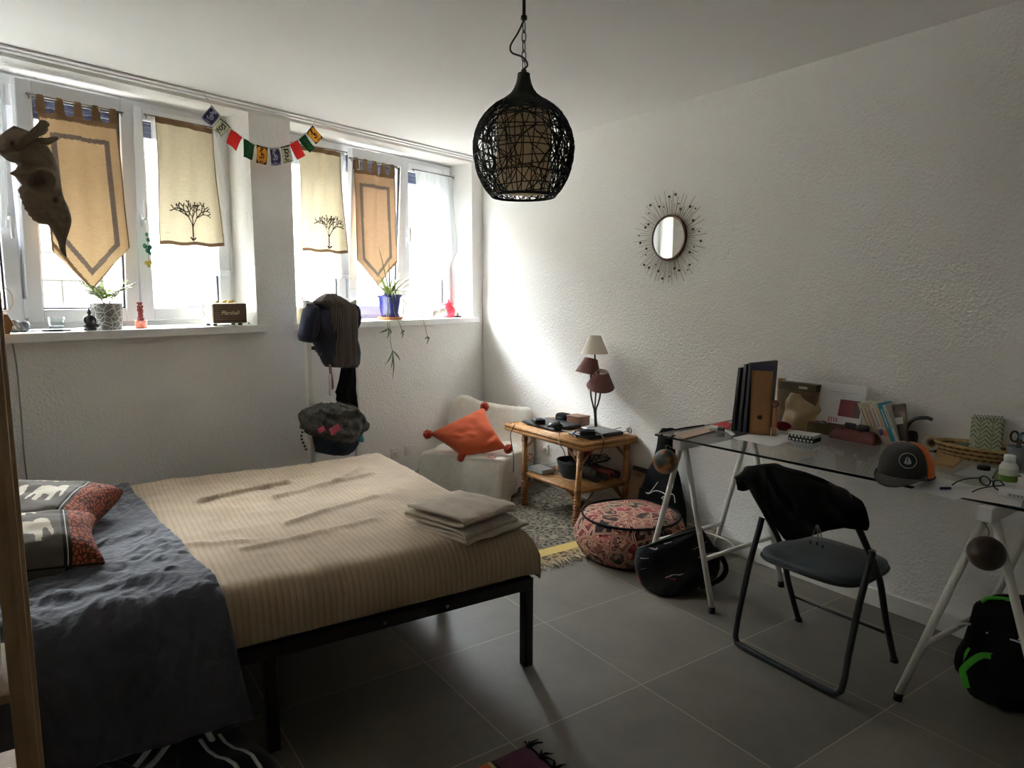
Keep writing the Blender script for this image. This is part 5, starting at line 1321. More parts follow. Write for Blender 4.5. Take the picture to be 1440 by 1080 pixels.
M['wire'] = M['black_plastic']
gl0 = on_z(885, 607, TT + .004)
t = thing('eyeglasses', 'folded dark glasses lying at the right end of the rattan table', 'glasses', (gl0.x - .02, gl0.y, TT), rad(75))
for sx in (-.034, .034): MB().tube([(sx + .026 * math.cos(a), .0, .020 + .018 * math.sin(a)) for a in [2 * pi * k / 24 for k in range(24)]], .0028, 6, closed=True).build('rim', M['black_plastic'], t)
MB().tube([(-.010, 0, .024), (0, 0, .028), (.010, 0, .024)], .0022, 6).build('bridge', M['black_plastic'], t)
for sx in (-1, 1): MB().tube(smooth_path([(sx * .060, 0, .024), (sx * .058, .05, .02), (sx * .05, .10, .008), (sx * .045, .125, .002)], 5), .0022, 6).build('temple', M['black_plastic'], t)
nt = [on_z(*p, TT) for p in ((800, 594), (826, 605), (842, 600), (818, 590))]
pn = MB(); slab(pn, nt, TT, .003); tag(pn.build('note_paper', M['paper']), 'white note sheet partly under the lamp foot on the rattan table', 'paper')

# lamp with three shades
lp = V((3.085, 3.46, TT))
lamp = thing('table_lamp', 'table lamp with three stems, one cream and two brown shades', 'lamp', lp, 0)
M['iron'] = simple('dark_iron', srgb(38, 34, 34), .5, .3)
MB().lathe([(.0, 0), (.074, 0), (.076, .006), (.072, .012), (.0, .014)], seg=32, cap=False).build('base', M['iron'], lamp)
lrt = V((math.cos(YAW), -math.sin(YAW), 0)); lfw = V((math.sin(YAW), math.cos(YAW), 0))
def LP(px, py, dz=0.0):
    p = on_plane(px, py, lp + lfw * dz, lfw); return p - lp
for k, (pts) in enumerate(([(838, 600, 0), (837, 585, 0), (836.5, 575, 0), (838, 545, 0), (837, 515, 0), (836.5, 498, 0)], [(837, 600, .0), (836, 580, .0), (834, 570, .01), (831, 556, .02), (831, 540, .03), (831, 520, .03)], [(839, 600, -.01), (838, 578, -.01), (841, 568, -.02), (844, 555, -.03), (844.5, 540, -.04)])):
    MB().tube(smooth_path([LP(*p) for p in pts], 6), .0055, 8).build('stem', M['iron'], lamp)
M['shade_cream'] = simple('cream_shade', srgb(226, 216, 200), .8); M['shade_brown'] = simple('brown_shade', srgb(116, 76, 72), .8); M['shade_in'] = simple('shade_lining', srgb(206, 196, 180), .8)
def shade(c, axis, rt, rb, h, mt):
    R = V((0, 0, 1)).rotation_difference(V(axis).normalized()).to_matrix()
    m = MB(); m.lathe([(rb, -h / 2), (rt, h / 2)], c, seg=40, rot=R, cap=False); m.lathe([(rt - .0015, h / 2), (rb - .0015, -h / 2)], c, seg=40, m=1, rot=R, cap=False)
    o = m.build('lamp_shade', [mt, M['shade_in']], lamp)
    b = MB(); b.cyl(V(c) - V(axis).normalized() * .04, V(c), .011, .011, 12); b.ball(V(c) + V(axis).normalized() * .018, .022, 14, 10, m=1, sc=(1, 1, 1.2)); b.build('bulb', [M['iron'], simple('white_bulb', srgb(232, 230, 222), .3)], lamp)
    return o
shade(LP(836.5, 484.5, 0), (0, 0, 1), .040, .092, .118, M['shade_cream'])
shade(LP(829, 515, .03), lrt * .22 + V((0, 0, 1)) - lfw * .18 + lfw * .3, .044, .088, .108, M['shade_brown'])
shade(LP(845.5, 533, -.05), -lfw * .42 + lrt * .04 + V((0, 0, 1)), .040, .094, .112, M['shade_brown'])
# cables from the table to the floor
for k, (pts, lb) in enumerate((([(812, 615, 0), (790, 605, 0), (786, 622, -.04), (793, 634, -.05), (796, 650, -.05)], 'black cable looping over the near edge of the rattan table'), ([(724, 597, 0), (718, 612, -.03), (722, 640, -.04), (722, 664, -.06)], 'thin black cable hanging at the far left end of the rattan table'), ([(838, 606, 0), (848, 615, -.01), (847, 632, -.02), (838, 650, .02)], 'thin black cable hanging down the near end of the rattan table'))):
    P = []
    for (px, py, off) in pts:
        d = ray(px, py)
        if k < 2: P.append(CPOS + d * ((TX0 - .02 + off * .1 - CPOS.x) / d.x) if off else on_z(px, py, TT + .02))
        else: P.append(CPOS + d * ((TY0 - .02 + off * .1 - CPOS.y) / d.y) if off else on_z(px, py, TT + .03))
    tag(MB().tube(smooth_path(P, 6), .003, 6).build('cable', M['wire']), lb, 'cable')

# things on the lower shelf
SH = SZ + .016
def S(px, py, z=None): return on_z(px, py, SH if z is None else z)
bx_ = S(758, 652); t = thing('plastic_box', 'clear shallow plastic box on the lower shelf of the rattan table', 'box', (2.80, 3.72, SH), 0)
m = MB(); ring(m, -.06, .06, 0, .0, 0, 0, 0) if False else None
m = MB(); m.bx((-.06, -.09, 0), (.06, .09, .004)); m.bx((-.06, -.09, 0), (-.057, .09, .075)); m.bx((.057, -.09, 0), (.06, .09, .075)); m.bx((-.06, -.09, 0), (.06, -.087, .075)); m.bx((-.06, .087, 0), (.06, .09, .075)); m.build('box_body', M['clear'], t)
MB().bx((-.05, -.08, .005), (.05, .08, .03)).build('folded_paper', M['paper'], t)
t = thing('fabric_basket', 'dark grey soft basket in the middle of the lower shelf', 'basket', (2.90, 3.50, SH), 0)
MB().lathe([(.075, 0), (.10, .03), (.115, .10), (.118, .115), (.108, .115), (.092, .03), (.0, .02)], seg=30, sx=.85).build('basket_body', fabric('dark_grey_felt', srgb(50, 54, 54)), t)
t = thing('spray_can', 'black can with a red cap standing behind the basket on the lower shelf', 'can', (3.02, 3.50, SH), 0)
MB().lathe([(.033, 0), (.034, .13), (.028, .145), (.0, .147)], seg=20).build('can_body', M['black_plastic'], t); MB().lathe([(.026, .147), (.026, .185), (.0, .188)], seg=18).build('cap', simple('red_cap', srgb(196, 48, 44), .4), t)
spool_cols = [(797, 668, 'teal', srgb(38, 72, 82)), (805, 671, 'blue', srgb(30, 110, 146)), (789, 666, 'clear', srgb(168, 172, 172))]
for (px, py, nm, c_) in spool_cols:
    c = S(px, py); c.x = max(c.x, 2.765); t = thing('thread_spool', '%s thread spool standing at the front of the lower shelf' % nm, 'spool', (c.x + .015, c.y, SH), 0, 'thread spools on the lower shelf')
    MB().lathe([(.024, 0), (.024, .006), (.020, .008), (.014, .068), (.017, .07), (.017, .075), (.0, .075)], seg=18).build('thread', simple('thread_' + nm, c_, .8), t); MB().lathe([(.026, 0), (.026, .004), (.0, .004)], seg=18).build('spool_foot', M['paper'], t)
rolls = [(834, 657, .030, srgb(90, 88, 84), srgb(134, 124, 114), 'grey cardboard tube, upper one at the near end of the lower shelf'), (841, 668, .024, srgb(70, 70, 72), srgb(120, 120, 122), 'small grey roll lying below the upper cardboard tube'), (853, 670, .022, srgb(60, 54, 58), srgb(96, 90, 100), 'small dark roll left of the red-rimmed one'), (860, 667, .030, srgb(168, 84, 74), srgb(60, 26, 26), 'roll with a red rim at the near end of the lower shelf'), (873, 668, .026, srgb(54, 54, 54), srgb(130, 128, 126), 'dark roll with a grey core right of the red-rimmed one'), (887, 664, .026, srgb(48, 46, 44), srgb(100, 96, 92), 'rightmost dark roll on the lower shelf, beside the leg')]
for i, (px, py, r_, c1, c2, lb) in enumerate(rolls):
    d = ray(px, py); p = CPOS + d * ((TY0 + .10 - CPOS.y) / d.y)
    p.x = min(p.x, TX1 - .06); z = SH + r_ if i in (1, 2, 3, 4, 5) else SH + .075
    t = thing('fabric_roll', lb, 'roll', (p.x, p.y, z), 0, 'rolls on the lower shelf')
    MB().lathe([(r_ * .45, 0), (r_, 0), (r_, .24), (r_ * .45, .24), (r_ * .45, 0)], rot=(rad(-90), 0, 0), seg=24, cap=False).build('roll_body', simple('roll_cloth_%d' % i, c1, .8, nz=.15), t)
    MB().lathe([(r_ * .30, -.003), (r_ * .5, -.003), (r_ * .5, .24), (r_ * .30, .24), (r_ * .3, -.003)], rot=(rad(-90), 0, 0), seg=20, cap=False).build('core', simple('roll_core_%d' % i, c2, .7), t)
t = thing('cable_tangle', 'tangle of thin dark cables on top of the rolls', 'cables', (2.95, 3.36, SH + .07), 0)
rnd = random.Random(9)
MB().tube(smooth_path([(rnd.uniform(-.12, .12), rnd.uniform(-.07, .1), rnd.uniform(.03, .11)) for _ in range(26)], 5), .003, 6).build('cable', M['wire'], t)

# ------------------------------------------------------------------ pouf, black bag, clipboard, gig bag
def kilim():
    m = NT('red_brown_kilim'); v = m.obj()
    vv = m.mix(.0, v, v); d = m.voro(v, 11, 'DISTANCE_TO_EDGE'); cell = m.voro(v, 11, 'F1', 'Color'); d2 = m.voro(v, 42, 'DISTANCE_TO_EDGE'); f2 = m.voro(v, 42, 'F1', 'Color')
    cx = m.sep(cell)[0]; fx = m.sep(f2)[1]
    base = m.ramp(cx, [(0, srgb(58, 26, 24)), (.22, srgb(156, 56, 56)), (.4, srgb(176, 108, 88)), (.6, srgb(70, 44, 36)), (.8, srgb(186, 60, 76)), (.93, srgb(52, 70, 58))], 'CONSTANT')
    small = m.ramp(fx, [(0, srgb(178, 140, 114)), (.35, srgb(120, 48, 44)), (.58, srgb(30, 22, 22)), (.84, srgb(196, 166, 140))], 'CONSTANT')
    c = m.mix(.55, base, small); c = m.mix(m.math('LESS_THAN', d2, .035), c, srgb(30, 22, 22))
    c = m.mix(m.math('LESS_THAN', d, .085), c, srgb(34, 24, 24)); c = m.mix(m.math('LESS_THAN', d, .055), c, srgb(196, 148, 124)); c = m.mix(m.math('LESS_THAN', d, .018), c, srgb(110, 60, 50))
    m.col(c).rough(.95); m.bump(m.math('ADD', d2, m.noise(v, 90, 3)), .4, .004); return m.mat
M['kilim'] = kilim()
pf_ = thing('pouf', 'round red and brown patterned floor pouf under the end of the desk', 'pouf', (2.69, 2.725, 0), 0)
PR = .30
m = MB(); m.lathe([(.0, 0), (PR - .07, 0), (PR - .02, .03), (PR + .012, .09), (PR + .012, .15), (PR - .012, .215), (PR - .03, .235)], seg=56, cap=False)
m.v = [(p[0] + .012 * vnoise(p[0] * 5, p[1] * 5, p[2] * 9), p[1] + .012 * vnoise(p[0] * 5, p[1] * 5, 4 + p[2] * 9), p[2]) for p in m.v]; m.build('pouf_side', M['kilim'], pf_)
m = MB(); m.lathe([(PR - .028, .233), (PR - .05, .247), (PR - .12, .258), (PR - .2, .262), (.0, .262)], seg=56, cap=False)
m.v = [(p[0], p[1], p[2] + .010 * vnoise(p[0] * 8, p[1] * 8)) for p in m.v]; m.build('pouf_top', M['kilim'], pf_)
m = MB(); m.tube([((PR - .026) * math.cos(2 * pi * k / 64), (PR - .026) * math.sin(2 * pi * k / 64), .238) for k in range(64)], .0065, 8, closed=True); m.build('piping', M['black_fabric'], pf_)
# black embroidered handbag
def bag_mat():
    m = NT('black_embroidered_cloth'); v = m.obj(); w = m.wave(m.obj((1, 1, 2.2), (.5, .3, 0)), 3.2, 6, 'Z', 'SIN', 3, 1.4)
    n = m.noise(v, 7, 3); c = m.ramp(m.noise(v, 50, 4), [(.3, srgb(12, 11, 12)), (.75, srgb(26, 23, 24))])
    ln = m.math('MULTIPLY', m.math('GREATER_THAN', w, .985), m.math('GREATER_THAN', n, .55)); c = m.mix(ln, c, srgb(150, 140, 138))
    z = m.sep(v)[2]; rd = m.math('MULTIPLY', m.math('LESS_THAN', z, .09), m.math('GREATER_THAN', m.noise(v, 13, 2), .60)); c = m.mix(rd, c, srgb(110, 30, 42))
    m.col(c).rough(.9); m.b.inputs['Specular IOR Level'].default_value = .25; m.bump(m.noise(v, 40, 4), .5, .008); return m.mat
bg0 = V((2.60, 2.36, 0))
bag = thing('handbag', 'slouching black embroidered handbag on the floor inside the left trestle', 'bag', bg0, 0)
def bgp(px, py, k):   # plane tilted between pouf and trestle, facing the camera
    n = V((-.62, -.72, .35)).normalized(); return on_plane(px, py, V((2.50, 2.30, .13)) + V((.62, .72, -.35)).normalized() * k, n) - bg0
rows = []
bl_rows = [(741, 978, 986), (748, 955, 991), (757, 932, 997), (768, 906, 1004), (775, 894, 1008), (788, 892, 1012), (800, 893, 1012), (812, 897, 1008), (822, 902, 990), (830, 910, 970), (836, 922, 948)]
nb = V((-.62, -.72, .35)).normalized()
for i in range(41):
    y = 741 + 95 * i / 40; l, r = lerp_poly(bl_rows, y); w = min(1, .25 + i / 9); rows.append((bgp(l, y, 0), bgp(r, y, 0), nb, .05 * w + .03 * (i / 40), .06 * w + .045 * (i / 40)))
m = MB(); form(m, rows, 48, .7, fold=lambda t, ca, sa, q: nb * (.010 * vnoise(ca * 4, t * 5, sa) + .006 * math.sin(10 * t + 4 * ca)))
m.v = [(p[0], p[1], max(p[2], .004)) for p in m.v]; m.build('bag_body', bag_mat(), bag)
m = MB(); m.tube([bgp(897 + (985 - 897) * t / 10, 772 - 30 * t / 10, -.035) for t in range(11)], .005, 6); m.build('zip', M['dark_plastic'], bag)
m = MB(); m.tube(smooth_path([V((p.x, p.y, max(.02, p.z))) for p in (bgp(1000, 768, .02), bgp(1014, 782, .0), bgp(1021, 800, .0), bgp(1012, 815, -.02), bgp(985, 826, -.05))], 6), .013, 8); m.build('handle', M['black_fabric'], bag)
# clipboard leaning on the wall
c0 = on_right(892, 712, .05)
cl = thing('clipboard', 'brown hardboard clipboard leaning against the wall behind the pouf', 'clipboard', (ROOM_R - .11, 3.10, 0), (0, rad(12), 0))
MB().rbox((0, 0, .185), (.006, .17, .36), .003).build('board', simple('hardboard', srgb(122, 92, 66), .7, nz=.1), cl); MB().rbox((-.008, 0, .352), (.014, .15, .03), .005).build('clip', M['black_metal'], cl); MB().rbox((-.006, 0, .315), (.004, .10, .008), .002).build('clip_bar', M['chrome'], cl)
# gig bag leaning in the corner behind the trestle
gb = thing('instrument_bag', 'tall black soft instrument bag leaning on the wall behind the left trestle', 'bag', (ROOM_R - .12, 2.86, 0), 0)
gr = [(.0, .16), (.04, .19), (.12, .20), (.22, .185), (.30, .15), (.38, .12), (.44, .085), (.54, .065), (.62, .06), (.655, .04)]
rows = []
for i in range(40):
    z = .655 * i / 39; w = lerp_poly(gr, z)[0]; lean = .07 * z; c = V((-.02 + lean, -.02 + .0 * z, z + .006)); rows.append((c + V((0, w, 0)), c - V((0, w, 0)), V((-1, 0, 0)), min(.06, w * .6), min(.03, w * .4)))
m = MB(); form(m, rows, 36, .7); m.build('bag_body', M['black_fabric'], gb)
m = MB(); m.rbox((-.075, -.0, .2), (.03, .2, .18), .012); m.build('front_pocket', M['black_fabric'], gb)
wc_ = [on_right(x, y, .22) for x, y in ((925, 678), (914, 692), (908, 706), (912, 716), (922, 690), (934, 694), (940, 706), (930, 712), (946, 695), (949, 712), (948, 722))]
wc_ = [V((p.x, p.y, max(p.z, .275))) if p.z < .275 else p for p in wc_]
tag(MB().tube(smooth_path(wc_, 6), .0024, 6).build('white_cable', simple('white_cable', srgb(206, 204, 198), .5)), 'white cable coiled in front of the black instrument bag', 'cable')
# ------------------------------------------------------------------ desk: glass sheet on two trestles
DZ = .805                                               # top of the glass
DF0, DF1 = V((2.398, 2.281, 0)), V((2.494, .72, 0))     # front edge, from the left corner to the right
DE = (DF1 - DF0).normalized(); DP = V((-DE.y, DE.x, 0))   # along the front edge / towards the wall
DLEN, DDEP = (DF1 - DF0).length, .675
DANG = math.atan2(DP.y, DP.x)
desk = thing('glass_desktop', 'clear glass desktop sheet resting on two white trestles', 'desk', (DF0.x, DF0.y, DZ), DANG)
# local x towards the wall, local y = -DE (towards the window)
m = MB(); x0, x1, y0, y1, zt, zb = 0, DDEP, -DLEN, 0, 0, -.010
m.add([(x0, y0, zb), (x1, y0, zb), (x1, y1, zb), (x0, y1, zb), (x0, y0, zt), (x1, y0, zt), (x1, y1, zt), (x0, y1, zt)], [(3, 2, 1, 0), (4, 5, 6, 7)], 0)
m.add([(x0, y0, zb), (x1, y0, zb), (x1, y1, zb), (x0, y1, zb), (x0, y0, zt), (x1, y0, zt), (x1, y1, zt), (x0, y1, zt)], [(0, 1, 5, 4), (1, 2, 6, 5), (2, 3, 7, 6), (3, 0, 4, 7)], 1)
M['desk_glass'] = glass_mat('desk_glass', (.955, .972, .962), 1.52)
M['glass_edge'] = simple('dark_green_glass_edge', srgb(28, 40, 36), .25)
m.build('glass_sheet', [M['desk_glass'], M['glass_edge']], desk)

def trestle(name_label, tn, tf, feet, braces_z=.24):
    """tn / tf: near and far ends of the top beam (z = top), feet: near left, near right, far left, far right"""
    o = thing('trestle', name_label, 'trestle', ((tn.x + tf.x) / 2, (tn.y + tf.y) / 2, 0), 0, 'white trestles under the glass desk'); O = o.location.copy()
    d = (tf - tn).normalized(); s = V((-d.y, d.x, 0))
    MB().box((tn + tf) / 2 - V((0, 0, .025)) - O, ((tf - tn).length, .045, .05), rot=(0, 0, math.atan2(d.y, d.x))).build('beam', M['white_paint'], o, bevel=.004)
    tops = [tn + d * .05 + s * .014 - V((0, 0, .045)), tn + d * .05 - s * .014 - V((0, 0, .045)), tf - d * .05 + s * .014 - V((0, 0, .045)), tf - d * .05 - s * .014 - V((0, 0, .045))]
    for t_, f_ in zip(tops, feet):
        f2 = V((f_.x, f_.y, .022)); lg = MB().tube([t_ - O, f2 - O], .0135, 14).build('leg', M['white_metal'], o)
        MB().tube([f2 + (t_ - f2).normalized() * .008 - O, V((f_.x, f_.y, 0)) - O], .0155, 12).build('rubber_foot', M['rubber'], lg)
    at = lambda i, z: tops[i].lerp(V((feet[i].x, feet[i].y, 0)), (tops[i].z - z) / tops[i].z) - O
    for i, j in ((0, 2), (1, 3)): MB().tube([at(i, braces_z), at(j, braces_z)], .011, 12).build('brace', M['white_metal'], o)
    a, b = at(0, braces_z + .0).lerp(at(2, braces_z), .45), at(1, braces_z).lerp(at(3, braces_z), .45)
    MB().tube(smooth_path([a, a.lerp(b, .15) + V((0, 0, .03)), a.lerp(b, .8) + V((0, 0, .03)), b], 5), .005, 8).build('locking_wire', M['white_metal'], o)
    return o
BT = DZ - .010
tn = V((2.42, 2.165, BT)); tf = V((3.06, 2.20, BT))
trestle('white trestle at the left end of the glass desk, over the handbag', tn, tf, [V((2.484, 2.40, 0)), V((2.484, 1.973, 0)), V((2.96, 2.37, 0)), V((3.01, 1.97, 0))])
tn2 = on_z(1385, 713, BT); tn2.z = BT
tdir = V((math.cos(rad(1)), math.sin(rad(1)), 0)); tf2 = tn2 + tdir * .66
trestle('white trestle at the right end of the glass desk, behind the backpack', tn2, tf2, [V((2.487, 1.133, 0)), V((2.525, .675, 0)), V((3.02, 1.12, 0)), V((3.05, .68, 0))])
# balls hanging from the trestles
def globe_mat():
    m = NT('old_globe_print'); v = m.obj(); n = m.noise(v, 14, 5, .6)
    m.col(m.ramp(n, [(.44, srgb(58, 72, 70)), (.50, srgb(120, 96, 66)), (.56, srgb(176, 108, 62)), (.7, srgb(196, 142, 96))])).rough(.3); return m.mat
def hang_ball(nm, label, c, r, mat, top):
    t = thing(nm, label, 'globe' if 'globe' in nm else 'ornament', c)
    MB().ball((0, 0, 0), r, 30, 20).build('ball', mat, t); MB().tube(smooth_path([(0, 0, r * .98), (.003, 0, r + .02), top - c], 5), .0018, 6).build('string', simple('string', srgb(160, 140, 110), .8), t)
gc = on_plane(936, 649, tn, lfw)
hang_ball('hanging_globe', 'small old-looking globe hanging from the left trestle', gc, .058, globe_mat(), tn + V((.0, .01, -.05)))
g2 = on_plane(1387, 778, tn2 - V((0, 0, .12)) - tdir * .05, lfw)
def dark_ball():
    m = NT('dark_mottled_ball'); m.col(m.ramp(m.noise(m.obj(), 18, 4), [(.4, srgb(34, 26, 22)), (.7, srgb(84, 62, 46))])).rough(.35); return m.mat
hang_ball('hanging_ball', 'dark mottled ball hanging from the right trestle', g2, .054, dark_ball(), tn2 - V((0, 0, .05)))

# ------------------------------------------------------------------ things on the desk
def Dk(px, py, z=0.0): return on_z(px, py, DZ + z)
def dpt(px, py): p = Dk(px, py); p.z = DZ + .0005; return p
def flat(name, mats, quad, h=.001, z=.0005, m=0):
    b = MB(); slab(b, [Dk(*p) for p in quad], DZ + z, h, m); return b.build(name, mats)
M['pink_cloth'] = fabric('dusty_pink_cloth', srgb(176, 146, 128))
tag(flat('cloth_strip', M['pink_cloth'], ((947, 611), (1003, 600), (1008, 606), (962, 618)), .004), 'dusty pink cloth strip lying at the left end of the glass desk', 'cloth')
tag(MB().tube(smooth_path([Dk(930, 607, .006), Dk(936, 604, .02), Dk(944, 602.5, .022), Dk(950, 604, .012), Dk(962, 602, .006), Dk(990, 598, .006)], 6), .004, 6).build('black_strap', M['black_fabric']), 'black strap loop at the left corner of the glass desk', 'strap')
c = dpt(1005, 605.5); t = thing('correction_roller', 'small white and grey cylinder on the left part of the desk', 'roller', c, DANG + rad(20))
MB().cyl((-.012, -.02, .014), (-.012, .02, .014), .013, seg=18).build('roller_body', M['white_paint'], t); MB().cyl((-.012, -.05, .014), (-.012, -.02, .014), .012, seg=18).build('roller_end', simple('warm_grey', srgb(120, 112, 106), .6), t)
tag(flat('red_pouch', simple('red_pouch_cloth', srgb(196, 48, 52), .7), ((1003, 600), (1018, 595), (1030, 598), (1022, 605)), .010), 'flat bright red pouch beside the black folders', 'pouch')
tag(flat('paper_tag', M['paper'], ((1017, 604), (1022, 602), (1034, 611), (1029, 613)), .001), 'white paper tag in front of the red pouch', 'tag')
# folders
def wface(px_bl, px_tl, dist): pass
def folder(label, bl, tl, w, th, mat, name='folder', group='folders at the left of the desk', extra=None):
    """upright folder: bl/tl pixels of the lower and upper front-left corner; w = depth to the wall, th = thickness"""
    b = Dk(*bl); d = ray(*tl); t_ = CPOS + d * ((b + FWD * 0 - CPOS).dot(lfw) / d.dot(lfw))
    up_ = t_ - b; h = up_.length; ang = math.atan2(-(t_ - b).dot(DE), (t_ - b).z)
    o = thing(name, label, name.replace('_', ' '), (b.x, b.y, DZ + .001), (0, 0, DANG), group)
    # local: x to the wall, y = -DE ; leaning is a rotation about x
    lean = math.atan2((t_ - b).dot(-DE), (t_ - b).z)
    o.rotation_euler = (-lean, 0, DANG)
    return o, h
for k, (bl_, tl_2, mt, lb) in enumerate((((1027, 606), (1043, 517), simple('folder_black', srgb(30, 30, 32), .4), 'black folder leaning leftmost against the other folders'), ((1036, 607), (1050, 512), simple('folder_charcoal', srgb(44, 44, 48), .45), 'charcoal folder, second from the left beside the kraft file'), ((1044, 608), (1055, 510), simple('folder_navy', srgb(30, 36, 60), .4), 'dark navy folder touching the kraft magazine file'))):
    o, h = folder(lb, bl_, tl_2, .23, .02, mt)
    MB().rbox((.115, -.010, h / 2), (.23, .018, h), .003).build('folder_cover', mt, o); MB().bx((.004, -.0195, h * .25), (.22, -.0005, h * .97), 0).build('folder_pages', M['paper'] if k == 1 else mt, o) if False else None
    MB().rbox((-.001, -.010, h * .3), (.003, .014, .05), .001).build('spine_label', M['dark_plastic'], o)
b = Dk(1053, 611); o = thing('magazine_file', 'brown kraft magazine file with a blue top edge', 'magazine file', (b.x, b.y, DZ + .001), DANG + rad(31))
hh = .335
m = MB(); m.bx((0, -.095, 0), (.006, 0, hh - .028)); m.bx((.20, -.095, 0), (.206, 0, hh * .75)); m.bx((0, -.095, 0), (.206, -.089, hh * .85)); m.bx((0, -.006, 0), (.206, 0, hh * .85)); m.bx((0, -.095, 0), (.206, 0, .004)); m.build('file_box', M['card'], o)
MB().bx((-.001, -.0955, hh - .028), (.0065, .0005, hh)).build('blue_edge', simple('navy_edge', srgb(38, 44, 78), .5), o)
MB().cyl((-.0008, -.045, .085), (.004, -.045, .085), .011, seg=22).build('finger_hole', simple('hole_dark', srgb(60, 40, 26), .9), o)
MB().bx((.012, -.085, .005), (.19, -.02, hh - .04)).build('papers', M['paper'], o)
# wooden mallet-like stick
b = Dk(1088, 613); t = thing('wooden_stick', 'pale wooden stick with a dark knob standing before the kraft file', 'stick', (b.x - .0, b.y, DZ + .001))
MB().lathe([(.011, 0), (.0115, .10), (.0105, .135), (.0, .137)], seg=14).build('stick', M['oak'], t); MB().ball((0, 0, .152), .018, 14, 10).build('knob', M['walnut'], t)
# gold pouch in front of a mesh box
b = Dk(1089, 603); ob = thing('mesh_box', 'black patterned box standing behind the gold pouch', 'box', (ROOM_R - .105, on_right(1093, 585, .11).y, DZ + .001), 0)
def dots():
    m = NT('black_white_lattice'); v = m.obj(); x, y, z = m.sep(v)[:3]
    a = m.math('SINE', m.math('MULTIPLY', m.math('ADD', y, z), 2 * pi / .013)); b_ = m.math('SINE', m.math('MULTIPLY', m.math('SUBTRACT', y, z), 2 * pi / .013))
    m.col(m.mix(m.math('GREATER_THAN', m.math('MULTIPLY', a, b_), .2), srgb(30, 27, 24), srgb(150, 132, 100))).rough(.7); return m.mat
m = MB(); m.bx((0, -.20, 0), (.05, 0, .225)); m.build('box_body', simple('olive_card', srgb(122, 104, 78), .8, nz=.1), ob, bevel=.003); m = MB(); m.bx((-.001, -.201, .19), (.051, .001, .226)); m.build('box_rim', dots(), ob)
MB().bx((-.0025, -.155, .20), (.0, -.11, .212)).build('label', M['paper'], ob); MB().bx((.03, .002, 0), (.055, .03, .235)).build('card_divider', M['card'], ob)
M['gold'] = NT('gold_satin').col(srgb(186, 160, 118)).rough(.38).mat; M['gold'].node_tree.nodes['Principled BSDF'].inputs['Sheen Weight'].default_value = .4
b = Dk(1118, 604); gp = thing('gold_pouch', 'soft gold satin pouch slumped in front of the patterned box', 'pouch', (b.x + .045, b.y - .0, DZ + .001), DANG)
rows = [(V((0, -.095 - .01 * math.sin(i * .5), .165 * i / 24)), V((0, .095 - .02 * i / 24, .165 * i / 24)), V((-1, 0, 0)), .04 * (1 - (i / 24) ** 2 * .85) + .004, .03) for i in range(25)]
m = MB(); form(m, rows, 36, .7, fold=lambda t, ca, sa, q: V((-.014 * vnoise(ca * 3, t * 4, sa), 0, .012 * math.sin(ca * 2.2 + .5) * t))); m.build('pouch_body', M['gold'], gp)
for k, (px, py, c_, lb) in enumerate(((1108, 600, srgb(126, 116, 70), 'olive fabric scrap in front of the gold pouch'), (1124, 602, srgb(70, 88, 44), 'dark green fabric scrap beside the olive one'))):
    b = dpt(px, py); m = MB(); m.grid(lambda a, bb, k=k: V(((a - .5) * .05, (bb - .5) * .07, .010 + .018 * (1 - (2 * a - 1) ** 2) * (1 - (2 * bb - 1) ** 2) + .006 * vnoise(a * 4, bb * 4, k))), 14, 14); tag(m.build('fabric_scrap', fabric('scrap_%d' % k, c_), loc=(b.x, b.y, DZ), rot=(0, 0, k), solid=.002), lb, 'fabric', 'fabric scraps on the desk')
b = dpt(1101, 605); rd = thing('pin_cushion', 'dark red oval pin cushion in front of the gold pouch', 'pin cushion', b, DANG)
m = MB(); m.ball((0, 0, .022), 1, 24, 14, sc=(.026, .042, .021)); m.build('cushion_body', fabric('dark_red_velvet', srgb(128, 26, 44)), rd); MB().lathe([(.022, 0), (.024, .004), (.0, .006)], seg=18).build('cushion_base', M['walnut'], rd)
# polka box
b = Dk(1108, 619); pk = thing('polka_box', 'small black box with white dots and a plain white lid', 'box', (b.x, b.y, DZ + .001), DANG + rad(6))
def polka():
    m = NT('black_white_dots'); v = m.obj(scale=(1 / .0165,) * 3, rot=(0, 0, 0)); x, y, z = m.sep(v)[:3]
    row = m.math('FLOOR', z); yo = m.math('ADD', y, m.math('MULTIPLY', m.math('MODULO', row, 2.0), .5))
    fy = m.math('SUBTRACT', m.math('FRACT', yo), .5); fz = m.math('SUBTRACT', m.math('FRACT', z), .5)
    d = m.math('SQRT', m.math('ADD', m.math('POWER', m.math('ABSOLUTE', fy), 2.0), m.math('POWER', m.math('ABSOLUTE', fz), 2.0)))
    m.col(m.mix(m.math('LESS_THAN', d, .3), srgb(22, 22, 24), srgb(220, 220, 220))).rough(.5); return m.mat
MB().bx((0, -.115, 0), (.085, 0, .030)).build('box_body', polka(), pk, bevel=.001); MB().bx((-.001, -.116, .030), (.086, .001, .0345)).build('box_lid', M['paper'], pk, bevel=.001)
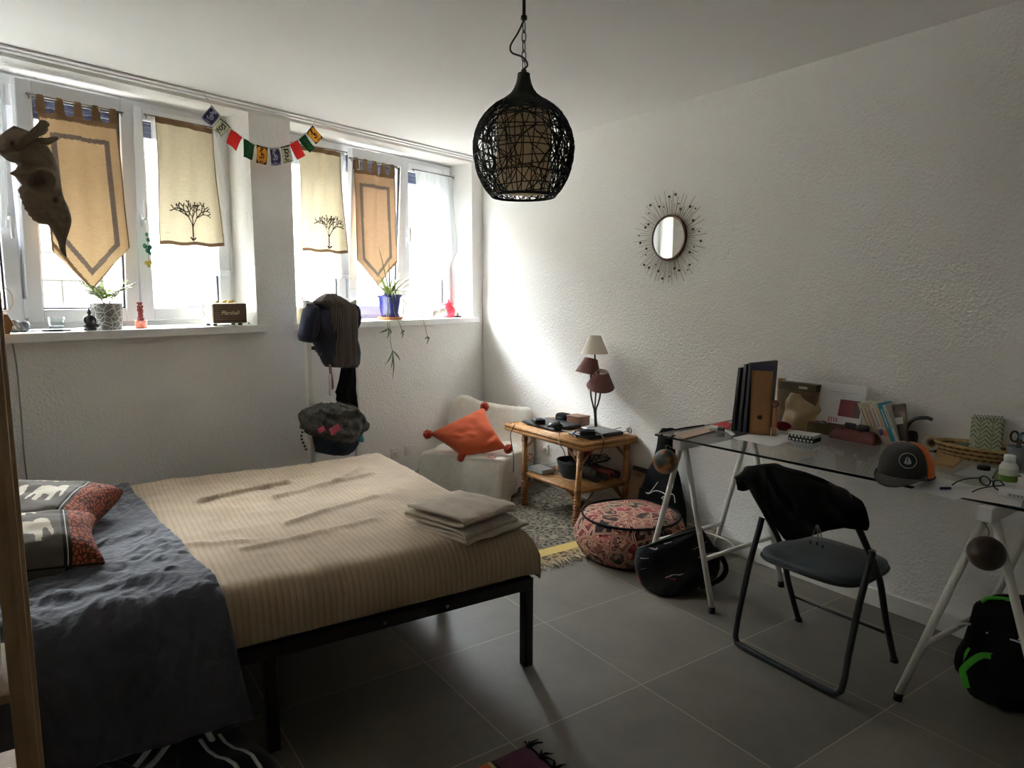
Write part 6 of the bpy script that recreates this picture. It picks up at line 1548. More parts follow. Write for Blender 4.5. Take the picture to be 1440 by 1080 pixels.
# notebook / printed sheet leaning on the wall with a red picture
nb0 = Dk(1143, 602); prw = abs(on_right(1143, 560, .1).y - on_right(1211, 560, .1).y); nbk = thing('leaning_print', 'white printed sheet with a dark red picture leaning on the wall above the desk', 'print', (ROOM_R - .10, on_right(1177, 560, .1).y, DZ + .055), (0, rad(14), 0)); nbk.scale = (1, prw / .235, 1)
MB().rbox((0, 0, .095), (.008, .235, .19), .002).build('sheet_block', M['paper'], nbk)
MB().bx((-.0052, -.108, .038), (-.0042, -.005, .118)).build('red_picture', simple('dark_red_print', srgb(122, 30, 36), .5), nbk); MB().bx((-.0056, -.108, .042), (-.005, -.075, .112)).build('dark_panel', simple('wine_print', srgb(66, 22, 30), .5), nbk)
for k in range(3): MB().bx((-.0048, -.03 - .05 * (k == 0), .150 - k * .011), (-.0042, .05 - .03 * k, .1515 - k * .011)).build('printed_line', simple('ink_grey_%d' % k, srgb(120, 120, 126), .7), nbk)
for k in range(4): MB().bx((-.0048, .03 - .012 * k, .006), (-.0042, .036 - .012 * k, .03)).build('pink_bar', simple('pink_ink_%d' % k, srgb(178, 86, 116), .7), nbk)
ol = thing('olive_box', 'low olive cardboard box carrying the white printed sheet', 'box', (ROOM_R - .115, on_right(1177, 595, .1).y, DZ + .001), 0)
MB().bx((-.03, -.135, 0), (.075, .125, .050)).build('box_body', simple('olive_box_card', srgb(104, 90, 66), .8, nz=.1), ol, bevel=.003)
# white-purple round paperweight
b = dpt(1157, 609); pw = thing('paperweight', 'round white and purple speckled paperweight on the desk', 'paperweight', b, 0)
m_ = NT('speckled_glass'); m_.col(m_.mix(m_.math('GREATER_THAN', m_.voro(m_.obj(), 160, 'DISTANCE_TO_EDGE'), .12), srgb(92, 74, 110), srgb(224, 218, 214))).rough(.2)
MB().ball((0, 0, .030), .032, 26, 18, sc=(.7, 1, .95)).build('glass_ball', m_.mat, pw)
# burgundy case with dark glasses on it
b = dpt(1196, 622); bc = thing('pencil_case', 'burgundy leather pencil case lying before the books', 'pencil case', (b.x + .03, b.y, DZ + .001), DANG + rad(-4))
M['burgundy'] = simple('burgundy_leather', srgb(98, 34, 32), .5, nz=.15, bump=.2, bscale=300)
m = MB(); rows = [(V((-.030, .105 - .21 * i / 20, .004)), V((.034, .105 - .21 * i / 20, .004)), V((0, 0, 1)), .05 * min(1, .35 + 2.4 * math.sin(pi * (.02 + .96 * i / 20))), .003) for i in range(21)]; form(m, rows, 26, .75); m.build('case_body', M['burgundy'], bc)
MB().tube([(0, -.10, .045), (0, -.03, .0535), (0, .05, .053), (0, .10, .044)], .0025, 6).build('zip', M['black_plastic'], bc)
sg = thing('sunglasses', 'dark sunglasses lying on the burgundy pencil case', 'sunglasses', (bc.location.x, bc.location.y - .01, DZ + .052), DANG + rad(85))
for sx in (-.032, .032): MB().rbox((sx, 0, .014), (.050, .006, .034), .003).build('lens', M['black_plastic'], sg)
MB().tube([(-.008, 0, .022), (.008, 0, .022)], .003, 6).build('bridge', M['black_plastic'], sg)
for sx in (-1, 1): MB().tube([(sx * .056, 0, .022), (sx * .052, .03, .014), (sx * .04, .05, .004)], .0025, 6).build('temple', M['black_plastic'], sg)
bd = MB(); rnd = random.Random(6)
for k in range(14):
    p = dpt(1176 + 4.1 * k, 617.5 + .72 * k); bd.ball(p + V((0, 0, .008)), .0072 if k % 3 else .009, 10, 7, m=0 if k < 12 else 1)
tag(bd.build('bead_string', [simple('coral_beads', srgb(196, 56, 66), .3), simple('tan_bead', srgb(196, 140, 106), .4)]), 'string of coral red beads in front of the burgundy pencil case', 'beads')
# leaning books
bk_def = [(1226, 622, 1203, 567, .018, srgb(206, 196, 172), srgb(120, 40, 36), 'cream paperback with red lettering, leftmost of the leaning books'), (1237, 626, 1211, 565, .016, srgb(192, 180, 158), srgb(160, 60, 50), 'beige thin paperback, second of the leaning books'), (1244, 628, 1219, 566, .015, srgb(196, 172, 150), srgb(90, 60, 60), 'tan thin paperback, third of the leaning books'),
          (1257, 624, 1222, 567, .017, srgb(214, 210, 200), srgb(84, 66, 140), 'white book with a purple label low on its spine'), (1264, 621, 1236, 566, .017, srgb(206, 196, 168), srgb(206, 110, 60), 'cream book with an orange mark, left of the blue book'), (1270, 623, 1243, 565, .020, srgb(30, 134, 160), srgb(226, 226, 220), 'bright turquoise blue book with white lettering'), (1276, 622, 1254, 566, .012, srgb(210, 206, 196), srgb(80, 80, 80), 'thin white book right of the turquoise one')]
bp0 = Dk(1228, 623)
yb = 0.0
for k, (bx0, by0, tx0, ty0, th, c1, c2, lb) in enumerate(bk_def):
    o = thing('book', lb, 'book', (bp0.x - .012 + DE.x * yb, bp0.y + DE.y * yb, DZ + .001), 0, 'books leaning on the desk')
    yb += th * 1.08; h = .185 + .012 * hsh(k, 3); wdp = .095 + .012 * hsh(k, 5); lean = rad(24)
    o.rotation_euler = Matrix(((DP.x, -DE.x, 0), (DP.y, -DE.y, 0), (0, 0, 1))).to_euler()
    o.rotation_euler.x = -0.0
    o.rotation_euler = (Matrix(((DP.x, -DE.x, 0), (DP.y, -DE.y, 0), (0, 0, 1))) @ Euler((-lean, 0, 0)).to_matrix()).to_euler()
    mt = simple('book_cover_%d' % k, c1, .55, nz=.05); m2_ = simple('book_ink_%d' % k, c2, .6)
    m = MB(); m.bx((0, -th, 0), (.002, 0, h)); m.bx((0, -th, 0), (wdp, -th + .0016, h)); m.bx((0, -.0016, 0), (wdp, 0, h)); m.build('cover', mt, o)
    MB().bx((.002, -th + .0016, .003), (wdp - .004, -.0016, h - .003)).build('pages', M['paper'], o)
    MB().bx((-.0006, -th * .60, h * .42), (.0002, -th * .42, h * .86)).build('spine_lettering', m2_, o)
    if k in (3, 4): MB().bx((-.0008, -th, h * .22), (.0002, 0, h * .36)).build('spine_label', m2_, o)
    if k == 5: MB().bx((-.0008, -th, h * .02), (.0002, 0, h * .10)).build('spine_label', m2_, o)
b = on_right(1264, 622, .09); o = thing('photo_book', 'brown picture-covered book leaning beside the white books', 'book', (ROOM_R - .12, on_right(1266, 600, .12).y + .05, DZ + .001), 0)
o.rotation_euler = (Matrix.Rotation(rad(0), 3, 'Z') @ Euler((rad(-16), rad(16), 0)).to_matrix()).to_euler()
pm = NT('brown_picture_cover'); pm.col(pm.ramp(pm.noise(pm.obj(), 16, 4), [(.35, srgb(52, 40, 34)), (.55, srgb(96, 76, 60)), (.7, srgb(150, 130, 108))])).rough(.45)
MB().rbox((0, -.045, .088), (.016, .09, .175), .002).build('cover', pm.mat, o); MB().bx((-.0095, -.078, .085), (-.008, -.035, .115)).build('title_label', M['paper'], o)
# curved grey handle (headband) and box row behind the basket
hb = thing('headphones', 'grey curved headphones standing behind the tape roll', 'headphones', (ROOM_R - .07, on_right(1290, 606, .07).y, DZ + .001), DANG)
MB().tube(smooth_path([(0, .03, .03), (0, .045, .075), (0, .02, .12), (0, -.03, .135), (0, -.055, .13)], 8), .008, 10).build('headband', M['dark_plastic'], hb)
MB().lathe([(.0, -.012), (.034, -.012), (.036, 0), (.034, .012), (.0, .012)], (0, .02, .036), rot=(rad(90), 0, 0), seg=22, cap=False).build('ear_cup', M['dark_plastic'], hb)
b = Dk(1307, 634); tp = thing('tape_roll', 'cream adhesive tape roll standing upright by the wicker basket', 'tape', (b.x + .012, b.y, DZ + .0345), 0); axv = (CPOS - b); axv.z = 0; axv = axv.normalized()
RT = V((0, 0, 1)).rotation_difference(axv).to_matrix()
MB().lathe([(.018, -.012), (.033, -.012), (.034, 0), (.033, .012), (.018, .012), (.018, -.012)], seg=34, rot=RT, cap=False).build('tape', simple('tape_cream', srgb(190, 178, 156), .4), tp); MB().lathe([(.012, -.0125), (.0185, -.0125), (.0185, .0125), (.012, .0125), (.012, -.0125)], seg=28, rot=RT, cap=False).build('core', M['card'], tp)
for (px, py, w, h, d, mt, lb, nm) in ((1316, 614, .075, .045, .05, M['black_plastic'], 'black camera-sized box against the wall behind the basket', 'black_box'), (1343, 611, .095, .052, .03, simple('green_grey_card', srgb(128, 140, 122), .6), 'grey green card box with a small picture behind the basket', 'card_box')):
    y_ = Dk(px, py + 8).y; o = thing(nm, lb, 'box', (ROOM_R - .045, on_right(px, py, .06).y, DZ + .001), 0)
    MB().rbox((0, 0, h / 2), (d, w, h), .003).build('box_body', mt, o)
    if nm == 'card_box': MB().bx((-d / 2 - .001, -.03, .01), (-d / 2, .035, h - .012)).build('picture', simple('pale_picture', srgb(206, 206, 198), .5), o); MB().lathe([(.009, 0), (.0, .001)], (-d / 2 - .0015, .0, h * .45), rot=(0, rad(-90), 0), seg=16).build('picture_dot', M['walnut'], o)
    else: MB().cyl((-d / 2 - .012, .015, h * .5), (-d / 2, .015, h * .5), .015, seg=20).build('lens', M['dark_plastic'], o)
# leaf notepad
def leafpad():
    m = NT('leaf_pattern_cover'); v = m.obj(); x, y, z = m.sep(v)[:3]
    ay = m.math('ABSOLUTE', m.math('SUBTRACT', m.math('FRACT', m.math('MULTIPLY', y, 22.0)), .5)); 
    ph = m.math('ADD', m.math('MULTIPLY', z, 55.0), m.math('MULTIPLY', ay, -2.6)); f = m.math('FRACT', ph)
    lf = m.math('MULTIPLY', m.math('LESS_THAN', f, .34), m.math('GREATER_THAN', ay, .05)); st_ = m.math('LESS_THAN', ay, .025)
    nn = m.math('GREATER_THAN', m.noise(v, 60, 2), .42)
    m.col(m.mix(m.math('MAXIMUM', m.math('MULTIPLY', lf, nn), st_), srgb(172, 176, 146), srgb(88, 98, 66))).rough(.7); return m.mat
o = thing('notepad', 'spiral notepad with a green leaf pattern leaning on the wall', 'notepad', (ROOM_R - .075, on_right(1388, 620, .06).y, DZ + .001), (rad(-4), rad(13), 0))
MB().rbox((0, 0, .085), (.012, .115, .17), .002).build('pad_cover', leafpad(), o)
for k in range(9): MB().tube([(.0 + .010 * math.cos(a), -.048 + .012 * k, .170 + .010 * math.sin(a)) for a in [2 * pi * q / 14 for q in range(14)]], .0014, 5, closed=True).build('spiral_loop', M['dark_plastic'], o)
# wicker basket
b = Dk(1368, 650); wb = thing('wicker_basket', 'shallow oval wicker basket at the back of the desk', 'basket', (min(b.x + .085, ROOM_R - .105), b.y + .003, DZ + .001), DANG)
M['wick_a'] = simple('straw', srgb(190, 158, 106), .7, nz=.2); M['wick_b'] = simple('brown_straw', srgb(96, 62, 46), .75, nz=.25)
nring = 9
for k in range(nring):
    f = k / (nring - 1); ra, rb_ = .060 + .022 * f, .120 + .035 * f; m = MB()
    n = 120; m.tube([((ra + .0035 * math.cos(q * pi * .5 + k * pi)) * math.cos(2 * pi * q / n), (rb_ + .0035 * math.cos(q * pi * .5 + k * pi)) * math.sin(2 * pi * q / n), .006 + .048 * f) for q in range(n)], .0040, 6, closed=True); m.build('woven_row', M['wick_a'] if k % 3 != 1 else M['wick_b'], wb)
m = MB(); m.lathe([(.0, .003), (1, .003), (1, .006), (.0, .006)], seg=40, sx=.062, sy=.122, cap=False); m.build('basket_floor', M['wick_b'], wb)
m = MB(); m.tube([(.084 * math.cos(2 * pi * q / 60), .158 * math.sin(2 * pi * q / 60), .058) for q in range(60)], .0058, 8, closed=True); m.build('rim', M['wick_a'], wb)
b = Dk(1383, 662); t = thing('black_lens_cap', 'small round black cap under the front of the basket', 'cap', (b.x, b.y, DZ + .001)); MB().cyl((0, 0, 0), (0, 0, .018), .022, seg=24).build('cap_body', M['black_plastic'], t)
MB().cyl((0, 0, .018), (0, 0, .020), .016, seg=24).build('cap_face', M['dark_plastic'], t)
# pen cup with scissors
pcx = on_right(1433, 622, .13); t = thing('pen_cup', 'grey plastic cup holding scissors at the right edge of the desk', 'cup', (pcx.x, pcx.y, DZ + .001))
MB().lathe([(.0, 0), (.034, 0), (.038, .085), (.035, .085), (.031, .005), (.0, .005)], seg=26, cap=False).build('cup_body', simple('grey_cup', srgb(132, 138, 140), .35), t)
sc_ = thing('scissors', 'black-handled scissors standing in the grey cup', 'scissors', (pcx.x, pcx.y, DZ + .007))
for s in (-1, 1): MB().tube([(0, s * .016 + .013 * math.cos(a), .115 + .020 * math.sin(a)) for a in [2 * pi * q / 20 for q in range(20)]], .004, 8, closed=True).build('handle_loop', M['black_plastic'], sc_)
MB().bx((-.001, -.008, .0), (.001, .008, .1)).build('blade', M['chrome'], sc_)
pn_ = thing('pen', 'blue and black pen standing next to the scissors in the cup', 'pen', (pcx.x - .012, pcx.y - .018, DZ + .007), (rad(-6), 0, 0)); MB().cyl((0, 0, 0), (0, 0, .12), .004, seg=10).build('pen_barrel', M['black_plastic'], pn_); MB().cyl((0, 0, .11), (0, 0, .135), .0045, seg=10).build('pen_cap', simple('light_blue_cap', srgb(70, 140, 180), .4), pn_)
ob_ = Dk(1439, 654); t = thing('amber_bottle', 'amber bottle cut by the right edge of the picture', 'bottle', (ob_.x + .01, ob_.y - .01, DZ + .001)); MB().lathe([(.022, 0), (.024, .004), (.024, .055), (.012, .068), (.011, .078), (.0, .078)], seg=22).build('bottle_body', simple('amber_glass', srgb(176, 116, 50), .2), t); MB().lathe([(.013, .076), (.013, .09), (.0, .09)], seg=18).build('screw_cap', M['white_paint'], t)
# cap
def cap():
    b = Dk(1272, 684); fdir = (V((CPOS.x, CPOS.y, 0)) - V((b.x, b.y, 0))).normalized()
    ang = math.atan2(fdir.y, fdir.x) + rad(90) + rad(-20)
    t = thing('baseball_cap', 'dark grey baseball cap with orange sides lying on the desk', 'cap', (b.x + .085 * -fdir.x, b.y - .085 * fdir.y, DZ + .001), ang)
    # local -y looks at the camera
    R0, HZ = .088, .118
    def dome(a, e): return V((R0 * math.cos(a) * math.cos(e) ** .72, R0 * 1.08 * math.sin(a) * math.cos(e) ** .72, .022 + HZ * math.sin(e) ** .92))
    fp = MB(); fp.grid(lambda i, j: dome(rad(-90) + rad(70) * (i * 2 - 1), rad(90) * j * .985), 40, 24); fp.build('front_panel', fabric('charcoal_felt', srgb(62, 60, 58)), t, solid=.002)
    bp = MB(); bp.grid(lambda i, j: dome(rad(-20) + rad(220) * i, rad(90) * j * .985), 50, 24); bp.build('mesh_panel', fabric('orange_mesh', srgb(222, 110, 44), bump=.5), t, solid=.002)
    MB().ball((0, 0, .022 + HZ), .008, 12, 8, sc=(1, 1, .6)).build('button', fabric('charcoal_button', srgb(60, 58, 56)), t)
    br = MB(); br.grid(lambda i, j: (lambda a: V((R0 * 1.0 * math.cos(a) * (1 + .02 * j), R0 * 1.08 * math.sin(a) - .058 * j * math.sin(pi * i) ** .6, .026 - .020 * j * math.sin(pi * i) + .012 * j * (2 * i - 1) ** 2)))(rad(-90) + rad(66) * (i * 2 - 1)), 36, 14)
    br.build('visor', fabric('dark_visor', srgb(70, 62, 58)), t, solid=.004)
    MB().tube([(R0 * math.cos(a) * 1.01, R0 * 1.09 * math.sin(a), .024) for a in [rad(-20) + rad(220) * q / 40 for q in range(41)]], .004, 6).build('sweatband', fabric('charcoal_band', srgb(52, 50, 50)), t)
    # round badge with a faceted stone
    wm = simple('badge_white', srgb(206, 206, 202), .5); bm_ = simple('badge_black', srgb(20, 20, 22), .5)
    fa, fe = rad(-90 + 24), rad(33); c = dome(fa, fe); n = (dome(fa + .02, fe) - c).cross(dome(fa, fe + .02) - c).normalized()
    if n.dot(c) < 0: n = -n
    e1 = V((0, 0, 1)).cross(n).normalized(); e2 = n.cross(e1); Mx = Matrix((e1, e2, n)).transposed().to_4x4(); Mx.translation = c + n * .0035
    bq = MB(); bq.prism([(.026 * math.cos(2 * pi * q / 40), .026 * math.sin(2 * pi * q / 40)) for q in range(40)], -.003, .0, Mx); bq.build('badge', bm_, t)
    rg = MB(); rg.tube([Mx @ V((.0262 * math.cos(2 * pi * q / 44), .0262 * math.sin(2 * pi * q / 44), .0005)) for q in range(44)], .0013, 6, closed=True); rg.build('badge_ring', wm, t)
    for poly in ([(-.011, -.010), (-.004, -.012), (-.004, .004), (-.001, .014), (-.006, .008)], [(-.001, .014), (.008, .004), (.011, -.009), (.004, -.013), (.003, -.004), (.001, .006)], [(-.002, -.013), (.003, -.014), (.001, -.003), (-.002, .002)]):
        q = MB(); q.prism(poly, .0002, .0012, Mx); q.build('badge_facet', wm, t)
cap()
# envelope, papers, pen, glasses, pill boxes, bottle
tag(flat('brown_envelope', simple('kraft_paper', srgb(178, 142, 96), .8, nz=.05), ((1312, 654), (1341, 659), (1364, 640), (1318, 634)), .012), 'brown envelope lying between the cap and the wicker basket', 'envelope')
tag(flat('printed_sheet', M['paper'], ((1030, 616), (1085, 628), (1130, 616), (1074, 606)), .001), 'large white printed sheet on the left half of the glass desk', 'paper')
for k, (q, lb) in enumerate(((((1282, 688), (1342, 703), (1392, 690), (1316, 670)), 'white sheet lying partly under the cap visor'), (((1350, 700), (1436, 714), (1440, 694), (1372, 684)), 'white sheet with writing near the right front edge'), (((1378, 690), (1440, 704), (1440, 668), (1405, 664)), 'white sheet under the pill box and green bottle'), (((1340, 668), (1395, 680), (1425, 664), (1366, 655)), 'grey sheet behind the eyeglasses, in front of the basket'))):
    tag(flat('paper_sheet', M['paper'] if k < 3 else simple('grey_sheet', srgb(170, 172, 174), .8), q, .0008, .0005 + .0012 * k), lb, 'paper', 'loose papers on the right of the desk')
b = dpt(1334, 690); t = thing('ballpoint_pen', 'clear pen with a blue cap lying on the white papers', 'pen', (b.x, b.y, DZ + .0085), rad(-30)); MB().cyl((0, 0, 0), (.10, 0, 0), .0035, seg=10).build('pen_barrel', M['clear'], t); MB().cyl((-.03, 0, 0), (.006, 0, 0), .005, seg=12).build('pen_cap', simple('blue_cap', srgb(40, 44, 110), .35), t)
b = dpt(1376, 688); t = thing('reading_glasses', 'black-framed reading glasses lying on the papers at the right', 'glasses', (b.x + .02, b.y - .03, DZ + .008), DANG + rad(60)); t.scale = (.82,) * 3
for sx in (-.034, .034): MB().tube([(sx + .027 * math.cos(a), .0, .022 + .019 * math.sin(a)) for a in [2 * pi * k / 24 for k in range(24)]], .003, 6, closed=True).build('rim', M['black_plastic'], t); MB().lathe([(.0, 0), (.026, 0), (.026, .001), (.0, .001)], (sx, .0, .022), rot=(rad(90), 0, 0), sy=.72, seg=22, cap=False).build('lens', M['clear'], t)
MB().tube([(-.009, 0, .028), (0, 0, .031), (.009, 0, .028)], .0026, 6).build('bridge', M['black_plastic'], t)
for sx in (-1, 1): MB().tube(smooth_path([(sx * .061, 0, .028), (sx * .06, .06, .026), (sx * .056, .11, .016), (sx * .052, .135, .003)], 5), .0028, 6).build('temple', M['black_plastic'], t)
b = Dk(1413, 684); t = thing('supplement_bottle', 'white plastic bottle with a green label on the right of the desk', 'bottle', (b.x + .02, b.y + .0, DZ + .006))
MB().lathe([(.0, 0), (.025, 0), (.028, .004), (.028, .062), (.022, .074), (.015, .078), (.0, .078)], seg=30, cap=False).build('bottle_body', M['white_paint'], t)
MB().lathe([(.0284, .012), (.0284, .034)], seg=30, cap=False).build('green_label', simple('green_label', srgb(108, 148, 58), .45), t); MB().lathe([(.0284, .034), (.0284, .056)], seg=30, cap=False).build('white_label', simple('pale_green_label', srgb(206, 216, 196), .45), t)
MB().lathe([(.0175, .078), (.0178, .100), (.016, .103), (.0, .103)], seg=26).build('screw_cap', M['white_paint'], t)
b = Dk(1402, 700); 
for k, (dx, lb) in enumerate(((0, 'white medicine box with a barcode in front of the green bottle'), (.105, 'white medicine box at the very right edge beside the barcode one'))):
    o = thing('medicine_box', lb, 'box', (b.x + DE.x * dx + .01, b.y + DE.y * dx - .0, DZ + .006), DANG + rad(4), 'medicine boxes on the desk')
    MB().rbox((.022, -.045, .0125), (.045, .092, .025), .002).build('carton', M['paper'], o)
    if k == 0:
        for q in range(12): MB().bx((-.0012, -.066 + q * .0036, .004), (-.0004, -.066 + q * .0036 + (.0012 if q % 3 else .0022), .013)).build('barcode_bar', M['black_plastic'], o)
b = dpt(1392, 668); tag(MB().tube(smooth_path([dpt(1434, 672) + V((0, 0, .006)), dpt(1420, 664) + V((0, 0, .006)), dpt(1404, 668) + V((0, 0, .02)), dpt(1396, 676) + V((0, 0, .010))], 6), .004, 6).build('green_band', simple('lime_band', srgb(120, 150, 50), .5)), 'lime green band curled behind the white bottle', 'band')
# ------------------------------------------------------------------ folding chair with a jacket over its back
M['tube_metal'] = simple('dark_grey_tube', srgb(52, 54, 56), .32, .5)
def vinyl():
    m = NT('grey_blue_vinyl'); v = m.obj(); n = m.noise(v, 5, 4)
    m.col(m.ramp(n, [(.3, srgb(48, 56, 64)), (.7, srgb(64, 74, 82))])).rough(.38); m.bump(m.noise(v, 7, 3), .3, .02); return m.mat
CYL, CYR = 1.700, 1.275
ch = thing('folding_chair', 'dark metal folding chair with a grey seat pulled up to the glass desk', 'chair', (2.54, 1.487, 0), 0)
CO_ = V((2.54, 1.487, 0))
A_pts = [(2.745, .006), (2.655, .20), (2.575, .40), (2.46, .555), (2.375, .66), (2.335, .725), (2.318, .755)]
yl, yr = CYL - CO_.y, CYR - CO_.y
P = [V((x - CO_.x, yl, z)) for x, z in A_pts] + [V((2.312 - CO_.x, yl - .03, .775)), V((2.31 - CO_.x, 0, .78)), V((2.312 - CO_.x, yr + .03, .775))] + [V((x - CO_.x, yr, z)) for x, z in reversed(A_pts)]
MB().tube(smooth_path(P, 6), .0125, 14).build('back_frame', M['tube_metal'], ch)
U_pts = [(2.475, .53), (2.455, .47), (2.405, .34), (2.355, .16), (2.335, .07)]
P = [V((x - CO_.x, yl + .026, z)) for x, z in U_pts] + [V((2.327 - CO_.x, yl + .018, .026)), V((2.322 - CO_.x, yl - .03, .0135)), V((2.31 - CO_.x, yr + .05, .0135)), V((2.315 - CO_.x, yr - .015, .026))] + [V((x - CO_.x - .01, yr - .026, z)) for x, z in reversed(U_pts)]
MB().tube(smooth_path(P, 6), .0125, 14).build('rear_leg_frame', M['tube_metal'], ch)
MB().tube([(2.685 - CO_.x, yl, .135), (2.685 - CO_.x, yr, .135)], .006, 10).build('stretcher', M['tube_metal'], ch)
for y in (yl, yr): MB().cyl((2.7465 - CO_.x, y, 0), (2.742 - CO_.x, y, .018), .0155, .0145, 14).build('foot_cap', M['rubber'], ch)
for y in (yl + .013, yr - .013): MB().cyl((2.475 - CO_.x, y - .02, .53), (2.475 - CO_.x, y + .02, .53), .007, seg=12).build('pivot', M['chrome'], ch)
st_ = MB()
def seat_pt(a, r, z, th):  # rounded-square plan
    c, s = math.cos(a), math.sin(a); k = (abs(c) ** 4 + abs(s) ** 4) ** -.25
    return V((.028 + .195 * r * c * k, .205 * r * s * k * (1 - .06 * c * k), z))
SZc = .405
prof = [(.2, -.020), (.9, -.020), (.985, -.014), (1.0, -.003), (.985, .010), (.92, .017), (.6, .019), (.3, .016), (.0, .015)]
n = 56; vs = []
for (r_, z) in prof: vs += [seat_pt(2 * pi * k / n, r_, SZc + z, 0) for k in range(n)]
st_.add(vs, [(i * n + k, i * n + (k + 1) % n, (i + 1) * n + (k + 1) % n, (i + 1) * n + k) for i in range(len(prof) - 1) for k in range(n)], 0, True)
st_.build('seat', vinyl(), ch)
MB().tube([seat_pt(2 * pi * k / 64, 1.0, SZc - .012, 0) for k in range(64)], .007, 8, closed=True).build('seat_rim', M['tube_metal'], ch)
M['jacket'] = fabric('black_jacket_cloth', srgb(15, 15, 17), nz=.3, nscale=20, sheen=0)
jt = [(1037, 668), (1045, 661), (1053, 656), (1070, 653), (1085, 652), (1098, 657), (1125, 664), (1150, 673), (1170, 684), (1187, 695), (1200, 704), (1211, 714), (1218, 726), (1220, 735), (1217, 742)]
jb_ = [(1037, 672), (1039, 688), (1047, 691), (1051, 689), (1054, 682), (1060, 688), (1071, 693), (1072, 704), (1083, 714), (1096, 738), (1109, 759), (1122, 758), (1138, 755), (1152, 750), (1168, 745), (1190, 742), (1205, 744), (1217, 746)]
jk_ = thing('jacket', 'black hooded jacket hung over the backrest of the folding chair', 'jacket', (2.28, 1.48, .70), 0); jo = V((2.28, 1.48, .70))
jn = V((-1, -.12, .05)).normalized()
rows = []
NJ = 70
for i in range(NJ + 1):
    x = 1037.5 + (1219 - 1037.5) * i / NJ
    top, bot = lerp_poly(jt, x)[0], lerp_poly(jb_, x)[0]; bot = max(bot, top + 2)
    e = min(1, .25 + min(i, NJ - i) / 9)
    rows.append((on_plane(x, bot, jo, jn) - jo, on_plane(x, top, jo, jn) - jo, jn, .050 * e, .085 * e))
def jf(t, ca, sa, q):
    f = .012 * vnoise(t * 9, ca * 2.5, sa) + .007 * math.sin(16 * t + 3.5 * ca) + .008 * math.exp(-((t - .42 + .22 * ca) / .03) ** 2) - .008 * math.exp(-((t - .47 + .22 * ca) / .03) ** 2) + .007 * math.exp(-((t - .28 + .03 * ca) / .02) ** 2)
    return jn * f * (1 if sa > 0 else .4)
m = MB(); form(m, rows, 56, .55, fold=jf); m.build('jacket_body', M['jacket'], jk_)
for pts in ([(1148, 738), (1144, 750), (1140, 760)], [(1149, 738), (1150, 752), (1149, 762)], [(1150, 738), (1155, 752), (1157, 766)]):
    Q = smooth_path([on_plane(*p, jo + jn * .062, jn) - jo for p in pts], 5); MB().tube(Q, .0022, 6).build('drawstring', simple('grey_cord', srgb(130, 128, 122), .7), jk_)
    MB().cyl(Q[-1], Q[-1] - V((0, 0, .012)), .0035, seg=8).build('cord_end', M['black_plastic'], jk_)

# ------------------------------------------------------------------ backpack under the right end of the desk
bpo = V((2.86, .93, 0)); bn = V((-.93, -.36, .05)).normalized(); bpp = bpo + V((-.06, 0, .15))
bp = thing('backpack', 'black backpack with bright green straps on the floor at the right edge', 'backpack', bpo, 0)
BLft = [(840, 1392), (845, 1380), (852, 1369), (878, 1362), (903, 1354), (920, 1343), (930, 1341), (940, 1343), (946, 1351), (964, 1358), (978, 1366), (990, 1376)]
rows = []
for i in range(41):
    y = 840 + 150 * i / 40; l = lerp_poly(BLft, y)[0]; r_ = 1500 - 25 * max(0, (850 - y) / 10); e = min(1, .3 + i / 7)
    rows.append((on_plane(l, y, bpp, bn) - bpo, on_plane(r_, y, bpp, bn) - bpo, bn, .075 * e, .12 * e))
m = MB(); form(m, rows, 44, .6, fold=lambda t, ca, sa, q: bn * .010 * vnoise(ca * 4, t * 4, sa))
m.v = [(min(p[0], ROOM_R - .03 - bpo.x), p[1], max(p[2], .004)) for p in m.v]; m.build('bag_body', fabric('black_nylon', srgb(16, 17, 18), nz=.2, sheen=0), bp)
pk_ = MB(); rows = []
for i in range(21):
    y = 895 + 85 * i / 20; e = min(1, .3 + min(i, 20 - i) / 4); rows.append((on_plane(1385, y, bpp, bn) + bn * .06 - bpo, on_plane(1480, y, bpp, bn) + bn * .06 - bpo, bn, .04 * e, .02 * e))
form(pk_, rows, 30, .6); pk_.v = [(p[0], p[1], max(p[2], .006)) for p in pk_.v]; pk_.build('front_pocket', fabric('black_nylon_pocket', srgb(19, 20, 21), nz=.2, sheen=0), bp)
M['lime'] = fabric('bright_green_webbing', srgb(86, 190, 62), nz=.1)
def strap(pts, off, w, nm='strap'):
    Q = smooth_path([on_plane(*p, bpp + bn * off, bn) - bpo for p in pts], 5); mb = MB(); vs = []
    for i, q in enumerate(Q):
        t = (Q[min(i + 1, len(Q) - 1)] - Q[max(i - 1, 0)]).normalized(); s = t.cross(bn).normalized() * w / 2; vs += [q - s, q + s]
    mb.add(vs, [(2 * i, 2 * i + 1, 2 * i + 3, 2 * i + 2) for i in range(len(Q) - 1)], 0, True); mb.build(nm, M['lime'], bp, solid=.003)
strap([(1359, 967), (1355, 950), (1354, 942), (1366, 930), (1380, 922), (1396, 923)], .088, .022); strap([(1366, 913), (1361, 920), (1360, 932)], .05, .022, 'strap_end')
MB().tube(smooth_path([on_plane(*p, bpp + bn * .02, bn) - bpo for p in ((1381, 847), (1390, 841), (1412, 842), (1440, 847), (1470, 850))], 5), .007, 8).build('piping', M['lime'], bp)
MB().ball(on_plane(1388, 890, bpp + bn * .078, bn) - bpo, .005, 10, 8).build('zip_pull', M['chrome'], bp)
Q = [on_plane(*p, bpp + bn * .118, bn) - bpo for p in ((1420, 899), (1428, 901), (1438, 905))]; MB().tube(Q, .003, 6).build('logo_stripe', M['paper'], bp)

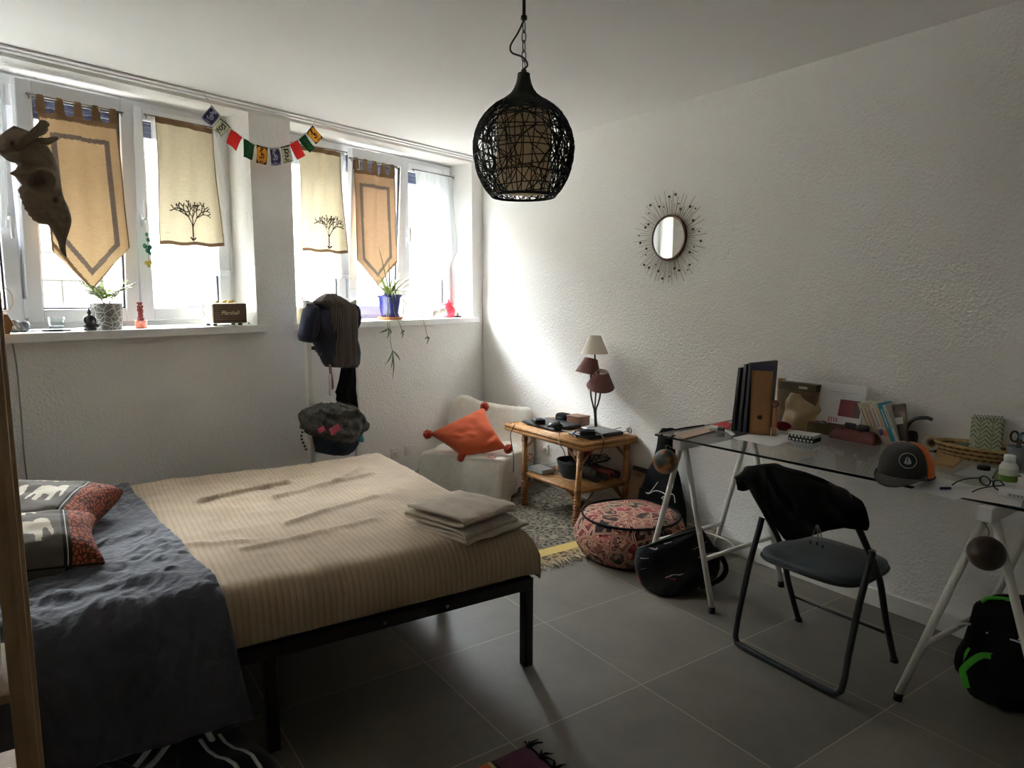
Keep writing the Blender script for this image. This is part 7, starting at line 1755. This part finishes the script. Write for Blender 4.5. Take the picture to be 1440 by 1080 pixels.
# ------------------------------------------------------------------ sunburst mirror
mc = V((ROOM_R, 2.953, 1.808))
mr = thing('sunburst_mirror', 'round wall mirror with a sunburst frame of wire rays and beads', 'mirror', mc, rad(-90))
# local -y points into the room
gm = MB(); gm.lathe([(.122, 0), (.122, .003), (.0, .003)], (0, -.016, 0), rot=(rad(90), 0, 0), seg=56, cap=False, smooth=False)
mir = NT('mirror_silver'); mir.col((.86, .88, .87, 1)).rough(.02); mir.b.inputs['Metallic'].default_value = 1.0
gm.build('mirror_glass', mir.mat, mr)
M['bronze'] = simple('dark_bronze', srgb(92, 66, 50), .4, .6); M['ray_wire'] = simple('pale_brass_wire', srgb(150, 126, 92), .45, .5); M['bead'] = simple('olive_brass_bead', srgb(96, 82, 52), .35, .6)
rm = MB(); rm.tube([(.130 * math.cos(2 * pi * k / 72), -.014, .130 * math.sin(2 * pi * k / 72)) for k in range(72)], .0085, 10, closed=True); rm.build('rim', M['bronze'], mr)
bk_ = MB(); bk_.lathe([(.12, 0), (.12, .012), (.0, .012)], rot=(rad(90), 0, 0), seg=40); bk_.build('backing', M['bronze'], mr)
rnd = random.Random(12); NRAY = 88
rays = MB()
for k in range(NRAY):
    a = 2 * pi * k / NRAY + rnd.uniform(-.012, .012); L = (.285, .225, .262, .20)[k % 4] * rnd.uniform(.93, 1.05)
    rays.tube([(.125 * math.cos(a), -.006 - .002 * (k % 3), .125 * math.sin(a)), (L * math.cos(a + .02), -.012 - .006 * (k % 3), L * math.sin(a + .02))], .0013, 5)
rays.build('ray_wires', M['ray_wire'], mr)
for k in range(32):
    a = 2 * pi * (k + .5 * rnd.random()) / 32; L = (.235, .19, .21, .255)[k % 4] * rnd.uniform(.96, 1.04)
    MB().ball((L * math.cos(a), -.016, L * math.sin(a)), .0078 if k % 3 else .005, 12, 8).build('bead', M['bead'], mr)

# ------------------------------------------------------------------ woven pendant lamp
LPOS = on_z(737, -13, CEIL); LD = (LPOS - CPOS).dot(FWD)
U_ = LD / FPX                                       # metres per pixel at the lamp
def lz(py): 
    p = on_plane(737, py, LPOS, lfw); return p.z - LPOS.z
pl = thing('pendant_lamp', 'black woven ball pendant lamp hanging from the ceiling by a chain', 'pendant lamp', LPOS, 0)
M['rattan_black'] = simple('black_rattan', srgb(20, 17, 16), .6)
ctr = lz(208); RB = 73.5 * U_ * .985
MB().lathe([(.0, 0), (.05, 0), (.05, -.012), (.014, -.022), (.0, -.022)], seg=28, cap=False).build('ceiling_rose', M['black_metal'], pl)
MB().tube([(0, 0, -.02), (0, 0, lz(26))], .0065, 10).build('rod', M['black_metal'], pl)
MB().lathe([(.006, 0), (.012, .004), (.012, .016), (.006, .02)], (0, 0, lz(29)), seg=16).build('rod_end', M['black_metal'], pl)
zt_, zb_ = lz(31), lz(99); nl = 5; hl = (zt_ - zb_) / nl
for k in range(nl):
    z0 = zt_ - hl * (k + .5); m = MB(); a = k * pi / 2 + .4
    m.tube([(.0085 * math.cos(t) * math.cos(a), .0085 * math.cos(t) * math.sin(a), z0 + (hl * .62) * math.sin(t)) for t in [2 * pi * q / 24 for q in range(24)]], .0019, 6, closed=True); m.build('chain_link', M['black_metal'], pl)
lr = lrt
MB().tube(smooth_path([V((0, 0, lz(28))), -lr * .022 + V((0, 0, lz(46))), -lr * .05 + V((0, 0, lz(64))), -lr * .045 + V((0, 0, lz(74))), -lr * .012 + V((0, 0, lz(79))), lr * .006 + V((0, 0, lz(84))), lr * .014 + V((0, 0, lz(92))), V((0, 0, lz(97)))], 6), .0036, 8).build('cable', M['black_plastic'], pl)
# neck: wound cord
neck = [(lz(103), 8.0), (lz(110), 8.6), (lz(118), 10.5), (lz(126), 14), (lz(133), 19), (lz(140), 28), (lz(146), 37)]
m = MB(); m.lathe([(r_ * U_ * .9, z) for z, r_ in reversed(neck)], seg=40, cap=False); m.lathe([(.0, lz(97)), (.010, lz(98)), (.012, lz(103)), (8 * U_, lz(103.5))], seg=24, cap=False)
n_t = 26; hx = []
for q in range(n_t * 28):
    f = q / (n_t * 28 - 1); z = neck[0][0] + (neck[-1][0] - neck[0][0]) * f; r_ = lerp_poly([(-zz, rr) for zz, rr in neck], -z)[0] * U_; a = 2 * pi * q / 28; hx.append((r_ * math.cos(a), r_ * math.sin(a), z))
m.tube(hx, .0026, 6); m.build('neck', M['rattan_black'], pl)
# cage: wandering canes on the ball, open underneath
zlow = lz(277)
rnd = random.Random(21); cage = MB(); thmax = pi - math.asin(46 / 73.5); ZS = (ctr - zlow) / (RB * -math.cos(thmax))
def on_ball(th, ph, k=1.0): return V((RB * k * math.sin(th) * math.cos(ph), RB * k * math.sin(th) * math.sin(ph), ctr + RB * (.98 if math.cos(th) > 0 else ZS) * k * math.cos(th)))
thmin = rad(26)
def cane(pts, r_): cage.tube(pts, r_, 5)
for k in range(14):       # hoops
    th = thmin + (thmax - thmin) * (k + .5) / 14 + rnd.uniform(-.05, .05); w, p0 = rnd.uniform(.02, .07), rnd.uniform(0, 6)
    cane([on_ball(min(thmax, th + w * math.sin(2 * ph + p0)), ph, 1 + .012 * rnd.uniform(-1, 1)) for ph in [2 * pi * q / 48 for q in range(49)]], .0021)
for k in range(26):       # ribs
    p0 = 2 * pi * k / 26 + rnd.uniform(-.06, .06); w, s = rnd.uniform(-.12, .12), rnd.uniform(0, 6)
    cane([on_ball(thmin + (thmax - thmin) * q / 22, p0 + w * math.sin(q * .25 + s), 1 + .01 * rnd.uniform(-1, 1)) for q in range(23)], .0021)
for k in range(210):      # slanting canes: small circles with random axes
    ax = V((rnd.uniform(-1, 1), rnd.uniform(-1, 1), rnd.uniform(-.7, .7))).normalized(); e1 = ax.orthogonal().normalized(); e2 = ax.cross(e1); off = rnd.uniform(-.7, .7); rr = math.sqrt(1 - off * off)
    a0, da = rnd.uniform(0, 2 * pi), rnd.uniform(1.2, 3.4); seg_ = []
    for q in range(25):
        a = a0 + da * q / 24; d = ax * off + (e1 * math.cos(a) + e2 * math.sin(a)) * rr; th = math.acos(max(-1, min(1, d.z)))
        if thmin < th < thmax: seg_.append(V((0, 0, ctr)) + V((d.x, d.y, d.z * (.98 if d.z > 0 else ZS))) * RB * (1 + .012 * math.sin(q + k)))
        else:
            if len(seg_) > 3: cane(seg_, .0019)
            seg_ = []
    if len(seg_) > 3: cane(seg_, .0019)
for th, r_ in ((thmax, .0032), (thmax - .03, .0026), (thmin + .04, .003)): cane([on_ball(th, 2 * pi * q / 60) for q in range(61)], r_)
cage.build('woven_cage', M['rattan_black'], pl)
zc0, zc1 = lz(158), lz(270)
M['drum'] = cloth_mat('beige_drum_shade', lambda m: srgb(232, 214, 186), .55, 0)
m = MB(); m.lathe([(39 * U_, zc1), (39 * U_, zc0)], seg=40, cap=False); m.build('inner_shade', M['drum'], pl)
m = MB(); m.cyl((0, 0, zc0 + .02), (0, 0, zc0 - .06), .018, .018, 16); m.tube([(0, 0, lz(103)), (0, 0, zc0 + .01)], .005, 8); m.build('lamp_holder', M['black_plastic'], pl)
for a in (0, 2.1, 4.2): MB().tube([(0, 0, zc0 - .004), (39 * U_ * math.cos(a), 39 * U_ * math.sin(a), zc0 - .004)], .002, 6).build('shade_spoke', M['black_metal'], pl)
MB().ball((0, 0, zc0 - .10), .032, 18, 14, sc=(1, 1, 1.25)).build('bulb', simple('opal_bulb', srgb(232, 222, 196), .3), pl)

# ------------------------------------------------------------------ striped mat at the bottom edge
mat_o = V((.45, .95, 0)); mx, my = 1.215 - .45, 1.68 - .95
def stripes():
    m = NT('purple_orange_stripes'); x = m.sep(m.obj())[0]; n = m.noise(m.obj((8, 1, 1)), 60, 3)
    u = m.math('DIVIDE', x, mx); c = m.ramp(u, [(0, srgb(150, 50, 40)), (.2, srgb(196, 130, 60)), (.4, srgb(70, 36, 66)), (.6, srgb(214, 112, 56)), (.80, srgb(206, 190, 120)), (.815, srgb(30, 22, 24)), (.83, srgb(92, 46, 70)), (.95, srgb(104, 56, 80))], 'CONSTANT')
    m.col(m.mix(m.math('MULTIPLY', n, .4), c, srgb(40, 26, 30))).rough(.95); m.bump(n, .4, .003); return m.mat
mt_ = thing('striped_mat', 'purple and orange striped mat with black fringe at the bottom edge', 'mat', mat_o, 0)
m = MB(); m.grid(lambda a, b: V((a * mx, b * my, .005 + .002 * vnoise(a * 6, b * 6))), 30, 30); m.build('mat_weave', stripes(), mt_, solid=.006)
fr = MB(); rnd = random.Random(8)
for k in range(11):
    y = my - .012 - k * .066
    for q in range(7):
        a = rnd.uniform(-1.0, 1.0) + (.5 if k == 0 else 0); L = rnd.uniform(.03, .055); fr.tube([(mx - .004, y + rnd.uniform(-.008, .008), .008), (mx + L * .5 * math.cos(a), y + L * .5 * math.sin(a), .014), (mx + L * math.cos(a), y + L * math.sin(a), .006)], [.003, .003, .0015], 5)
    fr.tube([(mx + .002, y - .033 * s, .008) for s in (0, .5, 1, 1.5, 2)], .004, 6)
fr.build('fringe', M['black_fabric'], mt_, kind='stuff')
# ------------------------------------------------------------------ put every thing's origin at its own base
bpy.context.view_layer.update()
for o in list(COL.objects):
    if o.parent is not None or o.get('kind') == 'structure': continue
    if o.type == 'EMPTY' and o.children:
        pts = [c.matrix_world @ V(p) for ch in o.children for c in [ch] + list(ch.children) if c.type == 'MESH' for p in c.bound_box]
        if not pts: continue
        lo = V([min(p[i] for p in pts) for i in range(3)]); hi = V([max(p[i] for p in pts) for i in range(3)])
        base = V(((lo.x + hi.x) / 2, (lo.y + hi.y) / 2, lo.z))
        if (base - o.location).length < .6 and o.location.length > .01: continue
        d = o.matrix_world.inverted() @ base
        for ch in o.children: ch.location = ch.location - d
        o.location = base
    elif o.type == 'MESH' and o.location.length < 1e-6 and o.get('label'):
        vs = o.data.vertices; lo = V([min(v.co[i] for v in vs) for i in range(3)]); hi = V([max(v.co[i] for v in vs) for i in range(3)])
        base = V(((lo.x + hi.x) / 2, (lo.y + hi.y) / 2, lo.z))
        o.data.transform(Matrix.Translation(-base)); o.location = base
